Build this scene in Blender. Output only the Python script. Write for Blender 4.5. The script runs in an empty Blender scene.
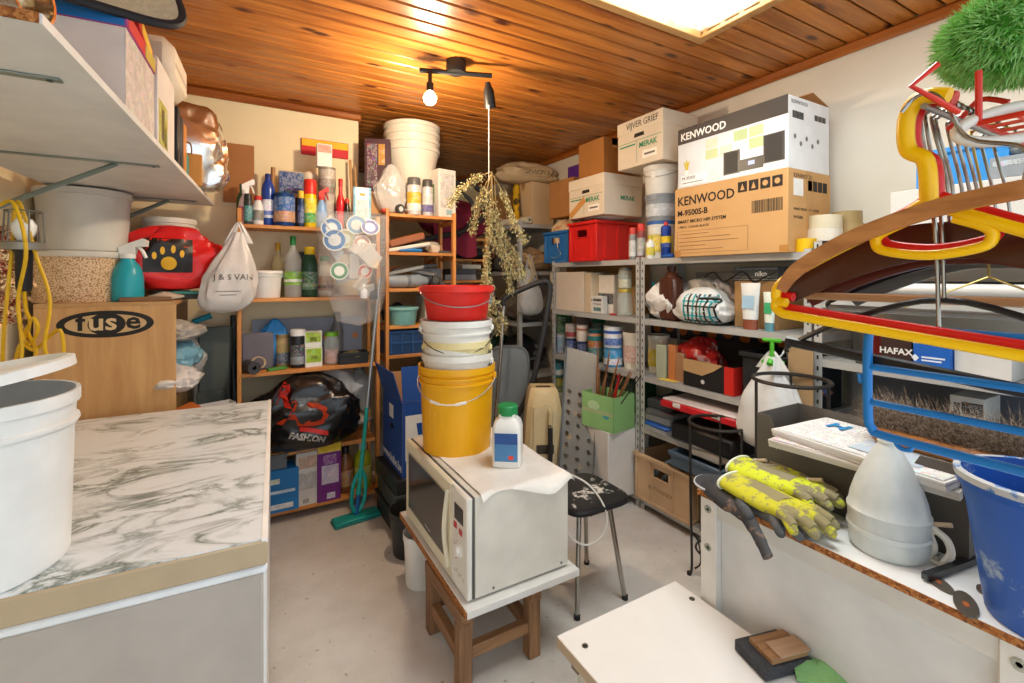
import bpy, bmesh, math, random
from mathutils import Vector, Matrix, Euler, noise
PI = math.pi
SC = bpy.context.scene
C = SC.collection
RND = random.Random(7)

# ---------------------------------------------------------------- camera, world, exposure
EYE = 1.5                      # eye height in metres
FPX, UC, VC = 468.0, 512.0, 277.0
YAW = math.atan(268 / 468.0)   # room axes: +Y runs along the long right wall, +X towards that wall
cd = bpy.data.cameras.new('camera'); cam = bpy.data.objects.new('camera', cd); C.objects.link(cam)
cd.sensor_fit = 'HORIZONTAL'; cd.sensor_width = 36.0; cd.lens = 36.0 * FPX / 1024
cd.shift_y = -(341.5 - VC) / 1024.0
cd.clip_start = 0.02; cd.clip_end = 60
cam.location = (0, 0, EYE); cam.rotation_euler = (PI / 2, 0, -YAW)
SC.camera = cam
w = bpy.data.worlds.new('daylight'); SC.world = w; w.use_nodes = True
w.node_tree.nodes['Background'].inputs[0].default_value = (0.80, 0.91, 1.0, 1)
w.node_tree.nodes['Background'].inputs[1].default_value = 1.45
vs = SC.view_settings
vs.view_transform = 'Standard'; vs.look = 'None'; vs.exposure = 0.2; vs.gamma = 1.0; vs.use_curve_mapping = False
SC.cycles.use_denoising = True
sl = bpy.data.lights.new('skylight_daylight', 'AREA'); sl.shape = 'RECTANGLE'; sl.size = 1.5; sl.size_y = 1.7; sl.energy = 115; sl.color = (.86, .94, 1.0)
slo = bpy.data.objects.new('skylight_daylight', sl); C.objects.link(slo); slo.location = (1.48, .975, 3.05)   # daylight outside the skylight, facing down through its pane
SC.cycles.max_bounces = 10; SC.cycles.diffuse_bounces = 6; SC.cycles.transparent_max_bounces = 24
SC.cycles.sample_clamp_indirect = 6.0

# ---------------------------------------------------------------- layout helpers (metres, room axes)
FW = (math.sin(YAW), math.cos(YAW)); RT = (math.cos(YAW), -math.sin(YAW))
def ray(u, v):
    a = (u - UC) / FPX
    return (FW[0] + a * RT[0], FW[1] + a * RT[1], -(v - VC) / FPX)
def onz(u, v, z):
    r = ray(u, v); d = (z - EYE) / r[2]
    return Vector((r[0] * d, r[1] * d, z))
def onx(u, v, x):
    r = ray(u, v); d = x / r[0]
    return Vector((x, r[1] * d, EYE + r[2] * d))
def ony(u, v, y):
    r = ray(u, v); d = y / r[1]
    return Vector((r[0] * d, y, EYE + r[2] * d))
def ond(u, v, d):
    r = ray(u, v)
    return Vector((r[0] * d, r[1] * d, EYE + r[2] * d))
def SY(u0, u1, vt, y, zb):
    """a thing standing at depth y on height zb: centre x, width across the line of sight, height"""
    r = ray((u0 + u1) / 2, vt); d = y / r[1]
    return r[0] * d, (u1 - u0) / FPX * d, EYE + r[2] * d - zb
def SX(u0, u1, vt, x, zb):
    r = ray((u0 + u1) / 2, vt); d = x / r[0]
    return r[1] * d, (u1 - u0) / FPX * d, EYE + r[2] * d - zb

# ---------------------------------------------------------------- materials
def lin(h):
    if isinstance(h, tuple): return h
    h = h.lstrip('#'); o = []
    for i in (0, 2, 4):
        c = int(h[i:i + 2], 16) / 255
        o.append(c / 12.92 if c <= .04045 else ((c + .055) / 1.055) ** 2.4)
    return tuple(o)
MATS = {}
def newmat(name):
    m = bpy.data.materials.new(name); m.use_nodes = True
    nt = m.node_tree
    return m, nt, nt.nodes['Principled BSDF']
def N(nt, t, **kw):
    n = nt.nodes.new(t)
    for k, v in kw.items():
        if k.startswith('i_'): n.inputs[k[2:].replace('_', ' ')].default_value = v
        else: setattr(n, k, v)
    return n
def ramp(nt, stops):
    n = nt.nodes.new('ShaderNodeValToRGB'); e = n.color_ramp.elements
    while len(e) < len(stops): e.new(.5)
    for k, (p, c) in enumerate(stops):
        e[k].position = p; c = lin(c); e[k].color = (c[0], c[1], c[2], 1)
    return n
def m(col, rough=.5, metal=0.0, alpha=1.0, trans=0.0, var=.07, sc=9.0, bump=0.0, dirt=None, damt=.45, spec=.4):
    """a plain coloured surface with slight procedural mottling; dirt = a second colour in worn patches"""
    key = (col, rough, metal, alpha, trans, var, sc, bump, dirt, damt, spec)
    if key in MATS: return MATS[key]
    mt, nt, b = newmat('surface_%03d' % len(MATS)); L = nt.links
    tc = N(nt, 'ShaderNodeTexCoord'); nz = N(nt, 'ShaderNodeTexNoise', i_Scale=sc, i_Detail=4.0)
    L.new(tc.outputs['Object'], nz.inputs['Vector'])
    c = lin(col)
    lo = tuple(x * (1 - var) for x in c); hi = tuple(min(1, x * (1 + var)) for x in c)
    r = ramp(nt, [(.3, lo), (.7, hi)]); L.new(nz.outputs['Fac'], r.inputs['Fac'])
    out = r.outputs['Color']
    if dirt:
        n2 = N(nt, 'ShaderNodeTexNoise', i_Scale=sc * 1.7, i_Detail=6.0, i_Roughness=.7)
        L.new(tc.outputs['Object'], n2.inputs['Vector'])
        r2 = ramp(nt, [(damt, (1, 1, 1)), (damt + .06, (0, 0, 0))]); L.new(n2.outputs['Fac'], r2.inputs['Fac'])
        mx = N(nt, 'ShaderNodeMixRGB'); L.new(r2.outputs['Color'], mx.inputs['Fac'])
        L.new(out, mx.inputs['Color1']); d = lin(dirt); mx.inputs['Color2'].default_value = (d[0], d[1], d[2], 1)
        out = mx.outputs['Color']
    L.new(out, b.inputs['Base Color'])
    b.inputs['Roughness'].default_value = rough; b.inputs['Metallic'].default_value = metal
    b.inputs['Alpha'].default_value = alpha; b.inputs['Transmission Weight'].default_value = trans
    b.inputs['Specular IOR Level'].default_value = spec
    if bump:
        n3 = N(nt, 'ShaderNodeTexNoise', i_Scale=sc * 4, i_Detail=5.0); L.new(tc.outputs['Object'], n3.inputs['Vector'])
        bp = N(nt, 'ShaderNodeBump', i_Strength=bump, i_Distance=.01); L.new(n3.outputs['Fac'], bp.inputs['Height'])
        L.new(bp.outputs['Normal'], b.inputs['Normal'])
    MATS[key] = mt
    return mt
def lm(col, rough=.5, z=170.0, axis='Z'):
    """printed paper: the colour with broken lines of small print and a coloured picture patch"""
    key = ('print', col, rough, z, axis)
    if key in MATS: return MATS[key]
    mt, nt, b = newmat('print_%03d' % len(MATS)); L = nt.links; c = lin(col); lum = .3 * c[0] + .6 * c[1] + .1 * c[2]
    ink = tuple(x * .22 for x in c) if lum > .22 else tuple(.55 + .35 * x for x in c)
    tc = N(nt, 'ShaderNodeTexCoord'); oi = N(nt, 'ShaderNodeObjectInfo'); sp = N(nt, 'ShaderNodeSeparateXYZ'); L.new(tc.outputs['Object'], sp.inputs[0])
    ad = N(nt, 'ShaderNodeVectorMath', operation='ADD'); L.new(tc.outputs['Object'], ad.inputs[0]); L.new(oi.outputs['Random'], ad.inputs[1])
    def math_(op, a, v=None):
        n = N(nt, 'ShaderNodeMath', operation=op); L.new(a, n.inputs[0])
        if v is not None:
            if isinstance(v, float): n.inputs[1].default_value = v
            else: L.new(v, n.inputs[1])
        return n.outputs[0]
    line = math_('LESS_THAN', math_('FRACT', math_('MULTIPLY', sp.outputs[axis], z)), .42)
    mp = N(nt, 'ShaderNodeMapping'); mp.inputs['Scale'].default_value = (260, 260, 90); L.new(ad.outputs[0], mp.inputs['Vector'])
    n1 = N(nt, 'ShaderNodeTexNoise', i_Scale=1.0, i_Detail=1.0); L.new(mp.outputs[0], n1.inputs['Vector']); wd = math_('GREATER_THAN', n1.outputs['Fac'], .47)
    n2 = N(nt, 'ShaderNodeTexNoise', i_Scale=22.0, i_Detail=0.0); L.new(ad.outputs[0], n2.inputs['Vector']); bl = math_('GREATER_THAN', n2.outputs['Fac'], .46)
    mask = math_('MULTIPLY', math_('MULTIPLY', math_('MULTIPLY', line, wd), bl), .8)
    vo = N(nt, 'ShaderNodeTexVoronoi', i_Scale=70.0); L.new(ad.outputs[0], vo.inputs['Vector'])
    pic = math_('MULTIPLY', math_('LESS_THAN', n2.outputs['Fac'], .38), .25)
    m1 = N(nt, 'ShaderNodeMixRGB'); L.new(pic, m1.inputs['Fac']); m1.inputs['Color1'].default_value = (*c, 1); L.new(vo.outputs['Color'], m1.inputs['Color2'])
    m2 = N(nt, 'ShaderNodeMixRGB'); L.new(mask, m2.inputs['Fac']); L.new(m1.outputs['Color'], m2.inputs['Color1']); m2.inputs['Color2'].default_value = (*ink, 1)
    L.new(m2.outputs['Color'], b.inputs['Base Color']); b.inputs['Roughness'].default_value = rough
    MATS[key] = mt
    return mt
def wood(c0, c1, axis=0, scale=3.0, rough=.45, knots=None, rnd=True, ring=14.0):
    key = ('wood', c0, c1, axis, scale, rough, knots, rnd, ring)
    if key in MATS: return MATS[key]
    mt, nt, b = newmat('wood_%03d' % len(MATS)); L = nt.links
    tc = N(nt, 'ShaderNodeTexCoord'); oi = N(nt, 'ShaderNodeObjectInfo')
    ad = N(nt, 'ShaderNodeVectorMath', operation='ADD'); L.new(tc.outputs['Object'], ad.inputs[0])
    mu = N(nt, 'ShaderNodeMath', operation='MULTIPLY'); L.new(oi.outputs['Random'], mu.inputs[0]); mu.inputs[1].default_value = 37.0
    if rnd: L.new(mu.outputs[0], ad.inputs[1])
    mp = N(nt, 'ShaderNodeMapping'); s = [scale * ring] * 3; s[axis] = scale; mp.inputs['Scale'].default_value = s
    L.new(ad.outputs[0], mp.inputs['Vector'])
    nz = N(nt, 'ShaderNodeTexNoise', i_Scale=1.0, i_Detail=5.0, i_Roughness=.6, i_Distortion=.6); L.new(mp.outputs[0], nz.inputs['Vector'])
    r = ramp(nt, [(.32, c0), (.68, c1)]); L.new(nz.outputs['Fac'], r.inputs['Fac']); out = r.outputs['Color']
    # plank to plank tone
    hs = N(nt, 'ShaderNodeHueSaturation'); mr = N(nt, 'ShaderNodeMapRange', i_To_Min=.86, i_To_Max=1.12)
    L.new(oi.outputs['Random'], mr.inputs['Value']); L.new(mr.outputs[0], hs.inputs['Value']); L.new(out, hs.inputs['Color']); out = hs.outputs['Color']
    if knots:
        mp2 = N(nt, 'ShaderNodeMapping'); s2 = [9.0, 9.0, 9.0]; s2[axis] = 3.6; mp2.inputs['Scale'].default_value = s2
        L.new(ad.outputs[0], mp2.inputs['Vector'])
        vo = N(nt, 'ShaderNodeTexVoronoi', i_Scale=1.0, i_Randomness=1.0); L.new(mp2.outputs[0], vo.inputs['Vector'])
        rk = ramp(nt, [(.10, (1, 1, 1)), (.22, (0, 0, 0))]); L.new(vo.outputs['Distance'], rk.inputs['Fac'])
        mx = N(nt, 'ShaderNodeMixRGB'); L.new(rk.outputs['Color'], mx.inputs['Fac']); L.new(out, mx.inputs['Color1'])
        k = lin(knots); mx.inputs['Color2'].default_value = (k[0], k[1], k[2], 1); out = mx.outputs['Color']
    L.new(out, b.inputs['Base Color']); b.inputs['Roughness'].default_value = rough
    bp = N(nt, 'ShaderNodeBump', i_Strength=.12, i_Distance=.004); L.new(nz.outputs['Fac'], bp.inputs['Height']); L.new(bp.outputs['Normal'], b.inputs['Normal'])
    MATS[key] = mt
    return mt
def card(c='#b98a58', **k): return m(c, .85, var=.06, sc=5, spec=.1, **k)

# ---------------------------------------------------------------- geometry
class G:
    def __init__(s): s.v = []; s.f = []
    def _a(s, vs, fs):
        o = len(s.v); s.v += [tuple(x) for x in vs]; s.f += [tuple(i + o for i in q) for q in fs]; return s
    def box(s, x0, x1, y0, y1, z0, z1, b=0.0, M=None):
        X, Y, Z = (x0, x1), (y0, y1), (z0, z1)
        if b <= 0:
            vs = [(X[i], Y[j], Z[k]) for i in (0, 1) for j in (0, 1) for k in (0, 1)]
            fs = [(0, 1, 3, 2), (4, 6, 7, 5), (0, 4, 5, 1), (2, 3, 7, 6), (0, 2, 6, 4), (1, 5, 7, 3)]
        else:
            b = min(b, .49 * min(abs(x1 - x0), abs(y1 - y0), abs(z1 - z0)))
            vs = []; idx = {}
            for i in (0, 1):
                for j in (0, 1):
                    for k in (0, 1):
                        for ax in range(3):
                            p = [X[i], Y[j], Z[k]]
                            for q, e in enumerate((i, j, k)):
                                if q != ax: p[q] += b * (1 - 2 * e)
                            idx[i, j, k, ax] = len(vs); vs.append(p)
            fs = []
            for ax in range(3):
                a1, a2 = [q for q in range(3) if q != ax]
                for e in (0, 1):
                    c = []
                    for t1, t2 in ((0, 0), (1, 0), (1, 1), (0, 1)):
                        q = [0, 0, 0]; q[ax] = e; q[a1] = t1; q[a2] = t2; c.append(idx[q[0], q[1], q[2], ax])
                    fs.append(c)
                for t1 in (0, 1):
                    for t2 in (0, 1):
                        c = []
                        for e, fa in ((0, a1), (1, a1), (1, a2), (0, a2)):
                            q = [0, 0, 0]; q[ax] = e; q[a1] = t1; q[a2] = t2; c.append(idx[q[0], q[1], q[2], fa])
                        fs.append(c)
            for i in (0, 1):
                for j in (0, 1):
                    for k in (0, 1): fs.append([idx[i, j, k, a] for a in range(3)])
        if M is not None: vs = [M @ Vector(p) for p in vs]
        return s._a(vs, fs)
    def cbox(s, c, d, b=0.0, rot=None):
        M = Matrix.Translation(c) @ (Euler(rot).to_matrix().to_4x4() if rot else Matrix())
        return s.box(-d[0] / 2, d[0] / 2, -d[1] / 2, d[1] / 2, -d[2] / 2, d[2] / 2, b, M)
    def lathe(s, prof, seg=24, c=(0, 0, 0), M=None, sx=1.0, sy=1.0):
        vs = []; fs = []; prev = None
        for r, z in prof:
            if r <= 1e-6: cur = [len(vs)]; vs.append((0, 0, z))
            else:
                cur = list(range(len(vs), len(vs) + seg))
                vs += [(r * sx * math.cos(2 * PI * k / seg), r * sy * math.sin(2 * PI * k / seg), z) for k in range(seg)]
            if prev:
                for k in range(seg):
                    a, b_, c_, d = prev[k % len(prev)], prev[(k + 1) % len(prev)], cur[(k + 1) % len(cur)], cur[k % len(cur)]
                    q = []
                    for i in (a, b_, c_, d):
                        if i not in q: q.append(i)
                    if len(q) > 2: fs.append(q)
            prev = cur
        vs = [Vector(p) for p in vs]
        if M is not None: vs = [M @ p for p in vs]
        return s._a([p + Vector(c) for p in vs], fs)
    def tube(s, pts, r, seg=8, closed=False, sm=0, cap=True, flat=1.0):
        pts = [Vector(p) for p in pts]
        if sm: pts = spline(pts, sm, closed)
        n = len(pts); rr = r if isinstance(r, (list, tuple)) else [r] * n
        if len(rr) != n: rr = [rr[min(len(rr) - 1, int(i * len(rr) / n))] for i in range(n)]
        tan = []
        for i in range(n):
            a = pts[i - 1] if (i > 0 or closed) else pts[i]; b_ = pts[(i + 1) % n] if (i < n - 1 or closed) else pts[i]
            t = (b_ - a); tan.append(t.normalized() if t.length > 1e-9 else Vector((0, 0, 1)))
        nrm = tan[0].orthogonal().normalized(); vs = []
        for i in range(n):
            nrm = (nrm - tan[i] * nrm.dot(tan[i])); nrm = nrm.normalized() if nrm.length > 1e-6 else tan[i].orthogonal().normalized()
            bi = tan[i].cross(nrm)
            for k in range(seg):
                a = 2 * PI * k / seg; vs.append(pts[i] + (nrm * math.cos(a) + bi * math.sin(a) * flat) * rr[i])
        fs = []
        for i in range(n if closed else n - 1):
            for k in range(seg):
                j = (i + 1) % n
                fs.append((i * seg + k, i * seg + (k + 1) % seg, j * seg + (k + 1) % seg, j * seg + k))
        if cap and not closed: fs += [tuple(range(seg)), tuple((n - 1) * seg + k for k in range(seg))]
        return s._a(vs, fs)
    def prism(s, poly, y0, y1, M=None):
        """polygon in x,z extruded along y"""
        n = len(poly); vs = [(p[0], y0, p[1]) for p in poly] + [(p[0], y1, p[1]) for p in poly]
        fs = [tuple(range(n)), tuple(range(n, 2 * n))] + [(k, (k + 1) % n, n + (k + 1) % n, n + k) for k in range(n)]
        if M is not None: vs = [M @ Vector(p) for p in vs]
        return s._a(vs, fs)
    def grid(s, fn, nu, nv, wrap=False):
        vs = [fn(i / (nu if wrap else nu - 1), j / (nv - 1)) for i in range(nu) for j in range(nv)]
        fs = []
        for i in range(nu if wrap else nu - 1):
            for j in range(nv - 1):
                i2 = (i + 1) % nu; fs.append((i * nv + j, i2 * nv + j, i2 * nv + j + 1, i * nv + j + 1))
        return s._a(vs, fs)
    def slab(s, fn, nu, nv, t):
        """a grid surface given thickness t downwards"""
        n = nu * nv
        up = [Vector(fn(i / (nu - 1), j / (nv - 1))) for i in range(nu) for j in range(nv)]
        fs = []
        for i in range(nu - 1):
            for j in range(nv - 1):
                a, b_, c_, d = i * nv + j, (i + 1) * nv + j, (i + 1) * nv + j + 1, i * nv + j + 1
                fs += [(a, b_, c_, d), (n + d, n + c_, n + b_, n + a)]
        rim = [j for j in range(nv)] + [i * nv + nv - 1 for i in range(1, nu)] + [(nu - 1) * nv + j for j in range(nv - 2, -1, -1)] + [i * nv for i in range(nu - 2, 0, -1)]
        for k in range(len(rim)):
            a, b_ = rim[k], rim[(k + 1) % len(rim)]; fs.append((a, b_, n + b_, n + a))
        return s._a(up + [p - Vector((0, 0, t)) for p in up], fs)
    def mesh(s, smooth=38, fix=True):
        me = bpy.data.meshes.new('shape'); me.from_pydata(s.v, [], s.f)
        if fix:
            b = bmesh.new(); b.from_mesh(me); bmesh.ops.recalc_face_normals(b, faces=b.faces); b.to_mesh(me); b.free()
        if smooth:
            me.polygons.foreach_set('use_smooth', [True] * len(me.polygons)); me.set_sharp_from_angle(angle=math.radians(smooth))
        return me
def spline(p, k=6, closed=False):
    n = len(p); out = []
    for i in range(n if closed else n - 1):
        g = lambda j: p[j % n] if closed else p[max(0, min(n - 1, j))]
        a, b, c, d = g(i - 1), g(i), g(i + 1), g(i + 2)
        for q in range(k):
            t = q / k
            out.append(.5 * ((2 * b) + (c - a) * t + (2 * a - 5 * b + 4 * c - d) * t * t + (3 * b - a - 3 * c + d) * t ** 3))
    if not closed: out.append(p[-1])
    return out
def obj(name, g, mat, parent=None, smooth=38, fix=True):
    me = g.mesh(smooth, fix) if isinstance(g, G) else g
    me.name = name
    if mat is not None and not me.materials: me.materials.append(mat)
    o = bpy.data.objects.new(name, me); C.objects.link(o)
    if parent is not None: o.parent = parent
    return o
def thing(name, label, cat, loc=(0, 0, 0), rz=0.0, group=None, rot=None):
    o = bpy.data.objects.new(name, None); C.objects.link(o); o.empty_display_size = .05
    o.location = loc; o.rotation_euler = rot if rot else (0, 0, rz)
    o['label'] = label; o['category'] = cat
    if group: o['group'] = group
    return o
def tag(o, label, cat, loc=None, rz=None, group=None, rot=None):
    o['label'] = label; o['category'] = cat
    if group: o['group'] = group
    if loc is not None: o.location = loc
    if rz is not None: o.rotation_euler = (0, 0, rz)
    if rot is not None: o.rotation_euler = rot
    return o
def struct(name, g, mat, parent=None, smooth=30):
    o = obj(name, g, mat, parent, smooth)
    if parent is None: o['kind'] = 'structure'
    return o
def txt(parent, s, size, loc, face='-y', mat=None, name='lettering', rot=0.0, xs=1.0, align='LEFT', bold=0.0):
    """writing laid flat on a face of the thing (face = the side it is read from)"""
    cu = bpy.data.curves.new('writing', 'FONT'); cu.body = s; cu.size = size; cu.align_x = align; cu.resolution_u = 2
    cu.offset = bold; cu.extrude = .0004
    t = bpy.data.objects.new('writing', cu); me = bpy.data.meshes.new_from_object(t)
    bpy.data.objects.remove(t); bpy.data.curves.remove(cu)
    A = {'-y': (PI / 2, 0, 0), '+x': (PI / 2, 0, PI / 2), '-x': (PI / 2, 0, -PI / 2), '+y': (PI / 2, 0, PI), 'top': (0, 0, 0)}[face]
    me.transform(Matrix.Translation(loc) @ Euler(A).to_matrix().to_4x4() @ Matrix.Rotation(rot, 4, 'Z') @ Matrix.Diagonal((xs, 1, 1, 1)))
    return obj(name, me, mat or m('#141414', .6), parent)
def dup(t, loc, rz=None, label=None):
    r = t.copy(); C.objects.link(r); r.location = loc
    if rz is not None: r.rotation_euler = (0, 0, rz)
    if label: r['label'] = label
    for ch in list(t.children):
        c = ch.copy(); C.objects.link(c); c.parent = r
        for g in ch.children:
            d = g.copy(); C.objects.link(d); d.parent = c
    return r
NX = -PI / 2          # things on the right-hand racks face the room (-X)
SK = math.radians(-2.85)   # the left wall and what stands along it are slightly out of square
def nz3(p, s=1.0, seed=0.0): return noise.noise(Vector((p[0] * s + seed, p[1] * s - seed * .7, p[2] * s + seed * 1.3)))
# ================================================================ the room
LWX = lambda y: -.885 + (y - 3.27) * .055       # left wall
RWX, BWY, RWY, CZ = 2.66, 3.5, 5.2, 2.68
m_cream = m('#ecdcb6', .9, var=.05, sc=3, bump=.15); m_cream2 = m('#e3dccd', .9, var=.05, sc=2.5, bump=.12)
def floor_mat():
    mt, nt, b = newmat('painted_concrete'); L = nt.links
    tc = N(nt, 'ShaderNodeTexCoord')
    n1 = N(nt, 'ShaderNodeTexNoise', i_Scale=2.2, i_Detail=8.0, i_Roughness=.65); L.new(tc.outputs['Object'], n1.inputs['Vector'])
    r1 = ramp(nt, [(.3, '#bab5ac'), (.5, '#cbc7c0'), (.72, '#d8d6d2')]); L.new(n1.outputs['Fac'], r1.inputs['Fac'])
    n2 = N(nt, 'ShaderNodeTexNoise', i_Scale=34.0, i_Detail=3.0); L.new(tc.outputs['Object'], n2.inputs['Vector'])
    r2 = ramp(nt, [(.27, (.35, .3, .25)), (.33, (1, 1, 1))]); L.new(n2.outputs['Fac'], r2.inputs['Fac'])
    mx = N(nt, 'ShaderNodeMixRGB', blend_type='MULTIPLY'); mx.inputs['Fac'].default_value = .7
    L.new(r1.outputs['Color'], mx.inputs['Color1']); L.new(r2.outputs['Color'], mx.inputs['Color2'])
    L.new(mx.outputs['Color'], b.inputs['Base Color'])
    b.inputs['Roughness'].default_value = .5
    bp = N(nt, 'ShaderNodeBump', i_Strength=.1, i_Distance=.01); L.new(n1.outputs['Fac'], bp.inputs['Height']); L.new(bp.outputs['Normal'], b.inputs['Normal'])
    return mt
struct('floor', G().box(-1.2, 2.9, -.8, 5.4, -.08, 0), floor_mat())
def prism_xy(g, poly, z0, z1):
    n = len(poly); return g._a([(p[0], p[1], z0) for p in poly] + [(p[0], p[1], z1) for p in poly],
        [tuple(range(n)), tuple(range(n, 2 * n))] + [(k, (k + 1) % n, n + (k + 1) % n, n + k) for k in range(n)])
struct('wall_left', prism_xy(G(), [(LWX(-.8), -.8), (LWX(BWY), BWY), (LWX(BWY) - .12, BWY), (LWX(-.8) - .12, -.8)], 0, 2.8), m_cream)
struct('wall_back', G().box(-1.05, .72, BWY, BWY + .1, 0, 2.8).box(.62, .72, BWY + .1, RWY, 0, 2.8), m_cream)
struct('wall_rear', G().box(.62, RWX, RWY, RWY + .1, 0, 2.8), m_cream)
struct('wall_right', G().box(RWX, RWX + .12, -.8, RWY + .1, 0, 2.8), m_cream2)
# ceiling of varnished boards running across the room, with a skylight
SKX0, SKX1, SKY0, SKY1 = 1.02, 1.94, .42, 1.53
m_plank = wood('#98521a', '#cb8339', 0, 1.6, .34, knots='#4a1f08', ring=11)
ceil = bpy.data.objects.new('ceiling', None); C.objects.link(ceil); ceil['kind'] = 'structure'
cg = G()
for a in ((-.95, SKX0 - .03, -.8, RWY), (SKX1 + .03, RWX, -.8, RWY), (SKX0 - .03, SKX1 + .03, -.8, SKY0 - .03), (SKX0 - .03, SKX1 + .03, SKY1 + .03, RWY)):
    cg.box(a[0], a[1], a[2], a[3], CZ + .02, CZ + .06)
obj('backing', cg, m('#3a1c0a', .9), ceil)
PW = .096; shared = {}
y = -.8
while y < RWY - .01:
    segs = [(-.95, RWX)]
    if y + PW > SKY0 and y < SKY1: segs = [(-.95, SKX0), (SKX1, RWX)]
    if y > BWY + .02: segs = [(.72, RWX)]
    for a, b in segs:
        key = (round(a, 3), round(b, 3))
        if key not in shared:
            shared[key] = G().box(0, b - a, .0045, PW - .0045, 0, .022, .006).mesh(30); shared[key].materials.append(m_plank)
        o = obj('plank', shared[key], None, ceil); o.location = (a, y, CZ)
    y += PW
m_trim = wood('#7d3f12', '#a9622a', 1, 1.5, .35); m_trimx = wood('#7d3f12', '#a9622a', 0, 1.5, .35)
struct('trim_1', G().box(RWX - .028, RWX, -.8, RWY, 2.625, CZ, .012), m_trim)
struct('trim_2', G().box(-.86, .74, BWY - .03, BWY, 2.625, CZ, .012), m_trimx)
struct('trim_3', G().box(.74, RWX - .03, RWY - .03, RWY, 2.625, CZ, .012), m_trimx)
struct('trim_4', G().box(.715, .745, BWY, RWY - .03, 2.625, CZ, .012), m_trim)
# skylight: timber lining, clouded weathered pane
sk = bpy.data.objects.new('window_1', None); C.objects.link(sk); sk['kind'] = 'structure'
m_lin = wood('#b7834a', '#d3a468', 0, 2, .5)
for q, a in enumerate(((SKX0 - .05, SKX1 + .05, SKY1, SKY1 + .045), (SKX0 - .05, SKX1 + .05, SKY0 - .045, SKY0), (SKX0 - .045, SKX0, SKY0, SKY1), (SKX1, SKX1 + .045, SKY0, SKY1))):
    obj('window_frame', G().box(a[0], a[1], a[2], a[3], CZ - .012, CZ + .12, .004), m_lin, sk)
def pane_mat():
    mt, nt, b = newmat('clouded_pane'); L = nt.links
    tc = N(nt, 'ShaderNodeTexCoord'); n1 = N(nt, 'ShaderNodeTexNoise', i_Scale=5.0, i_Detail=9.0, i_Roughness=.75, i_Distortion=1.2)
    L.new(tc.outputs['Object'], n1.inputs['Vector'])
    r = ramp(nt, [(.36, '#b9b09c'), (.50, '#f4f2ee'), (.6, '#ffffff')]); L.new(n1.outputs['Fac'], r.inputs['Fac'])
    tr = N(nt, 'ShaderNodeBsdfTranslucent'); L.new(r.outputs['Color'], tr.inputs['Color'])
    tp = N(nt, 'ShaderNodeBsdfTransparent'); L.new(r.outputs['Color'], tp.inputs['Color'])
    mx = N(nt, 'ShaderNodeMixShader'); mx.inputs[0].default_value = .75
    L.new(tr.outputs[0], mx.inputs[1]); L.new(tp.outputs[0], mx.inputs[2]); L.new(mx.outputs[0], nt.nodes['Material Output'].inputs[0])
    return mt
obj('pane', G().box(SKX0, SKX1, SKY0, SKY1, CZ + .022, CZ + .028), pane_mat(), sk)
# small flag plaque on the back wall
fl = thing('flag_plaque', 'small yellow and red striped plaque fixed high on the cream wall', 'plaque', (0, BWY - .002, 0))
a, b = ony(301, 138, BWY), ony(348, 157, BWY)
obj('panel', G().box(a.x, b.x, -.012, 0, b.z - .02, a.z, .002), m('#c8202a', .6), fl)
obj('stripe', G().box(a.x + .004, b.x - .004, -.015, -.011, (a.z + b.z) / 2 - .005, a.z - .004), m('#f2b71d', .6), fl)

# ---------------------------------------------------------------- ceiling spotlight bar with a lit bulb
lp = thing('spotlight_bar', 'black two-spot ceiling bar with one bare glowing bulb', 'lamp', (0, 0, 0))
m_blk = m('#1b1a19', .45); B1 = onz(430, 97, 2.47); B2 = onz(487, 88, 2.55)
q0 = Vector((B1.x - .05, B1.y + .03, 2.615)); q1 = Vector((B2.x + .02, B2.y - .02, 2.615))
obj('bar', G().tube([q0, q1], .014, 8), m_blk, lp)
mid = (q0 + q1) / 2
obj('ceiling_rose', G().lathe([(0, 0), (.05, 0), (.055, .02), (.055, .066), (0, .066)], 24, (mid.x, mid.y, 2.614)), m_blk, lp)
obj('lamp_arm', G().tube([(B1.x, B1.y, 2.615), (B1.x, B1.y, 2.53)], .011, 8).lathe([(0, 0), (.019, 0), (.019, .045), (0, .05)], 16, (B1.x, B1.y, 2.50)), m_blk, lp)
em = bpy.data.materials.new('lit_bulb'); em.use_nodes = True; nt = em.node_tree; e = nt.nodes.new('ShaderNodeEmission')
e.inputs[0].default_value = (1, .72, .38, 1); e.inputs[1].default_value = 30; nt.links.new(e.outputs[0], nt.nodes['Material Output'].inputs[0])
obj('bulb', G().lathe([(0, -.034), (.02, -.031), (.034, -.012), (.036, .004), (.028, .022), (.014, .04), (.013, .05), (0, .05)], 24, (B1.x, B1.y, 2.462)), em, lp)
M = Matrix.Translation((B2.x, B2.y, 2.615)) @ Euler((math.radians(12), math.radians(-14), 0)).to_matrix().to_4x4()
obj('spot_head', G().lathe([(0, -.03), (.014, -.03), (.018, -.05), (.03, -.075), (.032, -.17), (.026, -.17), (.024, -.09), (0, -.085)], 20, M=M), m_blk, lp)
li = bpy.data.lights.new('bulb_light', 'POINT'); li.energy = 40; li.color = (1, .80, .55); li.shadow_soft_size = .04
lo = bpy.data.objects.new('bulb_light', li); C.objects.link(lo); lo.location = (B1.x, B1.y, 2.40); lo.parent = lp
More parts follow.
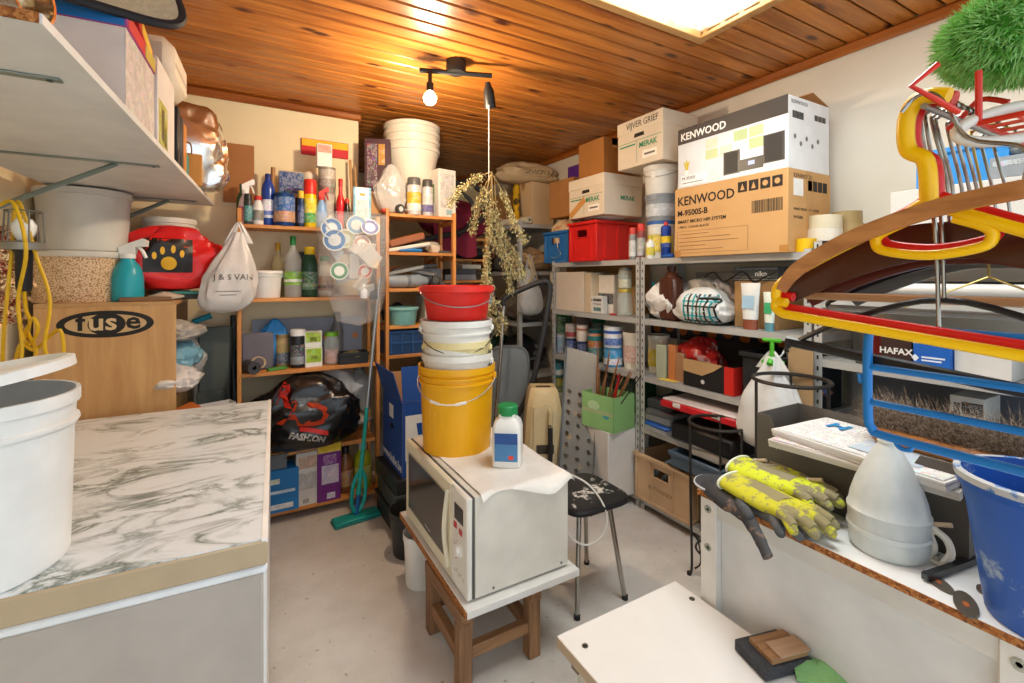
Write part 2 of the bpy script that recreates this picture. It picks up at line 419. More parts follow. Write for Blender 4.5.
# ================================================================ makers of repeated kinds of thing
def turn(t, part, prof, mat, seg=22, **k): return obj(part, G().lathe(prof, seg, **k), mat, t)
def band(t, part, r, z0, z1, mat, seg=22, e=.0012, arc=None):
    g = G()
    if arc is None: g.lathe([(r - .001, z0), (r + e, z0), (r + e, z1), (r - .001, z1)], seg)
    else:
        n = 10; a0, a1 = arc
        f = lambda i, j: ((r + e) * math.cos(a0 + (a1 - a0) * i), (r + e) * math.sin(a0 + (a1 - a0) * i), z0 + (z1 - z0) * j)
        g.grid(f, n, 2)
    return obj(part, g, mat, t)
FA = (-PI + .25, -.25)      # arc of a label that faces the room (local -Y)
def tin(label, loc, r, h, body, lab, lid='#c9c9c6', cat='paint tin', lab2=None, stripe=None, name='paint_tin', group=None):
    t = thing(name, label, cat, loc, 0, group)
    turn(t, 'body', [(0, 0), (r * .97, 0), (r, .004), (r, h - .006), (r * 1.02, h - .003), (r * 1.02, h), (r * .9, h), (r * .88, h - .006), (0, h - .006)], m(body, .35, .3))
    turn(t, 'lid', [(0, h - .0055), (r * .84, h - .0055), (r * .86, h - .001), (r * .6, h - .002), (0, h - .002)], m(lid, .3, .7))
    b = band(t, 'paper_label', r, h * .12, h * .88, lm(lab, .5))
    if lab2: band(b, 'label_band', r + .0008, h * .12, h * .45, lm(lab2, .5))
    if stripe: band(b, 'label_stripe', r + .0012, h * .66, h * .8, m(stripe, .5))
    return t
def bottle(label, loc, r, h, body, cap, lab=None, alpha=1.0, neck=.35, sh=.62, cat='bottle', name='bottle', lab2=None, sx=1.0, liquid=None, lz=(.15, .5), capw=None, group=None, rz=0.0):
    t = thing(name, label, cat, loc, rz, group); hn = h * .9; cw = capw or neck * 1.15
    turn(t, 'body', [(0, 0), (r * .9, 0), (r, h * .03), (r, h * sh), (r * .86, h * (sh + .08)), (r * neck, h * (sh + .2)), (r * neck, hn), (0, hn)], m(body, .25, alpha=alpha), sy=sx)
    turn(t, 'cap', [(0, hn - h * .05), (r * cw, hn - h * .05), (r * cw, h * .985), (r * cw * .85, h), (0, h)], m(cap, .4), 16)
    if liquid: turn(t, 'liquid', [(0, .004), (r * .86, .004), (r * .95, h * .04), (r * .95, h * .45), (0, h * .45)], m(liquid, .2), sy=sx)
    if lab:
        b = band(t, 'paper_label', r, h * lz[0], h * lz[1], lm(lab, .5)) if sx == 1.0 else obj('paper_label', G().lathe([(r + .001, h * lz[0]), (r + .001, h * lz[1])], 22, sy=sx), lm(lab, .5), t)
        if lab2: band(b, 'label_band', r + .0012, h * (lz[0] + .05), h * (lz[0] + .3 * (lz[1] - lz[0]) + .03), lm(lab2, .5))
    return t
def aerosol(label, loc, r, h, body, cap, lab=None, lab2=None, cat='spray can', name='aerosol_can', capr=.92, caph=.2, lz=(.1, .6), group=None):
    t = thing(name, label, cat, loc, 0, group); hc = h * (1 - caph)
    turn(t, 'body', [(0, 0), (r * .95, 0), (r, .005), (r, hc - .012), (r * .93, hc - .002), (r * .7, hc + .004), (0, hc + .004)], m(body, .3, .25))
    turn(t, 'cap', [(0, hc - .002), (r * capr, hc - .002), (r * capr, h - .006), (r * capr * .9, h), (0, h)], m(cap, .4))
    if lab:
        b = band(t, 'paper_label', r, h * lz[0], h * lz[1], lm(lab, .45))
        if lab2: band(b, 'label_band', r + .001, h * lz[0], h * (lz[0] + .4 * (lz[1] - lz[0])), lm(lab2, .45))
    return t
def sprayer(label, loc, r, h, body, head, trig, lab=None, rz=0.0, cat='spray bottle', name='spray_bottle', alpha=1.0):
    t = thing(name, label, cat, loc, rz); hb = h * .68
    turn(t, 'body', [(0, 0), (r * .92, 0), (r, .006), (r * .98, hb * .55), (r * .8, hb * .78), (r * .42, hb * .95), (r * .4, hb), (0, hb)], m(body, .3, alpha=alpha))
    turn(t, 'collar', [(0, hb - .004), (r * .5, hb - .004), (r * .5, hb + h * .06), (0, hb + h * .06)], m(head, .4), 16)
    g = G().prism([(-r * .5, hb + h * .06), (r * .45, hb + h * .06), (r * .5, hb + h * .17), (-r * 1.0, h * .985), (-r * 1.25, h * .95), (-r * 1.2, h * .86), (-r * .55, hb + h * .17)], -r * .3, r * .3)
    obj('spray_head', g, m(head, .4), t)
    obj('trigger', G().tube([(-r * .6, 0, hb + h * .19), (-r * .95, 0, hb + h * .1), (-r * 1.15, 0, hb + h * .0)], r * .13, 6), m(trig, .4), t)
    if lab: band(t, 'paper_label', r * .99, hb * .1, hb * .55, lm(lab, .5))
    return t
def jar(label, loc, r, h, lid, fill=None, cat='jar', name='glass_jar'):
    t = thing(name, label, cat, loc)
    turn(t, 'glass', [(0, 0), (r * .93, 0), (r, .006), (r, h * .72), (r * .82, h * .84), (r * .82, h * .93), (r * .78, h * .93), (r * .78, h * .84), (r * .95, h * .71), (r * .95, .008), (0, .008)], m('#dfe9e2', .04, alpha=.2, spec=.8))
    turn(t, 'lid', [(0, h * .88), (r * .88, h * .88), (r * .88, h), (0, h)], m(lid, .3, .4))
    if fill: turn(t, 'contents', [(0, .01), (r * .9, .01), (r * .9, h * .45), (0, h * .42)], m(fill, .8, sc=60, var=.3))
    return t
def bucket(label, loc, r, h, col, taper=.84, lid=None, handle=None, hang=0.5, cat='bucket', name='plastic_bucket', rz=0.0, alpha=1.0, rings=2, open_=True, dirt=None, grip=None, lab=None, group=None, rot=None, hside=-1):
    t = thing(name, label, cat, loc, rz, group, rot); rb = r * taper
    R = lambda z: rb + (r * .955 - rb) * z / h
    pr = [(0, 0), (rb * .97, 0), (rb, .005)]
    zs = h * .80
    pr += [(R(zs - .012), zs - .012)]
    for k in range(rings):
        z0 = zs + k * h * .07; pr += [(R(z0) + .001, z0), (R(z0) + .009, z0 + .002), (R(z0) + .009, z0 + .010), (R(z0) + .001, z0 + .012)]
    pr += [(R(h) + .001, h - .03), (r, h - .028), (r, h), (r * .955, h)]
    if open_ and not lid: pr += [(r * .95, h - .01), (rb * .96, .008), (0, .008)]
    else: pr += [(r * .95, h - .004), (0, h - .004)]
    turn(t, 'body', pr, m(col, .4, alpha=alpha, dirt=dirt, damt=.36), 32)
    if lid: turn(t, 'lid', [(r * 1.0, h - .016), (r * 1.035, h - .016), (r * 1.035, h + .004), (r * .98, h + .008), (r * .93, h + .003), (0, h + .003)], m(lid, .4), 32)
    if handle:
        rr = r * 1.03; zz = h * .87; pts = []
        for k in range(15):
            a = PI * k / 14; up = math.sin(a) * r * 1.05
            pts.append((rr * math.cos(a), hside * math.sin(hang) * up, zz + math.cos(hang) * up))
        hd = obj('handle', G().tube(pts, .0026, 6), m(handle, .35, .6), t)
        if grip:
            p = pts[5:10]; obj('grip', G().tube(p, .009, 8), m(grip, .4), hd)
        obj('handle_lug', G().cbox((rr - .006, 0, zz), (.016, .03, .03), .004), m(col, .4), t); obj('handle_lug', G().cbox((-rr + .006, 0, zz), (.016, .03, .03), .004), m(col, .4), t)
    if lab: band(t, 'paper_label', R(h * .35) + .002, h * .18, h * .66, lm(lab, .5), 24, .002, FA)
    return t
def shell(w, d, h, th=.004):
    g = G(); x, y = w / 2, d / 2
    return g.box(-x, x, -y, y, 0, th).box(-x, x, -y, -y + th, th, h).box(-x, x, y - th, y, th, h).box(-x, -x + th, -y + th, y - th, th, h).box(x - th, x, -y + th, y - th, th, h)
def carton(label, loc, w, d, h, col='#b98a58', rz=0.0, flaps=None, tape=True, cat='box', name='cardboard_box', group=None, tapecol='#c9a06a', rot=None):
    """flaps: None = closed and taped, else angles of the front, back, left and right flap (0 = closed, radians)"""
    t = thing(name, label, cat, loc, rz, group, rot); mt = card(col)
    if flaps is None:
        obj('body', G().box(-w / 2, w / 2, -d / 2, d / 2, 0, h, .003), mt, t)
        if tape:
            obj('tape', G().box(-w / 2 - .0008, w / 2 + .0008, -.024, .024, h - .05, h + .0008).box(-w / 2 - .0008, -w / 2, -.024, .024, h - .07, h).box(w / 2, w / 2 + .0008, -.024, .024, h - .07, h), m(tapecol, .35), t)
            obj('flap_seam', G().box(-w / 2, w / 2, -.0008, .0008, h, h + .0012), m('#6f4d2b', .9), t)
    else:
        obj('body', shell(w, d, h), mt, t)
        L = min(d, w) * .48
        for k, a in enumerate(flaps):
            if a is None: continue
            if k < 2:
                s = -1 if k == 0 else 1; M_ = Matrix.Translation((0, s * d / 2, h)) @ Matrix.Rotation(-s * a, 4, 'X')
                g = G().box(-w / 2, w / 2, 0 if s < 0 else -d * .48, d * .48 if s < 0 else 0, 0, .004, M=M_)
            else:
                s = -1 if k == 2 else 1; M_ = Matrix.Translation((s * w / 2, 0, h)) @ Matrix.Rotation(s * a, 4, 'Y')
                g = G().box(0 if s < 0 else -L, L if s < 0 else 0, -d / 2, d / 2, 0, .004, M=M_)
            obj('flap', g, mt, t)
    return t
def crate(label, loc, w, d, h, col, rz=0.0, cat='crate', name='plastic_crate', holes=True, ribs=True, lidlip=.02, group=None, flare=1.0):
    t = thing(name, label, cat, loc, rz, group); mt = m(col, .45); th = .004; g = G(); x, y = w / 2 - lidlip, d / 2 - lidlip
    hw, hz0, hz1 = (min(.06, w * .18), h * .62, h * .8) if holes else (0, 0, 0)
    g.box(-x, x, -y, y, 0, th).box(-x, x, y - th, y, th, h).box(-x, -x + th, -y + th, y - th, th, h).box(x - th, x, -y + th, y - th, th, h)
    if holes: g.box(-x, -hw, -y, -y + th, th, h).box(hw, x, -y, -y + th, th, h).box(-hw, hw, -y, -y + th, th, hz0).box(-hw, hw, -y, -y + th, hz1, h)
    else: g.box(-x, x, -y, -y + th, th, h)
    obj('body', g, mt, t)
    r = G(); X, Y = w / 2, d / 2
    r.box(-X, X, -Y, -y + .002, h - .022, h, .003).box(-X, X, y - .002, Y, h - .022, h, .003).box(-X, -x + .002, -y, y, h - .022, h, .003).box(x - .002, X, -y, y, h - .022, h, .003)
    obj('rim', r, mt, t)
    if ribs:
        b = G()
        for sx in (-1, 1):
            b.box(sx * x - .012, sx * x + .012, -y - .008, -y + .004, 0, h - .02, .003)
            b.box(sx * (hw + .03) - .004, sx * (hw + .03) + .004, -y - .007, -y, 0, h - .02)
        b.box(-x, x, -y - .008, -y, 0, .02, .003)
        for sy in (-.6, 0, .6): b.box(x, x + .008, sy * y - .006, sy * y + .006, 0, h - .02)
        b.box(x, x + .008, -y, y, 0, .02)
        obj('rib', b, mt, t)
    if holes: obj('grip_frame', G().box(-hw - .008, hw + .008, -y - .009, -y + .004, hz0 - .008, hz0, .002).box(-hw - .008, -hw, -y - .009, -y + .004, hz0, hz1).box(hw, hw + .008, -y - .009, -y + .004, hz0, hz1), mt, t)
    return t
def crumple(w, d, h, seed, amp=.12, fr=4.0, seg=44, rings=28, flat=.55, top=.35, pinch=1.0):
    """a slumped sack: closed surface broken into creased facets, flat underside"""
    g = G(); seg = max(seg, 44); rings = max(rings, 28); sv = Vector((seed * 3.1, seed * 1.7, seed))
    def f(i, j):
        a = 2 * PI * i; z = j
        pr = (math.sin(PI * min(1, max(0, z)) ** .7)) ** flat if 0 < z < 1 else 0.0
        if z > .5: pr *= 1 - (z - .5) * 2 * (1 - top) * pinch * .8
        ca, sa = math.cos(a), math.sin(a); ex = .78   # squarish plan
        x, y_ = math.copysign(abs(ca) ** ex, ca) * pr, math.copysign(abs(sa) ** ex, sa) * pr
        q = Vector((ca * 1.1, sa * 1.1, z * 2.0)) * fr * .42 + sv
        ds = noise.voronoi(q)[0]; cr = .42 - min(.9, ds[1] - ds[0])
        n2 = noise.noise(q * .8); n3 = noise.noise(q * 2.7)
        k = 1 + amp * .95 * cr + amp * 1.1 * n2 + amp * .3 * n3
        zz = z + amp * (.5 * n2 + .35 * cr) * math.sin(PI * z)
        return (x * k * w / 2, y_ * k * d / 2, max(0, zz) * h)
    g.grid(f, seg, rings, wrap=True)
    return g
def sack(label, loc, w, d, h, mat, seed=1.0, cat='bag', name='plastic_bag', rz=0.0, amp=.14, fr=4.6, rot=None, group=None, top=.35, flat=.5):
    return tag(obj(name, crumple(w, d, h, seed, amp * 1.5, fr, top=top, flat=flat), mat, None, 32), label, cat, loc, rz if rot is None else None, group, rot)
def wrap(o, target, off=.002, ax='Y', sign=1):
    """lay flat print onto a bulging surface"""
    k = o.modifiers.new('cling', 'SHRINKWRAP'); k.target = target; k.wrap_method = 'PROJECT'; k.use_negative_direction = False; k.use_positive_direction = True
    k.use_project_x = k.use_project_z = False; setattr(k, 'use_project_' + ax.lower(), True); k.offset = off; k.wrap_mode = 'ABOVE_SURFACE'
    return o
def slabthing(label, loc, w, d, h, col, cat='box', name='flat_box', rz=0.0, rough=.5, b=.003, rot=None, group=None):
    return tag(obj(name, G().box(-w / 2, w / 2, -d / 2, d / 2, 0, h, b), m(col, rough)), label, cat, loc, rz if rot is None else None, group, rot)
def pack(label, loc, w, d, h, col, rz=0.0, front=None, side=None, cat='box', name='product_box', rough=.5, rot=None):
    """a printed packet: body, and printed panels slightly proud of the front: (x0,x1,z0,z1,colour) in shares of the face"""
    t = thing(name, label, cat, loc, rz, None, rot)
    obj('body', G().box(-w / 2, w / 2, -d / 2, d / 2, 0, h, .002), m(col, rough), t)
    for a in front or []:
        obj('print', G().box((a[0] - .5) * w, (a[1] - .5) * w, -d / 2 - .0009, -d / 2, a[2] * h, a[3] * h), lm(a[4], rough), t)
    for a in side or []:
        obj('print', G().box(-w / 2 - .0009, -w / 2, (.5 - a[1]) * d, (.5 - a[0]) * d, a[2] * h, a[3] * h) if (len(a) > 5) else G().box(w / 2, w / 2 + .0009, (a[0] - .5) * d, (a[1] - .5) * d, a[2] * h, a[3] * h), lm(a[4], rough), t)
    return t

# ================================================================ left side: freezer, wall shelf, cabinet
def marble():
    mt, nt, b = newmat('marble_laminate'); L = nt.links
    tc = N(nt, 'ShaderNodeTexCoord'); mp = N(nt, 'ShaderNodeMapping'); mp.inputs['Scale'].default_value = (2.2, 4.6, 1); mp.inputs['Rotation'].default_value = (0, 0, -.35)
    L.new(tc.outputs['Object'], mp.inputs['Vector'])
    n1 = N(nt, 'ShaderNodeTexNoise', i_Scale=1.7, i_Detail=9.0, i_Roughness=.62, i_Distortion=.9); L.new(mp.outputs[0], n1.inputs['Vector'])
    s1 = N(nt, 'ShaderNodeMath', operation='SUBTRACT'); s1.inputs[1].default_value = .5; L.new(n1.outputs['Fac'], s1.inputs[0])
    a1 = N(nt, 'ShaderNodeMath', operation='ABSOLUTE'); L.new(s1.outputs[0], a1.inputs[0])
    r = ramp(nt, [(0, '#5f6d69'), (.012, '#8d9995'), (.035, '#c9d2d4'), (.075, '#e4ebf0')]); L.new(a1.outputs[0], r.inputs['Fac'])
    n2 = N(nt, 'ShaderNodeTexNoise', i_Scale=1.1, i_Detail=4.0); L.new(mp.outputs[0], n2.inputs['Vector'])
    r2 = ramp(nt, [(.42, (0, 0, 0)), (.60, (1, 1, 1))]); L.new(n2.outputs['Fac'], r2.inputs['Fac'])
    mx = N(nt, 'ShaderNodeMixRGB'); L.new(r2.outputs['Color'], mx.inputs['Fac']); L.new(r.outputs['Color'], mx.inputs['Color1']); c = lin('#e3eaef'); mx.inputs['Color2'].default_value = (*c, 1)
    L.new(mx.outputs['Color'], b.inputs['Base Color']); b.inputs['Roughness'].default_value = .28
    return mt
FRZ = .85; fc = Vector((.081, 2.05, 0)) + Vector((-.40 * math.cos(SK), -.40 * math.sin(SK), 0))
fz = thing('chest_freezer', 'long chest freezer with a white marble-veined lid', 'freezer', fc, SK)
FWD, FLN = .80, 1.466
obj('body', G().box(-FWD / 2, FWD / 2 - .002, -FLN / 2 + .003, FLN / 2, 0.03, FRZ - .085, .006), m('#b3aaa2', .45), fz)  # taupe body has the shade of the end face put into its colour
obj('side_panel', G().box(FWD / 2 - .0025, FWD / 2 + .004, -FLN / 2 + .008, FLN / 2 - .004, .035, FRZ - .09), m('#e4e2de', .35), fz)
obj('plinth', G().box(-FWD / 2 + .03, FWD / 2 - .03, -FLN / 2 + .04, FLN / 2 - .03, 0, .032), m('#2a2a2a', .6), fz)
obj('lid_seal', G().box(-FWD / 2, FWD / 2 + .006, -FLN / 2 - .004, FLN / 2, FRZ - .086, FRZ - .066, .005), m('#e9edf0', .35), fz)
ld = obj('lid', G().box(-FWD / 2 - .004, FWD / 2 + .006, -FLN / 2 - .008, FLN / 2 + .004, FRZ - .064, FRZ - .003, .004), m('#b9a587', .45), fz)
obj('lid_surface', G().box(-FWD / 2, FWD / 2 - .006, -FLN / 2 - .002, FLN / 2 - .002, FRZ - .006, FRZ), marble(), ld)
obj('edge_strip', G().box(FWD / 2 - .0065, FWD / 2 + .0075, -FLN / 2 - .006, FLN / 2 + .004, FRZ - .008, FRZ + .002), m('#f3f2ef', .35), ld)

# white bucket with a lid lying askew
p = onz(-34, 574, FRZ)
t = bucket('large white bucket with its lid tilted open on the freezer', (p.x, p.y, FRZ), .186, .385, '#e9e9e6', .9, rings=1, rz=.4)
Ml = Matrix.Translation((-.01, .03, .405)) @ Euler((math.radians(-4), math.radians(-9), 0)).to_matrix().to_4x4()
obj('lid', G().lathe([(.19, 0), (.196, 0), (.196, .022), (.185, .026), (.175, .012), (0, .012), (0, .008), (.178, .008)], 36, M=Ml), m('#ededea', .4), t)

# ---- wall shelf on brackets
SHZ = 1.935
sh = thing('wall_shelf', 'deep white laminated shelf on grey steel brackets along the left wall', 'shelf', (0, 0, 0))
def sx_front(y): return -.301 + (y - 1.10) * (.141 / 2.296)
poly = [(sx_front(1.10), 1.10), (sx_front(3.40), 3.40), (LWX(3.40) + .09, 3.40), (LWX(1.10) + .09, 1.10)]
obj('board', prism_xy(G(), poly, SHZ, SHZ + .018), m('#dcdcd8', .4), sh)
def chip_mat():
    mt, nt, b = newmat('chipboard'); L = nt.links
    tc = N(nt, 'ShaderNodeTexCoord'); vo = N(nt, 'ShaderNodeTexVoronoi', i_Scale=160.0); L.new(tc.outputs['Object'], vo.inputs['Vector'])
    r = ramp(nt, [(0, '#5e2f10'), (.45, '#9a5a26'), (1, '#c48a4c')]); L.new(vo.outputs['Color'], r.inputs['Fac']); L.new(r.outputs['Color'], b.inputs['Base Color'])
    b.inputs['Roughness'].default_value = .9
    bp = N(nt, 'ShaderNodeBump', i_Strength=.6, i_Distance=.003); L.new(vo.outputs['Distance'], bp.inputs['Height']); L.new(bp.outputs['Normal'], b.inputs['Normal'])
    return mt
m_chip = chip_mat()
obj('raw_edge', prism_xy(G(), [(sx_front(1.10) - .004, 1.097), (sx_front(1.10) - .004, 1.101), (LWX(1.1) + .09, 1.101), (LWX(1.1) + .09, 1.097)], SHZ, SHZ + .018), m_chip, sh)
m_brk = m('#8f9a92', .4, .5)
for (u, v) in ((62, 80), (160, 166), (197, 201)):
    tip = onz(u, v, SHZ); wx = LWX(tip.y); L_ = tip.x - wx
    br = obj('bracket', G().box(wx + .002, tip.x, tip.y - .014, tip.y + .014, SHZ - .005, SHZ - .0005, .002).box(wx + .001, wx + .006, tip.y - .014, tip.y + .014, SHZ - .33, SHZ - .003, .002), m_brk, sh)
    obj('brace', G().tube([(wx + .004, tip.y, SHZ - .31), (wx + L_ * .8, tip.y, SHZ - .006)], .016, 6, flat=.35), m_brk, br)
    obj('screw', G().lathe([(0, 0), (.006, 0), (.006, .002), (0, .003)], 10, M=Matrix.Translation((tip.x - .02, tip.y, SHZ - .006)) @ Matrix.Rotation(PI, 4, 'X')), m('#55605c', .4, .6), br)
ST = SHZ + .018
# things on the wall shelf, nearest first
t = thing('copper_lamp', 'shiny copper and gold cylinder lying on the shelf end', 'lamp', (sx_front(1.22) - .16, 1.22, ST + .058), 0, None, (PI / 2, 0, math.radians(70)))
obj('body', G().lathe([(0, -.14), (.05, -.14), (.056, -.13), (.056, .09), (.05, .11), (.05, .13), (.044, .13), (.04, .1), (0, .1)], 28), m('#b9a07c', .16, .95, dirt='#efe9df', damt=.46, sc=4), t)
obj('ring', G().lathe([(.0565, -.05), (.06, -.045), (.06, -.03), (.0565, -.025)], 28), m('#d0c6b8', .15, .95), t)
# mesh screen with black piping, leaning over the shelf front
t = thing('sun_shade', 'beige mesh panel with thick black piped edge leaning over the boxes', 'screen', (-.37, 1.66, ST + .40), 0, None, (math.radians(64), math.radians(-6), math.radians(28)))
n = 40; ol = []
for k in range(n):
    a = 2 * PI * k / n; c_, s_ = math.cos(a), math.sin(a)
    ol.append((math.copysign(abs(c_) ** .45, c_) * .21, math.copysign(abs(s_) ** .45, s_) * .16, 0))
g = G(); g._a([(x, y_, -.006) for x, y_, _ in ol] + [(x, y_, .006) for x, y_, _ in ol], [tuple(range(n)), tuple(range(n, 2 * n))] + [(k, (k + 1) % n, n + (k + 1) % n, n + k) for k in range(n)])
obj('panel', g, m('#cbbd9c', .8, sc=90, var=.12, bump=.4), t); obj('piping', G().tube(ol, .013, 8, True), m('#26262a', .6), t)
# cartons
cx = lambda y, w: sx_front(y) - w / 2 - .012
t = pack('white box printed with pale wooden planks under a board game', (cx(1.78, .26), 1.80, ST), .26, .34, .225, '#ddd2cb', SK, None, [(0, 1, 0, 1, '#d9cdc6'), (.30, .305, .4, .98, '#7a6a60'), (.62, .628, 0, .98, '#a89a92'), (.1, .26, .52, .53, '#8b7a70')])
t['category'] = 'box'
t = thing('board_game', 'flat pink, blue and red game box on the plank-printed box', 'game box', (cx(1.78, .26), 1.80, ST + .226), SK)
obj('box', G().box(-.135, .135, -.165, .165, 0, .045, .002), m('#b04a86', .45), t)
obj('print', G().box(-.10, .128, -.1665, -.165, .004, .041), m('#1f6fb5', .45), t)
obj('print', G().box(.135, .1362, -.16, .02, .003, .042), m('#d8212c', .45), t); obj('print', G().box(.135, .1362, .03, .16, .003, .042), m('#c9b24a', .45), t)
t = thing('game_box', 'red game box with yellow trim resting on the pink one', 'game box', (cx(1.84, .24), 1.86, ST + .272), SK + .08)
obj('box', G().box(-.12, .12, -.15, .15, 0, .05, .002), m('#cf2027', .4), t); obj('print', G().box(.12, .1212, -.1, .12, .008, .042), m('#e9c640', .4), t); obj('print', G().box(-.08, .1, -.1512, -.15, .006, .044), m('#7f3b2f', .5), t)
t = pack('white box with a green plant photograph on its side', (cx(2.16, .24), 2.14, ST), .24, .30, .30, '#ded7d2', SK, None, [(.06, .55, .04, .55, '#b9b44e'), (.20, .36, .10, .48, '#7d5a3c'), (.38, .5, .06, .3, '#d5c23e')])
t = thing('foam_block', 'beige moulded foam block on top of the plant-photo box', 'packaging', (cx(2.24, .24) + .01, 2.34, ST + .29), SK)
obj('body', G().box(-.13, .13, -.17, .17, 0, .17, .035), m('#d9cdbb', .9, bump=.2), t); obj('groove', G().box(.1295, .1315, -.12, .12, .07, .085), m('#c2b5a2', .9), t)
for k, (yy, col, hh, lab) in enumerate(((2.45, '#23252a', .27, 'tall black ring binder beside the plant-photo box'), (2.52, '#2e3036', .25, 'shorter black ring binder behind the tall one'), (2.60, '#c9813c', .24, 'orange folder standing behind the black binders'), (2.66, '#2f8f86', .12, 'short teal folder in front of the silver bag'))):
    t = thing('ring_binder', lab, 'binder', (cx(yy, .25) - .01, yy, ST), SK)
    obj('cover', G().box(-.125, .125, -.03, .03, 0, hh, .004), m(col, .5), t); obj('paper', G().box(-.12, .118, -.024, .024, hh, hh + .002), m('#e8e4da', .8), t)
# silver foil bag and paper bag at the far shelf end
g = crumple(.34, .22, .46, 3.3, .16, 4.2, 48, 36, .26, 1.0)
tag(obj('foil_bag', g, m('#e6e4e2', .2, 1.0, sc=3, var=.08, bump=.2), None, 30), 'large shiny silver foil bag at the far shelf end', 'bag', (sx_front(3.0) - .06, 2.99, ST), .3)
t = thing('paper_bag', 'small brown paper bag with handles in front of the silver bag', 'bag', (sx_front(2.80) - .06, 2.80, ST), .12)
obj('body', G().box(-.075, .075, -.03, .03, 0, .155, .006), card('#c08a4e'), t)
obj('handle', G().tube([(-.04, -.031, .15), (-.04, -.028, .19), (-.01, -.026, .205), (.025, -.028, .20), (.03, -.031, .15)], .006, 6, sm=4, flat=.3), card('#c9965a'), t)
obj('cardboard_sheet', G().box(-.085, .085, -.004, .004, 0, .375), card('#a9764c')); a = ony(239, 200, BWY - .03)
tag(C.objects['cardboard_sheet'], 'brown cardboard sheet leaning upright against the cream back wall', 'cardboard', (a.x - .02, 3.485, ST - .005), 0)
C.objects['cardboard_sheet'].location = (a.x, 3.47, 1.975)

# ---- cabinet with the oval sticker, open towards the shelf unit
CY0, CY1 = 2.87, 3.44; CX0, CX1, CT = -.815, -.296, 1.378
m_oak = wood('#b98a55', '#cda26b', 2, 2.2, .5, ring=9, rnd=False); m_oakx = wood('#b98a55', '#cda26b', 1, 2.2, .5, ring=9, rnd=False)
cb = thing('oak_cabinet', 'light oak side cabinet with an oval black and beige sticker', 'cabinet', (0, 0, 0))
obj('end_panel', G().box(CX0, CX1, CY0, CY0 + .018, 0, CT - .018, .001), m_oak, cb); obj('end_panel', G().box(CX0, CX1, CY1 - .018, CY1, 0, CT - .018), m_oak, cb)
obj('top', G().box(CX0, CX1 + .002, CY0 - .001, CY1, CT - .018, CT, .001), m_oakx, cb)
obj('back_panel', G().box(CX0, CX0 + .01, CY0 + .018, CY1 - .018, 0, CT - .018), m('#8f6a42', .7), cb)
for z in (.08, .50, .88): obj('shelf_board', G().box(CX0 + .01, CX1 - .01, CY0 + .018, CY1 - .018, z, z + .018), m_oakx, cb)
a = ony(56, 326, CY0); b = ony(154, 326, CY0); sc_ = (b.x - a.x) / 2; mx_ = (a.x + b.x) / 2; mz = a.z
def lens(rx, rz_, k=1.0, n=48): return [(math.copysign(abs(math.cos(2 * PI * i / n)) ** k, math.cos(2 * PI * i / n)) * rx, math.sin(2 * PI * i / n) * rz_) for i in range(n)]
st = obj('sticker', G().prism(lens(sc_, sc_ * .355, .92), -.0012, 0), m('#17130f', .4), cb); st.location = (mx_, CY0, mz)
s2_ = obj('sticker_field', G().prism(lens(sc_ * .84, sc_ * .26), -.0018, -.0012), m('#c9a878', .4), st)
s3_ = obj('sticker_disc', G().prism(lens(sc_ * .39, sc_ * .29), -.0023, -.0012), m('#17130f', .4), st)
txt(st, 'f', sc_ * .64, (-sc_ * .62, -.0026, -sc_ * .14), '-y', m('#17130f', .4), bold=.0025, xs=1.1)
txt(st, 'us', sc_ * .64, (-sc_ * .39, -.0028, -sc_ * .15), '-y', m('#d9bd90', .4), bold=.002, xs=1.08)
txt(st, 'e', sc_ * .64, (sc_ * .38, -.0026, -sc_ * .14), '-y', m('#17130f', .4), bold=.0025, xs=1.1)

# ---- on the cabinet
def pellets():
    mt, nt, b = newmat('wood_pellets'); L = nt.links
    tc = N(nt, 'ShaderNodeTexCoord'); vo = N(nt, 'ShaderNodeTexVoronoi', i_Scale=150.0); L.new(tc.outputs['Object'], vo.inputs['Vector'])
    r = ramp(nt, [(0, '#ecd2b4'), (.55, '#e2c29c'), (.95, '#a27c50')]); L.new(vo.outputs['Distance'], r.inputs['Fac'])
    vo.feature = 'F1'; mu = N(nt, 'ShaderNodeMath', operation='MULTIPLY'); mu.inputs[1].default_value = 1.25; L.new(vo.outputs['Distance'], mu.inputs[0]); L.new(mu.outputs[0], r.inputs['Fac'])
    L.new(r.outputs['Color'], b.inputs['Base Color']); b.inputs['Roughness'].default_value = .45
    return mt
px, pw, ph = SY(39, 116, 252, 3.10, CT)
t = thing('pellet_tub', 'clear round tub full of beige litter pellets on the cabinet', 'tub', (px, 3.10, CT))
R_ = pw / 2 * .96; t.location.x += .012
turn(t, 'body', [(0, 0), (R_ * .93, 0), (R_ * .95, .006), (R_ * .97, ph * .9), (0, ph * .9)], pellets(), 40)
turn(t, 'rim', [(R_ * .95, ph * .9), (R_ * 1.0, ph * .88), (R_ * 1.02, ph * .9), (R_ * 1.02, ph * .985), (R_ * .98, ph), (0, ph)], m('#d9d4ca', .4), 40)
qx, qw, qh = SY(36, 118, 192, 3.10, CT + ph)
bucket('frosted white tub standing empty on the pellet tub', (qx + .03, 3.10, CT + ph + .001), qw / 2 * .93, qh, '#d6d2c8', .88, rings=0, alpha=.93, name='frosted_tub', cat='tub')
px, pw, ph = SY(114, 145, 236, 3.06, CT)
sprayer('turquoise spray bottle with a white head on the oak cabinet', (px, 3.02, CT), pw / 2 * .84, ph * .97, '#23a3b5', '#ecece8', '#ecece8', rz=PI * .95)
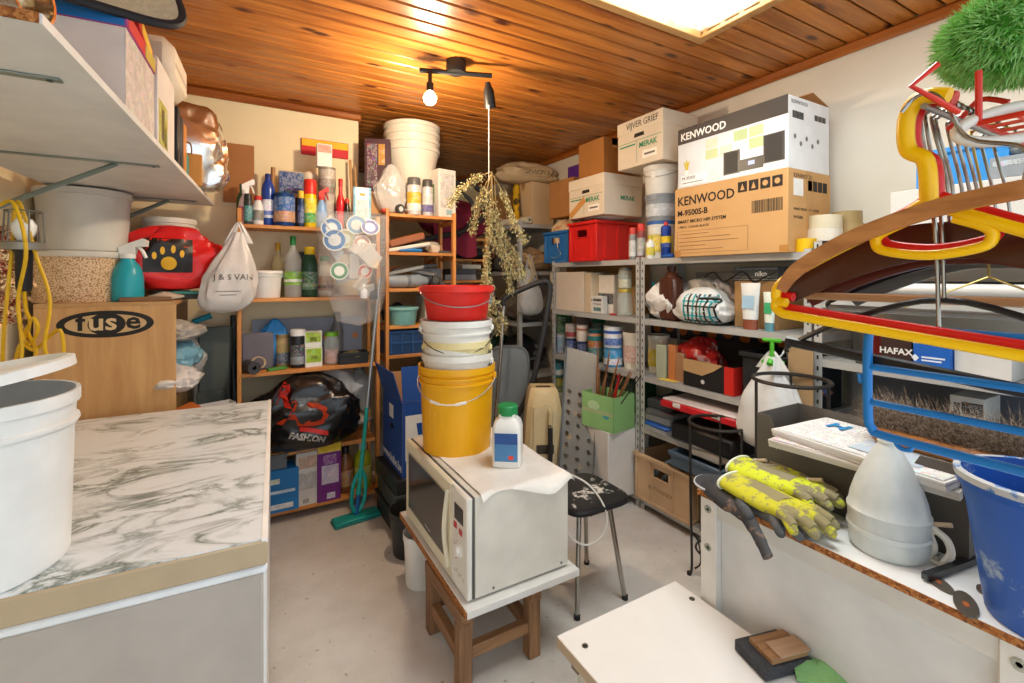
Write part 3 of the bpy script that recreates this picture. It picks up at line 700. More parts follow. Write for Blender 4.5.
# red litter bag with paw print
px, pw, ph = SY(136, 206, 228, 3.16, CT)
t = thing('litter_bag', 'crumpled red plastic bag with a yellow paw print on black', 'bag', (px, 3.16, CT + .045), .1)
lbd = obj('body', crumple(pw * 1.04, .16, ph - .03, 8.1, .30, 5.0, flat=.36, top=.9), m('#d3201f', .3), t, 32)
pg = G(); pg.grid(lambda i, j: ((i - .55) * pw * .56, -.14, ph * .26 + j * ph * .46), 16, 12)
pp = wrap(obj('print_square', pg, m('#1a1410', .4), t), lbd, .002)
for k, (ax, az, rx, rz_) in enumerate(((.03, .40, .15, .10), (-.13, .50, .045, .055), (-.04, .57, .045, .06), (.08, .59, .045, .06), (.18, .53, .045, .055))):
    q = wrap(obj('paw_pad', G()._a([(ax * pw - .02 + rx * pw * .6 * f_ * math.cos(2 * PI * e_ / 20), -.14, az * ph - .006 + rz_ * ph * .9 * f_ * math.sin(2 * PI * e_ / 20)) for f_ in (1, .55) for e_ in range(20)], [(e_, (e_ + 1) % 20, 20 + (e_ + 1) % 20, 20 + e_) for e_ in range(20)] + [tuple(range(20, 40))]), m('#e8b21e', .4), pp), lbd, .0035)
bx, bw, bh = SY(148, 193, 220, 3.36, CT)
bucket('white plastic bowl with wire handle behind the red bag', (bx, 3.33, CT), bw / 2, bh, '#dcd6c8', .7, rings=0, handle='#3a3a3a', hang=1.9, cat='bowl', name='plastic_bowl')
# flat packets in front of the red bag
px, pw, _ = SY(128, 165, 292, 2.98, CT)
slabthing('flat brown and black sachet at the cabinet edge', (px, 2.97, CT), pw * 1.1, .09, .022, '#7d5b3a', 'packet', 'seed_packet', .12)
slabthing('teal plastic tray under the red bag', (-.30, 3.16, CT + .026), .20, .09, .018, '#3f8f85', 'tray', 'plastic_tray', .05)
sack('small clear packet lying between sachet and red bag', (-.36, 3.05, CT), .14, .10, .045, m('#c4b9a6', .25), 5.5, 'packet', 'clear_packet')
slabthing('dark flat case under the teal tray', (-.33, 3.17, CT), .22, .12, .025, '#3a332c', 'case', 'flat_case', .08)
# ---- inspection lamp hung on the bracket, with its yellow flex
hp = ond(24, 250, 1.52); m_yel = m('#d9ac12', .45)
t = thing('inspection_lamp', 'caged hand lamp with black handle hanging from the shelf bracket', 'lamp', hp)
turn(t, 'handle', [(0, -.135), (.017, -.135), (.02, -.12), (.022, -.01), (.03, 0), (0, 0)], m('#1f1f20', .5), 18)
turn(t, 'collar', [(0, 0), (.052, .0), (.054, .022), (.047, .026), (0, .026)], m('#8b8880', .4, .4), 24)
turn(t, 'bulb', [(0, .026), (.016, .03), (.03, .06), (.031, .08), (.02, .1), (0, .106)], m('#f2f0ea', .25), 20)
cg_ = obj('cage', G().tube([(.045 * math.cos(2 * PI * k / 20), .045 * math.sin(2 * PI * k / 20), .125) for k in range(20)], .0025, 6, True), m('#7e7c76', .35, .6), t)
for k in range(6):
    a = 2 * PI * k / 6; obj('cage_bar', G().tube([(.05 * math.cos(a), .05 * math.sin(a), .02), (.045 * math.cos(a), .045 * math.sin(a), .125)], .0028, 6), m('#7e7c76', .35, .6), cg_)
pts = [(24, 292), (26, 310), (30, 322), (24, 335), (30, 345), (38, 330), (33, 318), (28, 332), (36, 352), (28, 375), (12, 388), (20, 345), (35, 350), (60, 330), (62, 368), (45, 350), (50, 300), (36, 255), (22, 208), (15, 206), (12, 250), (4, 330), (2, 390)]
rr = random.Random(3)
cab = obj('flex', G().tube([ond(u, v, 1.50 + rr.uniform(-.03, .03)) - hp for u, v in pts], .0052, 7, sm=6), m_yel, t)
obj('flex', G().tube([ond(u, v, 1.46 + rr.uniform(-.02, .02)) - hp for u, v in ((0, 205), (14, 204), (26, 250), (18, 300), (22, 350), (14, 395))], .0052, 7, sm=6), m_yel, t)
# tinsel decoration at the very edge
g = G(); rr = random.Random(11)
for k in range(420):
    c = Vector((rr.gauss(0, .025), rr.gauss(0, .03), rr.uniform(-.17, .17))); d = Vector((rr.gauss(0, 1), rr.gauss(0, 1), rr.gauss(0, 1))).normalized() * .02
    e_ = d.orthogonal().normalized() * .004; g._a([c - e_, c + e_, c + d + e_, c + d - e_], [(0, 1, 2, 3)])
o = obj('tinsel_garland', g, m('#7d2a22', .35, .4, dirt='#c9a57a', damt=.47, sc=16), None, 0, False)
a_ = ond(4, 275, 1.62); tag(o, 'dark red and gold tinsel garland hanging at the picture edge', 'garland', a_); o['kind'] = 'stuff'
slabthing('blue and orange sticker card on the wall above the white bucket', (LWX(2.3) + .012, 2.30, 1.17), .004, .14, .07, '#2d5fa0', 'card', 'sticker_card', SK)
# ================================================================ pine shelf units on the back wall
m_pine = wood('#c07a35', '#d8964f', 2, 2.5, .5, ring=8); m_pinex = wood('#c07a35', '#d8964f', 0, 2.5, .5, ring=8)
def rack(label, x0, x1, y0, y1, top, shelves, slats=4, back=True):
    t = thing('pine_rack', label, 'shelf unit', (0, 0, 0))
    for x in (x0, x1 - .022):
        for y_ in (y0, y1 - .04): obj('post', G().box(x, x + .022, y_, y_ + .04, 0, top, .002), m_pine, t)
        for z in shelves: obj('rung', G().box(x + .003, x + .019, y0 + .04, y1 - .04, z - .05, z - .022), m_pine, t)
    for z in shelves:
        s = obj('shelf', G().box(x0 + .0225, x1 - .0225, y0 - .002, y0 + .012, z - .022, z, .002), m_pinex, t)
        n = slats; gap = .006; L = (y1 - y0 - .014) / n
        for k in range(n): obj('slat', G().box(x0 + .0225, x1 - .0225, y0 + .014 + k * L, y0 + .014 + (k + 1) * L - gap, z - .014, z, .001), m_pinex, s)
    return t
U1 = (-.035, .793); SH1 = (1.813, 1.372, .928, .075); UY = 3.17
rack('pine slatted shelf unit with cleaning products against the cream wall', U1[0], U1[1], UY, 3.48, 1.905, SH1)
# --- top shelf of the first unit
z = SH1[0]
def at(u0, u1, vt, y_, zb=None): x_, w_, h_ = SY(u0, u1, vt, y_, z if zb is None else zb); return (x_, y_, z if zb is None else zb), w_ / 2, h_
l, r, h = at(237, 246, 184, 3.36); bottle('dark green bottle behind the trigger sprayer', l, r, h, '#1f4a33', '#1f4a33')
l, r, h = at(239, 252, 178, 3.23); sprayer('white and pink trigger spray cleaner at the shelf end', l, r, h, '#d9c9cb', '#f0efec', '#e8e6e2', '#a8475f', rz=PI)
l, r, h = at(244, 252, 194, 3.195); aerosol('slim dark grey and teal spray can below the sprayer', l, r * .95, h, '#3a3d40', '#2a2c2e', '#2c7f83')
l, r, h = at(253, 263, 196, 3.21); bottle('white bottle with red cap and grey label', l, r, h, '#dedcd6', '#c22a22', '#8c8880', neck=.6)
l, r, h = at(262, 274, 174, 3.25); bottle('tall dark blue detergent bottle with white lower label', l, r, h, '#1d3f93', '#182f78', '#dfe3ee', neck=.4, sh=.7, lab2='#2c57b8')
t = thing('paint_brush', 'long wooden brush handle standing behind the blue bottle', 'brush', (ony(271, 225, 3.38).x, 3.38, z), 0, None, (.05, .03, 0))
obj('handle', G().tube([(0, 0, 0), (0, 0, .2), (0, 0, .39)], [.011, .012, .014], 10), wood('#9a6a3a', '#b98850', 2, 3), t); obj('bristles', G().cbox((0, 0, .03), (.05, .02, .06), .006), m('#8f7f60', .9), t)
l, r, h = at(275, 294, 194, 3.22); tin('wide dark blue tin with a picture label among the bottles', l, r, h, '#1b3f74', '#2c5f9e', lab2='#c79a7a', cat='tin', name='product_tin')
l, r, h = at(280, 302, 172, 3.40); pack('blue and yellow filler box behind the blue tin', l, r * 2, .07, h, '#b9a88a', 0, [(0, 1, .62, .98, '#1d3f7d'), (.05, .95, .48, .60, '#e3c33a'), (.1, .9, .05, .45, '#8d6b50')])
l, r, h = at(293, 300, 190, 3.26); bottle('brown glass bottle beside the blue tin', l, r, h * .8, '#4a2c1a', '#2a1a10')
l, r, h = at(298, 304, 187, 3.20); aerosol('slim navy and yellow tube beside the insect spray', l, r, h * .9, '#23365e', '#d8b43a', '#2a4478')
l, r, h = at(304, 316, 180, 3.22); t = aerosol('red, yellow and green insect spray can', l, r, h, '#e4c81f', '#d02a20', '#e9d12b', '#3f9a3a', capr=1.0, caph=.3)
l, r, h = at(302, 318, 171, 3.40); turn_ = thing('foam_ball', 'cream foam ball on a stick behind the insect spray', 'ball', (l[0], 3.40, z)); turn(turn_, 'ball', [(0, 0), (r * .6, r * .25), (r * .95, r * .8), (r, r * 1.1), (r * .9, r * 1.5), (r * .5, r * 1.9), (0, r * 2)], m('#e2d6c2', .9), 20, c=(0, 0, h - r * 2)); turn(turn_, 'stick', [(0, 0), (.02, 0), (.006, .004), (.006, h - r), (0, h - r)], m('#b0a48c', .8), 8)
l, r, h = at(316, 327, 186, 3.22); sprayer('pale blue spray bottle with a red head', l, r, h, '#7fa6d6', '#c8342c', '#b02a24', rz=PI)
l, r, h = at(319, 335, 190, 3.30)
tin('lower floral grey biscuit tin on the top shelf', l, r, h, '#9a8f83', '#b5aba0', cat='tin', name='floral_tin', lab2='#8a7d72')
x_, w_, h2 = SY(319, 335, 168, 3.30, z + h); tin('upper floral grey biscuit tin below a small carton', (l[0], 3.30, z + h + .001), r, h2 - .002, '#9a8f83', '#c2b8ac', cat='tin', name='floral_tin', lab2='#8a7d72')
x_, w_, h3 = SY(317, 331, 145, 3.30, z + h + h2); pack('white and coral carton balanced on the floral tins', (x_, 3.30, z + h + h2), w_, .06, h3, '#e6ded8', 0, [(.05, .95, .62, .95, '#dd9a86')])
l, r, h = at(336, 345, 179, 3.24); bottle('bright red ketchup-shaped bottle beside the floral tins', l, r, h, '#c81e24', '#b0161c', neck=.4, sh=.5)
l, r, h = at(344, 350, 199, 3.21); bottle('tiny dark bottle with a red cap', l, r, h, '#2a1d1c', '#c22a22', neck=.6)
l, r, h = at(353, 370, 188, 3.20); pack('tall white box with pale blue edges at the shelf end', l, r * 2, .05, h, '#e5e6e4', 0, [(0, .12, 0, 1, '#6fb3d0'), (.88, 1, 0, 1, '#6fb3d0'), (.35, .65, .8, .86, '#d8a23a'), (.2, .8, .3, .7, '#cdd2d4')])
for k, (u0, u1, lab) in enumerate(((350, 357, 'wooden paint stick leaning beside the white and blue box'), (355, 361, 'second wooden paint stick leaning closer to the corner'))):
    a, b = ony(u0 + 4, 222, 3.40), ony(u0, 160 + k * 6, 3.44)
    o = obj('wooden_stick', G().tube([(a.x, a.y, z), b], .009, 6), wood('#a87c4c', '#c9a06c', 2, 3)); tag(o, lab, 'stick')
l, r, h = at(346, 351, 206, 3.42); bottle('small blue pump bottle behind the paint sticks', l, r * 1.2, h, '#3a8fb0', '#2a6f90')
# --- second shelf
z = SH1[1]
l, r, h = at(247, 281, 271, 3.28); t = bucket('white plastic tub with a lid on the second shelf', l, r, h - .006, '#e4e2dc', .86, lid='#e9e7e2', rings=0, handle='#d8d8d4', hang=1.45, name='plastic_tub', cat='tub')
l, r, h = at(272, 284, 243, 3.40); bottle('clear oil bottle with yellow oil behind the white tub', l, r, h, '#d9cf9a', '#c9a030', alpha=.5, liquid='#c99a1c')
l, r, h = at(285, 301, 236, 3.26); bottle('tall clear vinegar bottle with green cap and bright green label', l, r, h, '#d8dcd6', '#1f7a3c', '#8bbf4a', alpha=.4, neck=.3, sh=.6, lz=(.2, .42), lab2='#e9efe0')
l, r, h = at(297, 306, 252, 3.42); slabthing('dark narrow box behind the vinegar bottle', l, r * 2, .05, h, '#2c3a3c', name='dark_carton')
l, r, h = at(302, 317, 247, 3.26); bottle('dark green plant-food bottle with a yellow cap', l, r, h, '#1f4a34', '#e3c51c', '#2c6a44', neck=.55, sh=.66, lab2='#7f9a78')
l, r, h = at(317, 333, 256, 3.28); bottle('white plant-care bottle with flower label and green top', l, r, h, '#ded5c4', '#3aa04a', '#c7a48c', neck=.5, sh=.7, lab2='#6a3a34')
# --- third shelf
z = SH1[2]
a, b = ony(252, 320, 3.44), ony(362, 345, 3.44)
t = thing('patterned_board', 'grey-blue board with orange motifs standing behind the third-shelf things', 'board', ((a.x + b.x) / 2, 3.445, z))
W_ = b.x - a.x; obj('board', G().box(-W_ / 2, W_ / 2, -.006, .006, 0, a.z - z), m('#8d93a0', .6), t)
for k in range(7): obj('motif', G().prism(lens(.018, .022, n=14), -.0075, -.006), m('#c87c3a', .6), t).location = (-W_ / 2 + .05 + k * W_ / 7, 0, .16 + .03 * (k % 2))
l, r, h = at(243, 272, 333, 3.27); slabthing('grey folded cloth pouch standing at the left post', l, r * 2, .03, h, '#6d6a74', 'pouch', 'cloth_pouch', 0, .9, .012, (math.radians(-8), 0, 0))
o = obj('rope_coil', G().tube([Vector((.035 * math.cos(k * .9) * (1 + .2 * math.sin(k)), -.012 * math.sin(k * 1.7) - .012, .045 + .035 * math.sin(k * .9))) for k in range(40)], .003, 5, sm=3), m('#c9b08c', .9)); a = ony(258, 362, 3.22)
tag(o, 'tangled beige string in front of the grey pouch', 'string', (a.x, 3.21, z + .012))
t = thing('film_roll', 'dark rolled mat lying end-on at the front of the shelf', 'roll', (ony(248, 370, 3.20).x + .015, 3.20, z + .036), 0, None, (PI / 2, 0, .3)); turn(t, 'roll', [(.012, -.06), (.036, -.06), (.036, .06), (.012, .06), (.012, -.06)], m('#3c3d42', .6), 22)
l, r, h = at(260, 288, 318, 3.37); sack('crumpled bright blue plastic bag on the third shelf', l, r * 2.3, .13, h, m('#2f82c4', .25), 2.2, top=.5)
slabthing('small green tool lying before the blue bag', (ony(277, 370, 3.21).x, 3.21, z), .11, .03, .02, '#4c8a3a', 'tool', 'garden_tool', .3)
l, r, h = at(276, 289, 334, 3.32); tin('tan patterned canister beside the blue bag', l, r, h, '#a08a5c', '#b8a06a', cat='canister', name='canister', lab2='#4c5a6a')
l, r, h = at(291, 305, 329, 3.25); aerosol('black canister with a white lid and pale print', l, r, h, '#26282c', '#e6e5e2', '#3a3d42', '#9aa0a6', cat='canister', name='wipe_canister', capr=1.02, caph=.16)
l, r, h = at(305, 321, 347, 3.23); pack('lower green and white bulb box', l, r * 2, .055, h, '#e6e7df', .08, [(.06, .94, .25, .95, '#a5c92c'), (.3, .7, .4, .6, '#e9efd0')])
x_, w_, h2 = SY(305, 321, 331, 3.25, z + h); pack('upper green and white bulb box on top of the other', (x_, 3.25, z + h + .001), w_, .055, h2, '#e8e8e0', -.06, [(.06, .94, .3, .95, '#b4d043'), (.32, .68, .35, .65, '#f0f3dc')])
l, r, h = at(324, 339, 332, 3.27); jar('clear jar of pink bath salt with a lime green lid', l, r, h, '#79b834', '#c98a84', 'jar', 'screw_jar')
l, r, h = at(332, 342, 312, 3.42); bottle('grey steel flask at the back of the third shelf', l, r * 1.2, h, '#7d7f80', '#55585a', neck=.5)
l, r, h = at(338, 367, 350, 3.25); t = crate('black seed tray on the third shelf', l, r * 2, .13, h * .9, '#262829', 0, 'tray', 'seed_tray', False, False, .006)
sack('dry plant scraps heaped in the black seed tray', (l[0], 3.25, z + .012), r * 1.7, .1, .075, m('#5d6a3f', .9, dirt='#8a7350', damt=.5, sc=30), 9.2, 'plant', 'plant_scraps')
# --- lower compartment: bags
z = SH1[3]
zb2 = .42
sh_low = SH1[3]
# --- bottom shelf packets
l, r, h = at(262, 296, 466, 3.23); t = pack('bright blue detergent carton on the bottom shelf', l, r * 2, .15, h, '#1f78b8', 0, [(.1, .5, .68, .8, '#dfe6c8'), (.08, .9, .45, .52, '#cfe3ee'), (.2, .85, .08, .2, '#e6e6e2')])
x_, w_, h2 = SY(266, 286, 452, 3.23, z + h); crate('small grey tray sitting on the blue carton', (x_, 3.23, z + h + .001), w_, .12, h2, '#6f7376', 0, 'tray', 'grey_tray', False, False, .006)
l, r, h = at(296, 317, 450, 3.22); t = pack('tall white carton with faint orange print', l, r * 2, .09, h, '#d9d4cc', .04, [(.1, .9, .7, .92, '#d9b49a'), (.1, .9, .3, .62, '#c9c4bc'), (.3, .55, .04, .12, '#9a958c')])
l, r, h = at(317, 339, 441, 3.21); t = pack('tall purple and yellow powder carton', l, r * 2, .09, h, '#6f2479', .03, [(0, 1, .84, 1, '#e8c21e'), (.18, .9, .3, .62, '#cfc2d4'), (.25, .8, .64, .80, '#8d4a97'), (.4, .75, .04, .14, '#d9d0dc')])
l, r, h = at(338, 353, 446, 3.26); bottle('brown jug of wood oil with a dark cap', l, r, h, '#8a5a34', '#2a1c16', '#b98a5c', neck=.4, sh=.62)
l, r, h = at(354, 371, 442, 3.28); bottle('yellow-green cleaner bottle at the right post', l, r, h, '#a8b62c', '#e6e6e0', '#c3cc4e', neck=.4, sh=.66)
# black bag stuffed into the lower compartment
zr = z + .31
t = thing('fashion_bag', 'big black plastic bag with orange and red lettering', 'bag', (ony(308, 420, 3.16).x, 3.20, z + .355), 0)
gb = crumple(.60, .32, .47, 4.4, .20, 5.0, 56, 40, .40, .75); m_bb = m('#101012', .25, spec=.6, bump=.15); gbo = obj('body', gb, m_bb, t, 32)
wrap(txt(t, 'R', .17, (-.21, -.3, .33), '-y', m('#d8321f', .4), rot=-.3, bold=.007), gbo, .004); wrap(txt(t, 'AD', .18, (-.17, -.3, .215), '-y', m('#e0491c', .4), rot=-.2, xs=1.05, bold=.006), gbo, .004)
wrap(obj('print', G().grid(lambda i, j: (-.06 + .16 * i, -.3, .155 - .05 * i + .028 * j), 10, 3), m('#c8281f', .4), t), gbo, .004); wrap(txt(t, 'FASHION', .05, (-.12, -.3, .125), '-y', m('#e6e2da', .5), rot=-.30, bold=.002), gbo, .004)
l, r, h = at(303, 352, 371, 3.35, .70); sack('white carrier bag with red print squeezed behind the black bag', (l[0] + .03, 3.36, .655), r * 2.3, .2, .235, m('#ddd9d4', .35), 6.1, top=.6)
o = obj('red_print', G().prism(lens(.05, .03, n=20), -.003, 0), m('#c9342c', .4))
o.parent = C.objects[[k.name for k in C.objects if k.get('label') == 'white carrier bag with red print squeezed behind the black bag'][0]]; o.location = (-.02, -.10, .13)
l, r, h = at(348, 371, 378, 3.36, .60); bottle('grey plastic jerrycan at the right of the lower compartment', (l[0], 3.37, .58), r, .32, '#8c8f8e', '#5c5f60', neck=.4, cat='jerrycan', name='jerrycan')
sack('clear crumpled plastic sheet spilling over the lower rack edge', (ony(345, 430, 3.24).x, 3.25, .515), .30, .2, .08, m('#c9c8c4', .2, alpha=.75), 3.9)
obj('support_plank', G().box(U1[0] + .03, U1[1] - .03, 3.19, 3.47, .40, .425), m_pinex); tag(C.objects['support_plank'], 'loose pine board carrying the bags in the lower compartment', 'board')
C.objects['support_plank'].location.z = 0
# --- bags hanging on the posts
def handled_bag(label, loc, w, d, h, mat, seed, rz=0.0, hl=.14, spread=.35, skew=0.0):
    t = thing('carrier_bag', label, 'bag', loc, rz)
    g = G(); sv = Vector((seed, seed * 2.3, seed))
    def f(i, j):
        a = 2 * PI * i; zz = -h * j; ca, sa = math.cos(a), math.sin(a)
        if j < .72: s_ = j / .72; pr = .20 + .80 * (s_ * s_ * (3 - 2 * s_)) ** .75
        else: pr = max(0, 1 - ((j - .72) / .28) ** 3.2) ** .5
        q = Vector((ca * 1.2, sa * 1.2, j * 1.5)) * 1.9 + sv; ds = noise.voronoi(q)[0]; cr = .4 - min(.9, ds[1] - ds[0])
        pl = (1 - j) * .12 * math.sin(a * 7 + seed + 2 * noise.noise(q))
        k = 1 + .16 * cr * min(1, j * 2) + pl + .14 * noise.noise(q * .8)
        return (math.copysign(abs(ca) ** .8, ca) * pr * k * w / 2 + skew * j, sa * pr * k * d / 2, zz)
    g.grid(f, 52, 34, wrap=True); t_b = obj('body', g, mat, t, 34)
    for s in (-1, 1):
        obj('handle', G().grid(lambda i, j: ((s * spread * w * (1 - i) ** .8 * .5 + (j - .5) * (.05 - .03 * i)), -.01 * s * (1 - i) + .004 * math.sin(9 * j), -.05 + (hl + .04) * i - .012), 9, 5), mat, t, 70)
    return t
hb = ony(238, 222, 3.10)
t = handled_bag('white carrier bag stuffed full hanging from the left post', (ony(239, 240, 3.08).x, 3.09, hb.z - .06), .27, .17, .46, m('#d9d5d2', .3, alpha=.9, bump=.2), 2.0, hl=.08, skew=-.075)
bg_ = t.children[0]
wrap(txt(t, 'J & S VAN', .045, (-.12, -.2, -.27), '-y', m('#77726e', .6)), bg_); wrap(obj('print_line', G().grid(lambda i, j: (-.11 + .12 * i, -.2, -.335 + .004 * j), 12, 2), m('#77726e', .6), t), bg_); wrap(obj('print_line', G().grid(lambda i, j: (-.09 + .08 * i, -.2, -.355 + .004 * j), 12, 2), m('#77726e', .6), t), bg_)
# see-through bag of empty packaging
a = ony(352, 214, 3.06); b = ony(350, 326, 3.06)
t = thing('packaging_bag', 'large see-through bag of empty lids and packs hanging between the units', 'bag', (a.x, 3.04, a.z))
H_ = a.z - b.z; g = G()
def f(i, j):
    an = 2 * PI * i; wj = .225 - .03 * j if j < .45 else .2115 - .20 * (j - .45) ** 1.3; wj *= 1.0 if j < .95 else max(0, (1 - j) / .05)
    n = nz3((math.cos(an) * 1.2, math.sin(an) * 1.2, j * 3), 1.7, 4.0); return (math.cos(an) * wj * (1 + .10 * n) + .035 * j, math.sin(an) * (.075 + .03 * math.sin(PI * j)) * (wj / .22) * (1 + .2 * n), -H_ * j)
g.grid(f, 32, 22, wrap=True); obj('film', g, m('#e9eaea', .08, alpha=.17, spec=1.0, bump=.8, sc=6), t, 70)
rr = random.Random(5); pc = ('#e9e8e2', '#dfe6ee', '#3f7fc0', '#e8e6e0', '#d6584e', '#4c9a6a', '#e3e3e0', '#c9ccd0')
spots = [(-.13, -.10, .062, '#dfe9ea', '#2f74b8'), (-.11, -.17, .068, '#e9ecee', '#3f86c4'), (.02, -.07, .06, '#e6e5df', '#7fa9cf'), (.10, -.085, .058, '#e6e8ef', '#4450a0'), (-.05, -.16, .06, '#e4efe8', '#d9d3a8'), (.07, -.36, .05, '#e8e2de', '#d5675c'), (-.085, -.36, .055, '#e6e9e4', '#3f8a5c'), (.05, -.19, .055, '#efece6', '#b98a7a')]
for k, (x_, z_, r_, c0, c1) in enumerate(spots):
    M_ = Matrix.Translation((x_, -.03 + .008 * (k % 3), z_)) @ Euler((PI / 2 + rr.uniform(-.5, .5), rr.uniform(-.5, .5), 0)).to_matrix().to_4x4()
    li_ = obj('lid', G().lathe([(0, 0), (r_, 0), (r_, .009), (r_ * .93, .009), (r_ * .9, .005), (0, .005)], 24, M=M_), m(c0, .35), t)
    obj('lid_print', G().lathe([(r_ * .55, .0056), (r_ * .88, .0056)], 24, M=M_), m(c1, .4), li_)
for k in range(10):
    M_ = Matrix.Translation((rr.uniform(-.13, .12), rr.uniform(-.03, .03), -.08 - .045 * k)) @ Euler((rr.uniform(-.4, .4), rr.uniform(-1, 1), rr.uniform(-.5, .5))).to_matrix().to_4x4()
    obj('clear_pack', G().box(-.05, .05, -.01, .02, -.035, .035, .004, M=M_), m(('#e4e4e2', '#d8dde2', '#e6e0d4')[k % 3], .2, alpha=.55), t)
for k in range(7):
    M_ = Matrix.Translation((.04 + .011 * k, -.02 - .004 * k, -.235 - .006 * k)) @ Euler((rr.uniform(-.2, .2), .75, .3)).to_matrix().to_4x4()
    obj('clear_pack', G().box(-.06, .06, -.002, .03, -.05, .05, .002, M=M_), m('#e9e9e8', .15, alpha=.45), t)
obj('small_bottle', G().lathe([(0, 0), (.022, 0), (.024, .05), (.012, .07), (.011, .09), (0, .09)], 16, (.06, -.03, -.53)), m('#e3e6ea', .3), t)
obj('clear_pack', G().cbox((.12, -.02, -.49), (.05, .03, .10), .004, (0, -.1, 0)), m('#3b3d42', .4), t); obj('clear_pack', G().cbox((.0, -.02, -.33), (.07, .05, .17), .01, (0, .05, 0)), m('#dadcdd', .15, alpha=.4), t)
obj('clear_pack', G().cbox((.11, -.02, -.31), (.09, .03, .06), .006, (0, .2, 0)), m('#e0cfae', .4), t)
# --- mop
m_tq = m('#159a93', .4)
foot = onz(356, 519, 0); topm = ony(380, 275, 3.02)
t = thing('floor_mop', 'turquoise flat floor mop leaning between the shelf units', 'mop', foot)
ax = topm - foot; P = lambda k: ax * k
obj('pole', G().tube([P(.44), P(.985)], .0105, 10), m('#a9aeb2', .3, .7), t)
obj('lower_pole', G().tube([P(.10), P(.13), P(.45)], [.02, .013, .012], 10), m_tq, t)
s_ = Vector((1, 0, 0))
obj('wringer', G().tube([P(.20), P(.15) - s_ * .035, P(.07) - s_ * .038, P(.03) - s_ * .012], .012, 8, sm=4).tube([P(.20), P(.15) + s_ * .035, P(.07) + s_ * .038, P(.03) + s_ * .012], .012, 8, sm=4), m_tq, t)
obj('joint', G().tube([P(.015), P(.10)], .013, 8), m('#1d5fa0', .4), t)
hd = obj('head', G().cbox((.0, -.01, .022), (.275, .10, .016), .005, (0, 0, .12)), m_tq, t); obj('pad', G().cbox((.0, -.01, .007), (.285, .11, .014), .005, (0, 0, .12)), m('#2d7f78', .9, bump=.4), hd)

# ---------------------------------------------------------------- between cabinet and unit: folded chair, bags
fl0 = .52
t = thing('folding_chair', 'folded grey camping chair with a turquoise corner beside the cabinet', 'chair', (-.155, 3.36, 0), .15)
obj('back_panel', G().box(-.085, .085, -.012, .012, .62, 1.20, .01), m('#5a615c', .6), t); obj('seat_panel', G().box(-.10, .06, -.045, -.02, .30, .82, .01), m('#4c524e', .6), t)
obj('rail', G().tube([(-.10, -.03, .0), (-.10, -.03, 1.22)], .011, 8), m('#9aa09c', .35, .6), t); obj('rail', G().tube([(.09, .0, .0), (.09, 0, 1.19)], .011, 8), m('#3b403e', .35, .6), t)
obj('corner_joint', G().tube([(-.10, -.03, 1.15), (-.10, -.03, 1.24), (-.02, -.03, 1.27)], .02, 8), m('#1f93a8', .4), t)
o = obj('black_pipe', G().tube([(-.045, 3.24, 0), (-.06, 3.42, 1.26)], .016, 10), m('#26282b', .4)); tag(o, 'black plastic pipe leaning upright beside the pine post', 'pipe')
o = obj('drain_pipe', G().tube([(-.085, 3.28, 0), (-.095, 3.44, 1.02)], .014, 10), m('#3d4144', .4)); tag(o, 'thinner dark grey pipe leaning next to the black one', 'pipe')
# contents of the open cabinet
zc = .88 + .0185
for k, (yy, zz, w_, h_, col, lab, al) in enumerate(((3.00, zc, .22, .16, '#d4d0cc', 'crumpled white paper pile on the upper cabinet shelf', 1), (3.12, zc + .10, .24, .17, '#7fb2c6', 'light blue plastic film bundle in the open cabinet', .9), (3.25, zc, .22, .30, '#c9c6c2', 'pale clear plastic bag at the back of the cabinet shelf', .8), (3.05, zc + .26, .2, .12, '#b8b2a8', 'grey plastic film stuffed under the cabinet top', .85), (3.02, .5185, .22, .20, '#e0dcd6', 'white carrier bag on the middle cabinet shelf', 1), (3.2, .5185, .2, .22, '#8a8478', 'grey cloth bundle on the middle cabinet shelf', 1))):
    sack(lab, (CX1 - .035, yy, zz), .24, w_ * 1.1, h_, m(col, .35, alpha=al), 1.7 * k + .5, top=.7, amp=.2)
for k, (zz, col, lab) in enumerate(((.72, '#c9b61e', 'yellow packet sticking out of the cabinet'), (.60, '#c8322a', 'red packet low in the open cabinet'), (.80, '#c06a2c', 'orange packet above the yellow one'))):
    slabthing(lab, (CX1 + .03, 2.95, zz), .12, .08, .02, col, 'packet', 'flat_packet', .3 * k, rot=(.1 * k, -.2, .3 * k))
t = thing('paper_gift_bag', 'white paper carrier bag with rope handles behind the freezer', 'bag', (-.135, 3.06, .50), .35)
obj('body', shell(.17, .09, .30, .003), m('#d0cfcd', .6, bump=.3), t)
for s in (-1, 1): obj('handle', G().tube([(-.045, s * .046, .27), (-.03, s * .06, .22), (.02, s * .075, .18), (.05, s * .05, .27)], .004, 6, sm=5), m('#d9c8a4', .7), t)
o = obj('stool_support', shell(.26, .2, .498, .012), m('#8b6f50', .7)); tag(o, 'brown wooden box standing behind the freezer under the paper bag', 'box', (-.135, 3.06, 0), .1)
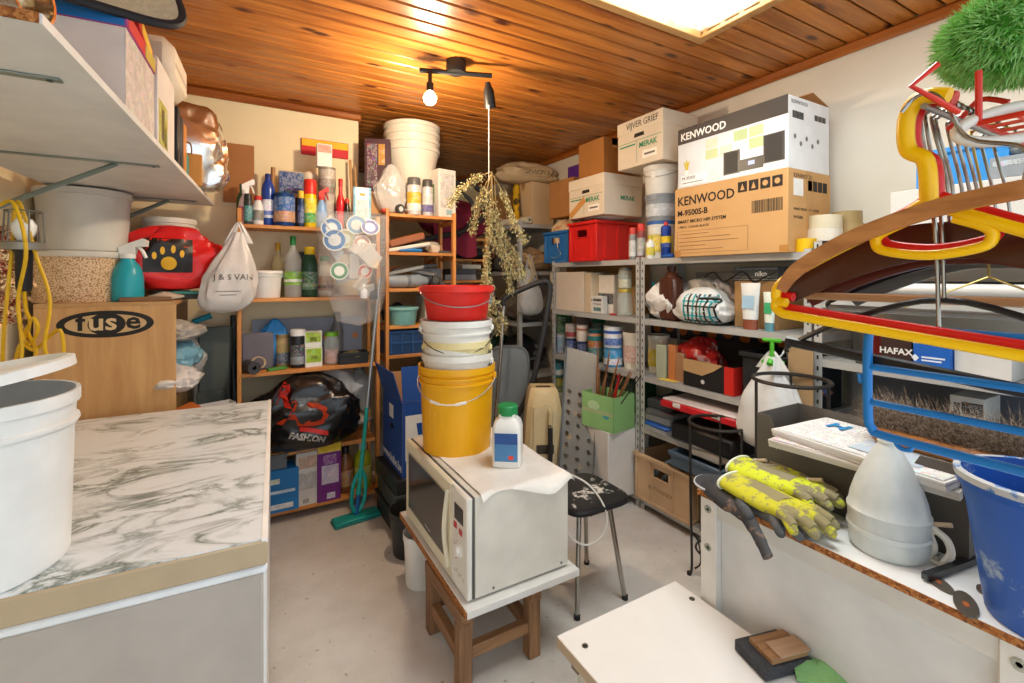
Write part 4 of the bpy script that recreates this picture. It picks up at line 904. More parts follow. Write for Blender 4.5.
# ================================================================ second pine unit and what stands around it
U2 = (.833, 1.345); SH2 = (1.935, 1.672, 1.42, 1.165, .965, .08)
rack('narrow pine shelf unit crammed with tools, white buckets on top', U2[0], U2[1], UY, 3.48, 1.965, SH2, 3)
z = SH2[0]
carton('low beige carton under the white buckets on the narrow unit', (1.08, 3.42, z), .46, .20, .155, '#c9a883', 0, None, False)
x_, w_, h_ = SY(384, 440, 127, 3.42, z)
for k in range(4):
    bucket(('lowest white bucket of the nested stack under the ceiling', 'second lowest white bucket of the nested stack', 'third white bucket up in the nested stack', 'topmost white bucket of the nested stack under the ceiling')[k], (x_, 3.42, z + .156 + k * .058), w_ / 2 * .985, h_ - .156 - 3 * .058 - .006, '#e2d9c8', .66, rings=0, name='white_bucket', group='nested white buckets')
l, r, h = at(361, 386, 140, 3.36, z); pack('dark maroon appliance box wrapped in plastic beside the white buckets', (l[0] + .03, 3.34, z + .156), .17, .16, h - .17, '#43252c', -.35, [(.1, .5, .1, .9, '#5d3540'), (.55, .8, .5, .9, '#b8863a'), (.15, .4, .2, .4, '#8d7a7c')])
carton('small beige carton under the maroon appliance box', (l[0] + .03, 3.34, z), .15, .14, .154, '#b98e62', 0, None, False)
l, r, h = at(377, 407, 163, 3.22, z); sack('clear crumpled plastic bag in front of the white buckets', (l[0], 3.245, z), r * 2.1, .10, h, m('#d3d2ce', .15, alpha=.6, bump=.4), 7.7, top=.7)
l, r, h = at(407, 421, 178, 3.205, z); aerosol('white and yellow spray can with a grey cap on the narrow unit', l, r, h, '#dcd8d2', '#5d5c5a', '#e0b63a', '#e8e4dc'); o = None
l, r, h = at(422, 433, 180, 3.205, z); aerosol('light grey spray can with dark cap beside the yellow one', l, r, h, '#cfcdca', '#4c4b49', '#d9d6d6', '#5a4f8a')
l, r, h = at(434, 455, 170, 3.22, z); t = pack('tall white carton with a coloured edge on the narrow unit', (l[0], 3.27, z), r * 1.9, .15, h, '#dcd5cc', .16, [(.12, .88, .2, .9, '#cfcac4'), (.45, .8, .05, .16, '#9fc0c4')], [(.1, .6, .3, .7, '#7f9a4c', 1)])
t = thing('caster_wheel', 'small grey caster wheel at the front of the narrow unit', 'wheel', (ony(400, 210, 3.19).x, 3.19, z + .034))
Mr = Matrix.Rotation(PI / 2, 4, 'X') @ Matrix.Rotation(.4, 4, 'Y')
obj('tyre', G().lathe([(.018, -.011), (.033, -.011), (.034, 0), (.033, .011), (.018, .011), (.018, -.011)], 24, M=Mr), m('#3d3d3e', .6), t); obj('hub', G().lathe([(0, -.013), (.018, -.013), (.018, .013), (0, .013)], 16, M=Mr), m('#c9c7c2', .4), t); obj('fork', G().tube([(0, 0, 0), (.03, .01, .005), (.05, .015, -.005)], .008, 6), m('#b5b3ae', .35, .6), t)
slabthing('red and white cable reel end beside the caster', (ony(385, 212, 3.20).x, 3.20, z), .06, .05, .03, '#b8433a', 'reel', 'cable_reel', .4, b=.012)
z = SH2[1]
slabthing('brown leatherette case lying tilted on the narrow unit', (.99, 3.30, z + .065), .27, .2, .05, '#9a5f3f', 'case', 'brown_case', .0, .5, .008, (0, math.radians(-16), .1))
slabthing('white plastic tray under the brown case', (1.0, 3.30, z + .020), .33, .22, .03, '#ded8cc', 'tray', 'white_tray', .0, .5, .01, (0, math.radians(-11), 0))
slabthing('beige square adapter beside the white tray', (1.20, 3.23, z), .07, .06, .055, '#cdbba6', 'adapter', 'power_adapter', .2, b=.008)
o = obj('blue_tube', G().tube([(.93, 3.19, z + .012), (1.02, 3.185, z + .015), (1.09, 3.19, z + .014)], [.008, .013, .012], 8), m('#1f74b8', .4)); tag(o, 'bright blue plastic handle at the shelf front', 'tool')
slabthing('dark grey gadget at the right end of the tool shelf', (1.27, 3.25, z), .10, .09, .02, '#4a4b4c', 'gadget', 'grey_gadget', .1)
z = SH2[2]
t = thing('vacuum_flask', 'light grey plastic cylinder lying on the tool shelf', 'cylinder', (1.0, 3.27, z + .05), 0, None, (0, PI / 2, .05)); turn(t, 'body', [(0, -.15), (.04, -.15), (.046, -.13), (.046, .06), (.05, .065), (.05, .10), (.035, .13), (.03, .16), (0, .16)], m('#8c97a0', .4), 24); turn(t, 'ring', [(.0465, .0), (.0495, .005), (.0495, .02), (.0465, .025)], m('#6d777f', .4), 24)
for k, (xx, zz, L_, col, an, lab) in enumerate(((.97, .115, .26, '#8f928f', -12, 'grey aluminium rail lying across the tool shelf'), (1.05, .135, .34, '#55585a', -8, 'dark long tool lying across the tool shelf'), (1.12, .10, .22, '#b8b2a6', 10, 'pale plastic strip lying on the tool shelf'))):
    slabthing(lab, (xx + .03, 3.25 + .05 * k, z + zz), L_, .035, .025, col, 'tool', 'long_tool', 0, .45, .005, (0, math.radians(an), .05 * k))
for k, (xx, col, lab) in enumerate(((1.2, '#2d2e30', 'black drill chuck on the tool shelf'), (1.26, '#4b4644', 'brown clamp on the tool shelf'), (1.23, '#1f2022', 'black charger on the tool shelf'))):
    sack(lab, (xx, 3.22 + .06 * k, z), .07, .07, .10 - .02 * k, m(col, .5), k + .3, 'tool', 'small_tool', fr=2, amp=.2)
slabthing('copper and orange hinge strip on the tool shelf', (.97, 3.20, z + .185), .10, .02, .014, '#c06a32', 'strip', 'hinge_strip', 0, rot=(0, -.15, 0)); C.objects['hinge_strip'].location = (1.10, 3.195, z)
z = SH2[3]
l, r, h = at(387, 418, 307, 3.25, z); t = thing('round_bowl', 'pale turquoise plastic bowl on the narrow unit', 'bowl', l); turn(t, 'body', [(0, 0), (r * .8, 0), (r * .83, .006), (r * .95, h * .9), (r * 1.0, h * .9), (r * 1.0, h), (r * .92, h), (r * .78, .01), (0, .01)], m('#7fb9b4', .35), 30)
turn(t, 'rim', [(r * .99, h * .86), (r * 1.03, h * .88), (r * 1.03, h), (r * .97, h + .003)], m('#8cc4be', .35), 30)
sack('black bundle at the back behind the turquoise bowl', (.98, 3.42, z), .22, .1, .15, m('#242322', .7), 4.2, 'bundle', 'cloth_bundle')
z = SH2[4]
a, b = ony(385, 350, 3.2), ony(428, 330, 3.2)
t = crate('dark blue plastic crate on the narrow unit', ((a.x + b.x) / 2, 3.30, z), b.x - a.x, .24, .165, '#1d3f6b', 0, 'crate', 'plastic_crate', False, False, .008)
for k in range(4): obj('rib', G().box(-.12 + k * .075, -.11 + k * .075, -.12, -.11, .01, .15), m('#2a5488', .4), t)
obj('rib', G().box(-.14, .14, -.121, -.11, .075, .085), m('#2a5488', .4), t)

# open blue carton on stacked bins
t = carton('open blue DIY-store carton with a white logo panel', (.985, 2.87, .334), .385, .43, .437, '#b58a5f', 0, (1.45, None, 1.85, None)); t['label'] = 'open blue and white printed moving carton with raised flaps'
m_cb = m('#17468f', .6)
for q_ in t.children:
    if q_.name.startswith('flap'): q_.data.materials.clear(); q_.data.materials.append(m_cb)
obj('back_flap', G().box(-.19, .19, 0, .004, 0, .10, M=Matrix.Translation((0, .213, .437)) @ Matrix.Rotation(-.1, 4, 'X')), card('#b58a5f'), t)
obj('print_side', G().box(-.1935, -.1925, -.214, .214, .002, .435), m_cb, t); obj('print_front', G().box(-.192, .192, -.2158, -.2148, .002, .435), m_cb, t)
obj('print_panel', G().box(-.175, .19, -.2166, -.2158, .10, .36), m('#dedbd4', .6), t)
bk = obj('bucket_icon', G().prism([(-.10, .24), (-.055, .24), (-.045, .31), (-.11, .31)], -.2174, -.2166), m_cb, t); obj('sofa_icon', G().prism([(-.14, .13), (-.03, .13), (-.03, .19), (-.05, .21), (-.12, .21), (-.14, .19)], -.2174, -.2166), m_cb, t)
txt(t, 'www.hubo.be', .072, (-.1942, .205, .03), '-x', m('#dfe3e8', .6), bold=.002)
obj('label_sticker', G().box(-.1945, -.1935, -.03, .06, .30, .38), m('#e6e4df', .6), t); obj('hand_hole', G().prism(lens(.035, .016, n=20), -.0006, .0006, Matrix.Translation((-.1942, .0, .25)) @ Matrix.Rotation(PI / 2, 4, 'Z')), m('#0c1322', .9), t)
slabthing('shallow black box under the blue carton', (.945, 2.86, .255), .40, .45, .0775, '#28282a', 'box', 'black_box', .02, .4)
crate('dark green-grey storage bin in the middle of the bin stack', (.95, 2.85, .135), .42, .46, .118, '#3f4743', .0, 'bin', 'storage_bin', False, False, .012)
crate('lowest dark storage bin on the concrete floor', (.96, 2.84, 0), .44, .48, .133, '#2d302f', .03, 'bin', 'storage_bin', False, False, .012)
t = bucket('round black waste bin on the floor behind the microwave stool', (.79, 2.50, 0), .115, .24, '#2a2a29', .8, rings=0, name='waste_bin', cat='bin')
p = onz(420, 596, 0); bucket('slim white plastic bin behind the wooden stool', (p.x + .04, p.y + .10, 0), .088, .25, '#e0ddd6', .85, rings=0, name='white_bin', cat='bin')

# ---------------------------------------------------------------- microwave on a low wooden stool
t = thing('work_stool', 'low wooden trestle stool with a white laminate board on top', 'stool', (0, 0, 0))
m_ow = wood('#6a472d', '#96704c', 2, 3, .7, rnd=True); BT = .312
obj('board', G().box(.685, 1.185, 1.515, 2.335, BT - .028, BT, .002), m('#e3e1dc', .4), t); obj('raw_edge', G().box(.682, .6855, 1.516, 2.334, BT - .027, BT - .003), m_chip, t)
LX, LY = (.672, .968), (1.552, 1.865)
for x in LX:
    for y_ in LY: obj('leg', G().box(x, x + .052, y_, y_ + .052, 0, BT - .075, .003), m_ow, t)
for x in LX: obj('apron', G().box(x + .002, x + .05, 1.54, 1.93, BT - .078, BT - .028, .003), wood('#6a472d', '#96704c', 1, 3, .7), t); obj('stretcher', G().box(x + .008, x + .044, LY[0] + .05, LY[1] + .002, .085, .13, .003), wood('#6a472d', '#96704c', 1, 3, .7), t)
for y_ in LY: obj('stretcher', G().box(LX[0] + .05, LX[1] + .002, y_ + .008, y_ + .044, .10, .145, .003), wood('#6a472d', '#96704c', 0, 3, .7), t)
MW, MD, MH = .735, .455, .375
t = thing('microwave_oven', 'cream microwave oven with dark window, buckets standing on it', 'microwave', (.928, 1.918, BT + .008), NX)
m_mw = m('#d9d4c8', .4); m_mwf = m('#dfd6bb', .4)
obj('casing', G().box(-MW / 2, MW / 2, -MD / 2 + .03, MD / 2, 0, MH, .006), m_mw, t)
obj('seam', G().box(-MW / 2 + .002, MW / 2 - .002, -MD / 2 + .024, -MD / 2 + .032, .003, MH - .003), m('#55524c', .7), t)
d_ = obj('door', G().box(-MW / 2, MW / 2 - .155, -MD / 2, -MD / 2 + .024, .0, MH, .006), m_mwf, t)
obj('window', G().box(-MW / 2 + .05, MW / 2 - .205, -MD / 2 - .002, -MD / 2 + .002, .06, MH - .055, .002), m('#33332f', .12, spec=.7), d_)
obj('window_trim', G().tube([(-MW / 2 + .05, -MD / 2 - .001, .06), (MW / 2 - .205, -MD / 2 - .001, .06), (MW / 2 - .205, -MD / 2 - .001, MH - .055), (-MW / 2 + .05, -MD / 2 - .001, MH - .055)], .003, 6, True), m('#a9a698', .3, .6), d_)
obj('door_handle', G().tube([(MW / 2 - .178, -MD / 2 - .002, .04), (MW / 2 - .185, -MD / 2 - .016, MH * .5), (MW / 2 - .178, -MD / 2 - .002, MH - .03)], .010, 8, sm=5), m('#e4dcc4', .4), d_)
txt(d_, 'Whirlpool', .016, (-.08, -MD / 2 - .0025, .075), '-y', m('#b9b5a8', .5))
c_ = obj('control_panel', G().box(MW / 2 - .153, MW / 2, -MD / 2, -MD / 2 + .024, 0, MH, .006), m('#e2dfd6', .4), t)
obj('display', G().box(MW / 2 - .115, MW / 2 - .035, -MD / 2 - .0015, -MD / 2 + .002, MH - .115, MH - .055), m('#2d2f33', .15), c_)
obj('dial', G().lathe([(.030, 0), (.030, .004), (.024, .006), (.022, .018), (0, .02)], 26, M=Matrix.Translation((MW / 2 - .075, -MD / 2, MH * .42)) @ Matrix.Rotation(PI / 2, 4, 'X')), m('#e9e7e0', .4), c_)
for x, zz in ((MW / 2 - .12, MH * .60), (MW / 2 - .07, MH * .58), (MW / 2 - .12, MH * .30)): obj('button', G().box(x, x + .026, -MD / 2 - .003, -MD / 2 + .002, zz, zz + .022, .001), m('#c0383c', .5), c_)
for k in range(5): obj('button', G().cbox((MW / 2 - .115 + .02 * k, -MD / 2 - .0005, MH * .16 + .008 * (k % 2)), (.012, .002, .012), .001), m('#d0ccc2', .5), c_)
for x in (-.3, .3):
    for y_ in (-.16, .16): obj('foot', G().lathe([(0, -.009), (.012, -.009), (.012, .002), (0, .002)], 12, (x, y_, 0)), m('#3a3a3a', .7), t)
obj('screw', G().lathe([(0, 0), (.005, 0), (.004, .003), (0, .003)], 10, M=Matrix.Translation((MW / 2, -.12, .02)) @ Matrix.Rotation(PI / 2, 4, 'Y')), m('#777777', .4, .7), t); obj('screw', G().lathe([(0, 0), (.005, 0), (.004, .003), (0, .003)], 10, M=Matrix.Translation((MW / 2, .19, .02)) @ Matrix.Rotation(PI / 2, 4, 'Y')), m('#777777', .4, .7), t)
MZ = BT + .008 + MH
c0 = C.objects['microwave_oven']
inv = (Matrix.Translation((.928, 1.918, BT + .008)) @ Matrix.Rotation(NX, 4, 'Z')).inverted()
pts = [inv @ Vector(p) for p in (ond(562, 474, 2.1), ond(574, 476, 2.12), ond(590, 486, 2.12), ond(603, 504, 2.1), ond(607, 522, 2.08), ond(600, 538, 2.06), ond(586, 545, 2.05), ond(572, 538, 2.06), ond(560, 520, 2.1))]
obj('power_cord', G().tube(pts, .0042, 8, sm=6), m('#d9d6cc', .4), t)
# white sheet draped on top
def f(i, j):
    x = .755 + i * .425; y_ = 1.528 + j * .44 + .02 * math.sin(i * 7)
    zz = MZ + .004 + .007 * abs(nz3((x * 9, y_ * 9, 0), 1, 2)) + .012 * max(0, nz3((x * 4, y_ * 4, 3), 1.3, 5))
    if x > 1.157: zz -= (x - 1.157) * 1.2
    if y_ < 1.55: zz -= (1.55 - y_) * 1.1
    return (x, y_, zz)
tag(obj('plastic_sheet', G().slab(f, 30, 30, .0015), m('#e6e2da', .4, bump=.3), None, 60), 'thin white plastic sheet crumpled over the microwave top', 'sheet')
p = onz(507, 466, MZ + .01)
t = thing('salt_bottle', 'square white bottle with green screw cap and blue label on the microwave', 'bottle', (p.x + .02, p.y + .03, MZ + .010), -.62)
def rsq(w, z0, n=28, k=.32): return [(math.copysign(abs(math.cos(2 * PI * i / n)) ** k, math.cos(2 * PI * i / n)) * w, math.copysign(abs(math.sin(2 * PI * i / n)) ** k, math.sin(2 * PI * i / n)) * w, z0) for i in range(n)]
g = G(); lv = [(.0, .0), (.058, 0), (.062, .006), (.062, .155), (.055, .18), (.036, .20), (.036, .215), (0, .215)]
g.grid(lambda i, j: (lambda w_, z_: rsq(max(w_, 1e-4), z_)[int(round(i * 28)) % 28])(*lv[int(round(j * 7))]), 28, 8, wrap=True)
obj('body', g, m('#e4e2dc', .35), t)
turn(t, 'cap', [(0, .208), (.042, .208), (.043, .212), (.043, .245), (.039, .25), (0, .25)], m('#1f8a4a', .4), 26)
lb_ = obj('paper_label', G().box(-.048, .048, -.0638, -.062, .028, .145), m('#4a7fae', .5), t); obj('label_band', G().box(-.048, .048, -.0645, -.0638, .10, .145), m('#274f8f', .5), lb_); obj('label_spot', G().prism(lens(.012, .009, n=16), -.0645, -.0638, Matrix.Translation((.02, 0, .045))), m('#d8452c', .5), lb_)
# stack of buckets
p = onz(457, 446, MZ); bx_, by_ = p.x, p.y
bucket('large deep yellow bucket with white grip standing on the microwave', (bx_, by_, MZ), .182, .395, '#e8a80c', .87, rings=2, handle='#cfcac0', hang=2.15, grip='#e6e2d8', rz=-YAW - .15, dirt='#eadfb8', name='yellow_bucket')
C.objects['yellow_bucket'].children[0].data.materials[0] = m('#e8a80c', .35, var=.04, dirt='#efe3c4', damt=.305, sc=3.2)
for k, (rr_, zt, hh, col, lab) in enumerate(((.168, 1.145, .30, '#e3e1d9', 'white bucket nested in the yellow one'), (.160, 1.205, .30, '#e4d49c', 'cream bucket nested between two white buckets'), (.170, 1.30, .33, '#e6e4dd', 'upper white ribbed bucket directly under the red basin'))):
    bucket(lab, (bx_ + (.002, .0, -.002)[k], by_, zt - hh), rr_, hh, col, .80, rings=1 if k == 2 else 0, handle='#4a4a48', hang=2.0 + .1 * k, rz=-YAW + .2 * (k - 1), name='nested_bucket')
x_, w_, h_ = SY(421, 494, 288, by_, 1.302)
bucket('bright red basin with wire handle on top of the bucket stack', (bx_, by_, 1.302), w_ / 2 * .98, h_ + .012, '#dd2b22', .83, rings=0, handle='#9a9a98', hang=2.0, rz=-YAW + .25, name='red_basin', cat='basin')

# ---------------------------------------------------------------- alcove: third pine unit, bins, cloth, hose
U3 = (1.47, 1.975); rack('pine shelf unit in the alcove holding a maroon cloth', U3[0], U3[1], 3.90, 4.22, 1.87, (1.855, 1.665, 1.47), 3)
t = thing('maroon_cloth', 'maroon fabric heap over the alcove shelf unit', 'cloth', (1.72, 4.02, 1.857), 0); obj('heap', crumple(.62, .30, .36, 2.7, .22, 3.6, 34, 24, .5, .7), m('#7d1f38', .85, bump=.3), t)
obj('drape', G().slab(lambda i, j: (-.29 + .40 * i, -.145 - .012 * abs(math.sin(9 * i)) - .04 * j, .12 - .27 * j + .03 * math.sin(6 * i)), 18, 8, .006), m('#86243c', .85), t)
pts = [ony(u, v, 3.80) for u, v in ((448, 186), (468, 182), (483, 195), (486, 210), (478, 222), (460, 232), (440, 236), (415, 242))]
o = obj('vacuum_hose', G().tube(pts, .024, 10, sm=8), m('#2c2b2c', .5)); tag(o, 'thick black vacuum hose looped over the maroon cloth', 'hose')
o = obj('vacuum_hose', G().tube([ony(u, v, 3.84) for u, v in ((456, 190), (470, 200), (474, 216), (466, 228), (458, 236))], .018, 10, sm=8), m('#37393a', .5)); tag(o, 'thinner grey hose coiled inside the black hose loop', 'hose')
slabthing('black cushion below the maroon cloth on the alcove unit', (1.76, 4.0, 1.667), .40, .24, .10, '#1f1f21', 'cushion', 'black_cushion', 0, .8, .04)
for k, (xx, zz, w_, hh, col, lab) in enumerate(((1.70, 1.472, .30, .05, '#8d9195', 'grey slide tray on the alcove unit'), (1.72, 1.523, .26, .05, '#4c4f52', 'dark gadget on the grey slide tray'), (1.80, 1.574, .2, .04, '#b5b2aa', 'pale plate on top of the dark gadget'))):
    slabthing(lab, (xx, 4.0, zz), w_, .2, hh, col, 'tray', 'metal_tray', .05 * k)
carton('white carton on the floor stack of the alcove', (1.62, 3.98, 1.16), .46, .3, .22, '#cfc8bd', 0, None, False)
carton('plain brown carton low in the alcove stack', (1.62, 3.98, .0), .50, .34, .60, '#8a6b4c', 0, None, True)
crate('grey bin under the white alcove carton', (1.62, 3.98, .602), .50, .34, .556, '#6c7074', 0, 'bin', 'storage_bin', False, False, .012)
a, b = ony(430, 310, 3.55), ony(492, 268, 3.55)
t = crate('light blue plastic box behind the red basin', ((a.x + b.x) / 2 + .02, 3.66, 1.26), b.x - a.x, .22, .17, '#7ea0c9', .0, 'box', 'blue_tub', False, False, .012)
for k in range(4): obj('vent_hole', G().prism(lens(.012, .008, n=12), -.001, .001, Matrix.Translation((.145 + .0 * k, -.105, .03 + .032 * k))), m('#1c2430', .8), t)
crate('large pale grey bin under the light blue box', ((a.x + b.x) / 2 + .02, 3.68, .62), .44, .30, .638, '#b9bab6', .0, 'bin', 'storage_bin', False, False, .015)
carton('brown carton under the pale grey bin', ((a.x + b.x) / 2 + .02, 3.68, 0), .40, .32, .618, '#7d6246', 0, None, True)
# dried plant hanging from a string off the spotlight
hk = Vector((B2.x + .012, B2.y, 2.44)); nd = Vector((B2.x + .012, B2.y, 2.02))
t = thing('dried_plant', 'bunch of dried herb hanging upside down from a white string', 'plant', (0, 0, 0))
obj('string', G().tube([hk + Vector((0, 0, .02)), nd], .0028, 6), m('#d8d2c6', .8), t)
rr = random.Random(21); gs = G(); gl = G(); D2 = 2.60
ms = [[(493, 172), (475, 178), (458, 192), (449, 205)], [(493, 172), (488, 200), (494, 235), (505, 262), (512, 290)], [(493, 172), (496, 215), (508, 238), (517, 260), (521, 275)], [(493, 172), (490, 230), (488, 270), (495, 300), (506, 325)], [(493, 172), (482, 195), (476, 215), (474, 232)], [(493, 172), (505, 200), (512, 222), (524, 240)], [(493, 174), (490, 240), (486, 285), (490, 310), (500, 330)], [(493, 176), (499, 225), (503, 250), (514, 275)]]
for bq in ms:
    P_ = spline([ond(u + rr.uniform(-2, 2), v, D2 + rr.uniform(-.05, .05)) for u, v in bq], 7); gs.tube(P_, .0032, 5)
    for k in range(5, len(P_)):
        for q in range(22):
            c = P_[k] + Vector((rr.gauss(0, .011), rr.gauss(0, .013), rr.gauss(0, .013))); d = Vector((rr.gauss(0, .6), rr.gauss(0, .6), -1 + rr.gauss(0, .5))).normalized() * rr.uniform(.012, .026)
            e_ = d.cross(Vector((rr.gauss(0, 1), rr.gauss(0, 1), rr.gauss(0, 1)))).normalized() * .0032; gl._a([c, c + d * .5 + e_, c + d, c + d * .5 - e_], [(0, 1, 2, 3)])
obj('stems', gs, m('#9a8152', .9), t); o = obj('dried_leaves', gl, m('#a89b62', .9, dirt='#c7ba86', damt=.5, sc=40), t, 0, False); o['kind'] = 'stuff'

# ---------------------------------------------------------------- steel rack at the back on the right
m_stl = m('#bcbdba', .45, .25); m_stl2 = m('#a9aaa7', .45, .25)
def angle_post(t, x, y_, sx, sy, top, holes=True, z0=0.0, sp=.05):
    p = obj('post', G().box(x, x + sx * .036, y_, y_ + sy * .0025, z0, top).box(x, x + sx * .0025, y_, y_ + sy * .036, z0, top), m_stl, t)
    if holes:
        g = G(); zz = z0 + .03
        while zz < top - .02:
            g.box(x - sx * .0006, x + sx * .001, y_ + sy * .014, y_ + sy * .022, zz, zz + .018); g.box(x + sx * .014, x + sx * .022, y_ - sy * .0006, y_ + sy * .001, zz, zz + .018); zz += sp
        o = obj('slot', g, m('#2a2a29', .8), p); o['kind'] = 'stuff'
    return p
def steel_rack(label, x0, x1, y0, y1, top, levels, posts=((0, 0), (0, 1), (1, 0), (1, 1)), hl=True):
    t = thing('steel_rack', label, 'shelf unit', (0, 0, 0))
    for i, j in posts: angle_post(t, (x0, x1)[i], (y0, y1)[j], 1 - 2 * i, 1 - 2 * j, top, hl and i == 0)
    for z_ in levels:
        s = obj('shelf', G().box(x0 + .003, x1 - .003, y0 + .003, y1 - .003, z_ - .003, z_), m_stl2, t)
        obj('shelf_lip', G().box(x0 + .003, x0 + .006, y0 + .003, y1 - .003, z_ - .036, z_ - .003).box(x1 - .006, x1 - .003, y0 + .003, y1 - .003, z_ - .036, z_ - .003).box(x0 + .006, x1 - .006, y0 + .003, y0 + .006, z_ - .036, z_ - .003).box(x0 + .006, x1 - .006, y1 - .006, y1 - .003, z_ - .036, z_ - .003), m_stl, s)
    return t
q = ond(519, 223, 4.25); DX, DY = q.x, q.y
DZ = (q.z, 1.552, 1.08, .6, .1)
steel_rack('far grey steel rack in the alcove under the paper sack', DX, 2.63, DY, DY + .95, DZ[0] + .03, DZ, hl=False)
# ---------------------------------------------------------------- on the far steel rack
z = DZ[0]
carton('tall pale carton on the far steel rack beneath the paper sack', (2.43, DY + .16, z), .26, .28, .395, '#d3b48c', .1, None, True)
t = thing('paper_sack', 'crumpled beige paper sack with printed letters lying under the ceiling', 'sack', (2.36, DY + .20, z + .396), -.15)
obj('body', crumple(.60, .34, .215, 5.1, .24, 5.0, 44, 28, .34, .85), m('#c9ad86', .85, bump=.4), t); wrap(txt(t, 'SAVONIC', .066, (.23, -.4, .075), '-y', m('#4c3c2c', .8), xs=-1.1), t.children[0], .002)
a = Vector((2.27, DY - .02, z)); o = obj('striped_tube', G().tube([Vector((DX + .03, DY + .10, z + .03)), Vector((DX + .10, DY + .22, z + .38))], .034, 12), m('#3b3420', .6, dirt='#d6a71c', damt=.48, sc=7)); tag(o, 'yellow and black printed roll leaning beside the pale carton', 'roll')
t = thing('paper_roll', 'cream wallpaper roll lying end-on at the rack corner', 'roll', (DX + .06, DY + .16, z + .034), 0, None, (PI / 2, 0, .25)); turn(t, 'paper', [(.012, -.18), (.032, -.18), (.032, .18), (.012, .18), (.012, -.18)], m('#d9d0b8', .8), 22); turn(t, 'core', [(.009, -.182), (.0125, -.182), (.0125, .182), (.009, .182), (.009, -.182)], m('#6f8a3a', .8), 16)
carton('brown carton with yellow tape standing behind the striped roll', (DX + .17, DY + .62, z), .24, .3, .34, '#a77b4e', .2, None, True, tapecol='#d7a81e')
z = DZ[1]
sack('crumpled brown wrapping paper on the far rack', (DX + .22, DY + .18, z), .34, .30, .24, m('#a88a66', .85), 1.2, 'paper', 'wrapping_paper', amp=.25)
sack('black and grey rag pile beside the wrapping paper', (DX + .12, DY + .52, z), .22, .3, .20, m('#4c4844', .85), 2.9, 'rag', 'rag_pile', amp=.22)
sack('reddish brown net bag on the far rack shelf', (DX + .10, DY + .80, z), .2, .22, .22, m('#7a3524', .7), 6.2, amp=.22)
t = handled_bag('clear plastic bag knotted with twine hanging from the far rack', (DX + .06, DY - .09, z + .02), .24, .16, .42, m('#cfd0cd', .12, alpha=.5, bump=.4), 7.0, hl=.16)
g = G()
rr = random.Random(4)
for k in range(3): g.tube([Vector((rr.uniform(-.06, .06), -.02, .12)), Vector((rr.uniform(-.05, .05), -.05, .05)), Vector((rr.uniform(-.03, .03), -.06, -.05)), Vector((rr.uniform(-.08, .08), -.06, -.12))], .004, 6, sm=6)
obj('twine', g, m('#c2a878', .9), t)
z = DZ[2]
for k, (yy, w_, hh, col, lab) in enumerate(((.18, .34, .20, '#55504a', 'dark cloth pile on the middle far shelf'), (.55, .34, .26, '#7d756a', 'grey-brown sack on the middle far shelf'), (.82, .2, .2, '#2e3d36', 'dark green bag on the middle far shelf'))):
    sack(lab, (DX + .2, DY + yy, z), .32, w_, hh, m(col, .8), 2.2 * k + 1, 'sack', 'storage_sack', amp=.2)
z = DZ[3]
sack('black rubbish bag on the lower far shelf', (DX + .2, DY + .3, z), .36, .44, .36, m('#1d1d1f', .4), 3.8, amp=.2); sack('green garden bag on the lower far shelf', (DX + .2, DY + .75, z), .34, .3, .30, m('#2f5a3a', .6), 5.8, amp=.2)

# ---------------------------------------------------------------- vacuum cleaner, boards, stool between the racks
vc = ond(543, 470, 3.30); vx, vy = vc.x, vc.y
t = thing('vacuum_cleaner', 'beige upright vacuum cleaner body with a black hose clip', 'vacuum cleaner', (vx, vy, 0), -YAW * .9)
m_vb = m('#c2ad82', .45); VT = ond(543, 386, 3.30).z
g = G()
def vsec(z_, hw, d0, d1, b=.03): return [(-hw + b, -d0, z_), (hw - b, -d0, z_), (hw, -d0 + b, z_), (hw, d1, z_), (-hw, d1, z_), (-hw, -d0 + b, z_)]
secs = [vsec(.03, .14, .11, .12), vsec(.30, .138, .115, .12), vsec(VT - .14, .12, .10, .11), vsec(VT - .03, .10, .08, .10), vsec(VT, .085, .06, .085)]
n = 6; vs_ = [p for s in secs for p in s]; fs_ = [tuple(range(n)), tuple(range((len(secs) - 1) * n, len(secs) * n))]
for k in range(len(secs) - 1): fs_ += [(k * n + q, k * n + (q + 1) % n, (k + 1) * n + (q + 1) % n, (k + 1) * n + q) for q in range(n)]
obj('body', g._a(vs_, fs_), m_vb, t)
obj('front_cover', G().prism([(-.085, .10), (.085, .10), (.075, VT - .12), (.0, VT - .09), (-.075, VT - .12)], -.124, -.10), m('#cbb88f', .45), t)
obj('vent', G().box(-.06, .06, -.128, -.122, .30, .36), m('#3b372f', .7), t); obj('handle_slot', G().cbox((0, -.015, VT - .006), (.11, .05, .016), .004), m('#4a4132', .7), t)
obj('hose_clip', G().tube([(.035, -.12, VT - .14), (.035, -.16, VT - .15), (.03, -.165, VT - .24)], .018, 8), m('#b7a67e', .5), t)
obj('hose', G().tube([(.03, -.165, VT - .22), (.03, -.17, VT - .40), (.02, -.17, VT - .55)], .017, 10, sm=4), m('#242425', .5), t)
for s in (-1, 1): obj('wheel', G().lathe([(0, -.012), (.035, -.012), (.035, .012), (0, .012)], 18, M=Matrix.Translation((s * .13, .06, .035)) @ Matrix.Rotation(PI / 2, 4, 'Y')), m('#2b2a28', .6), t)
t = thing('vacuum_wand', 'chrome vacuum tube with black bent handle and hose', 'vacuum tube', (0, 0, 0))
A_ = [ond(u, v, 3.42) for u, v in ((488, 480), (495, 420), (501, 350), (504, 303))]; A_[0].z = .012
obj('tube', G().tube(A_, .013, 10, sm=3), m('#b7b4ac', .2, .9), t)
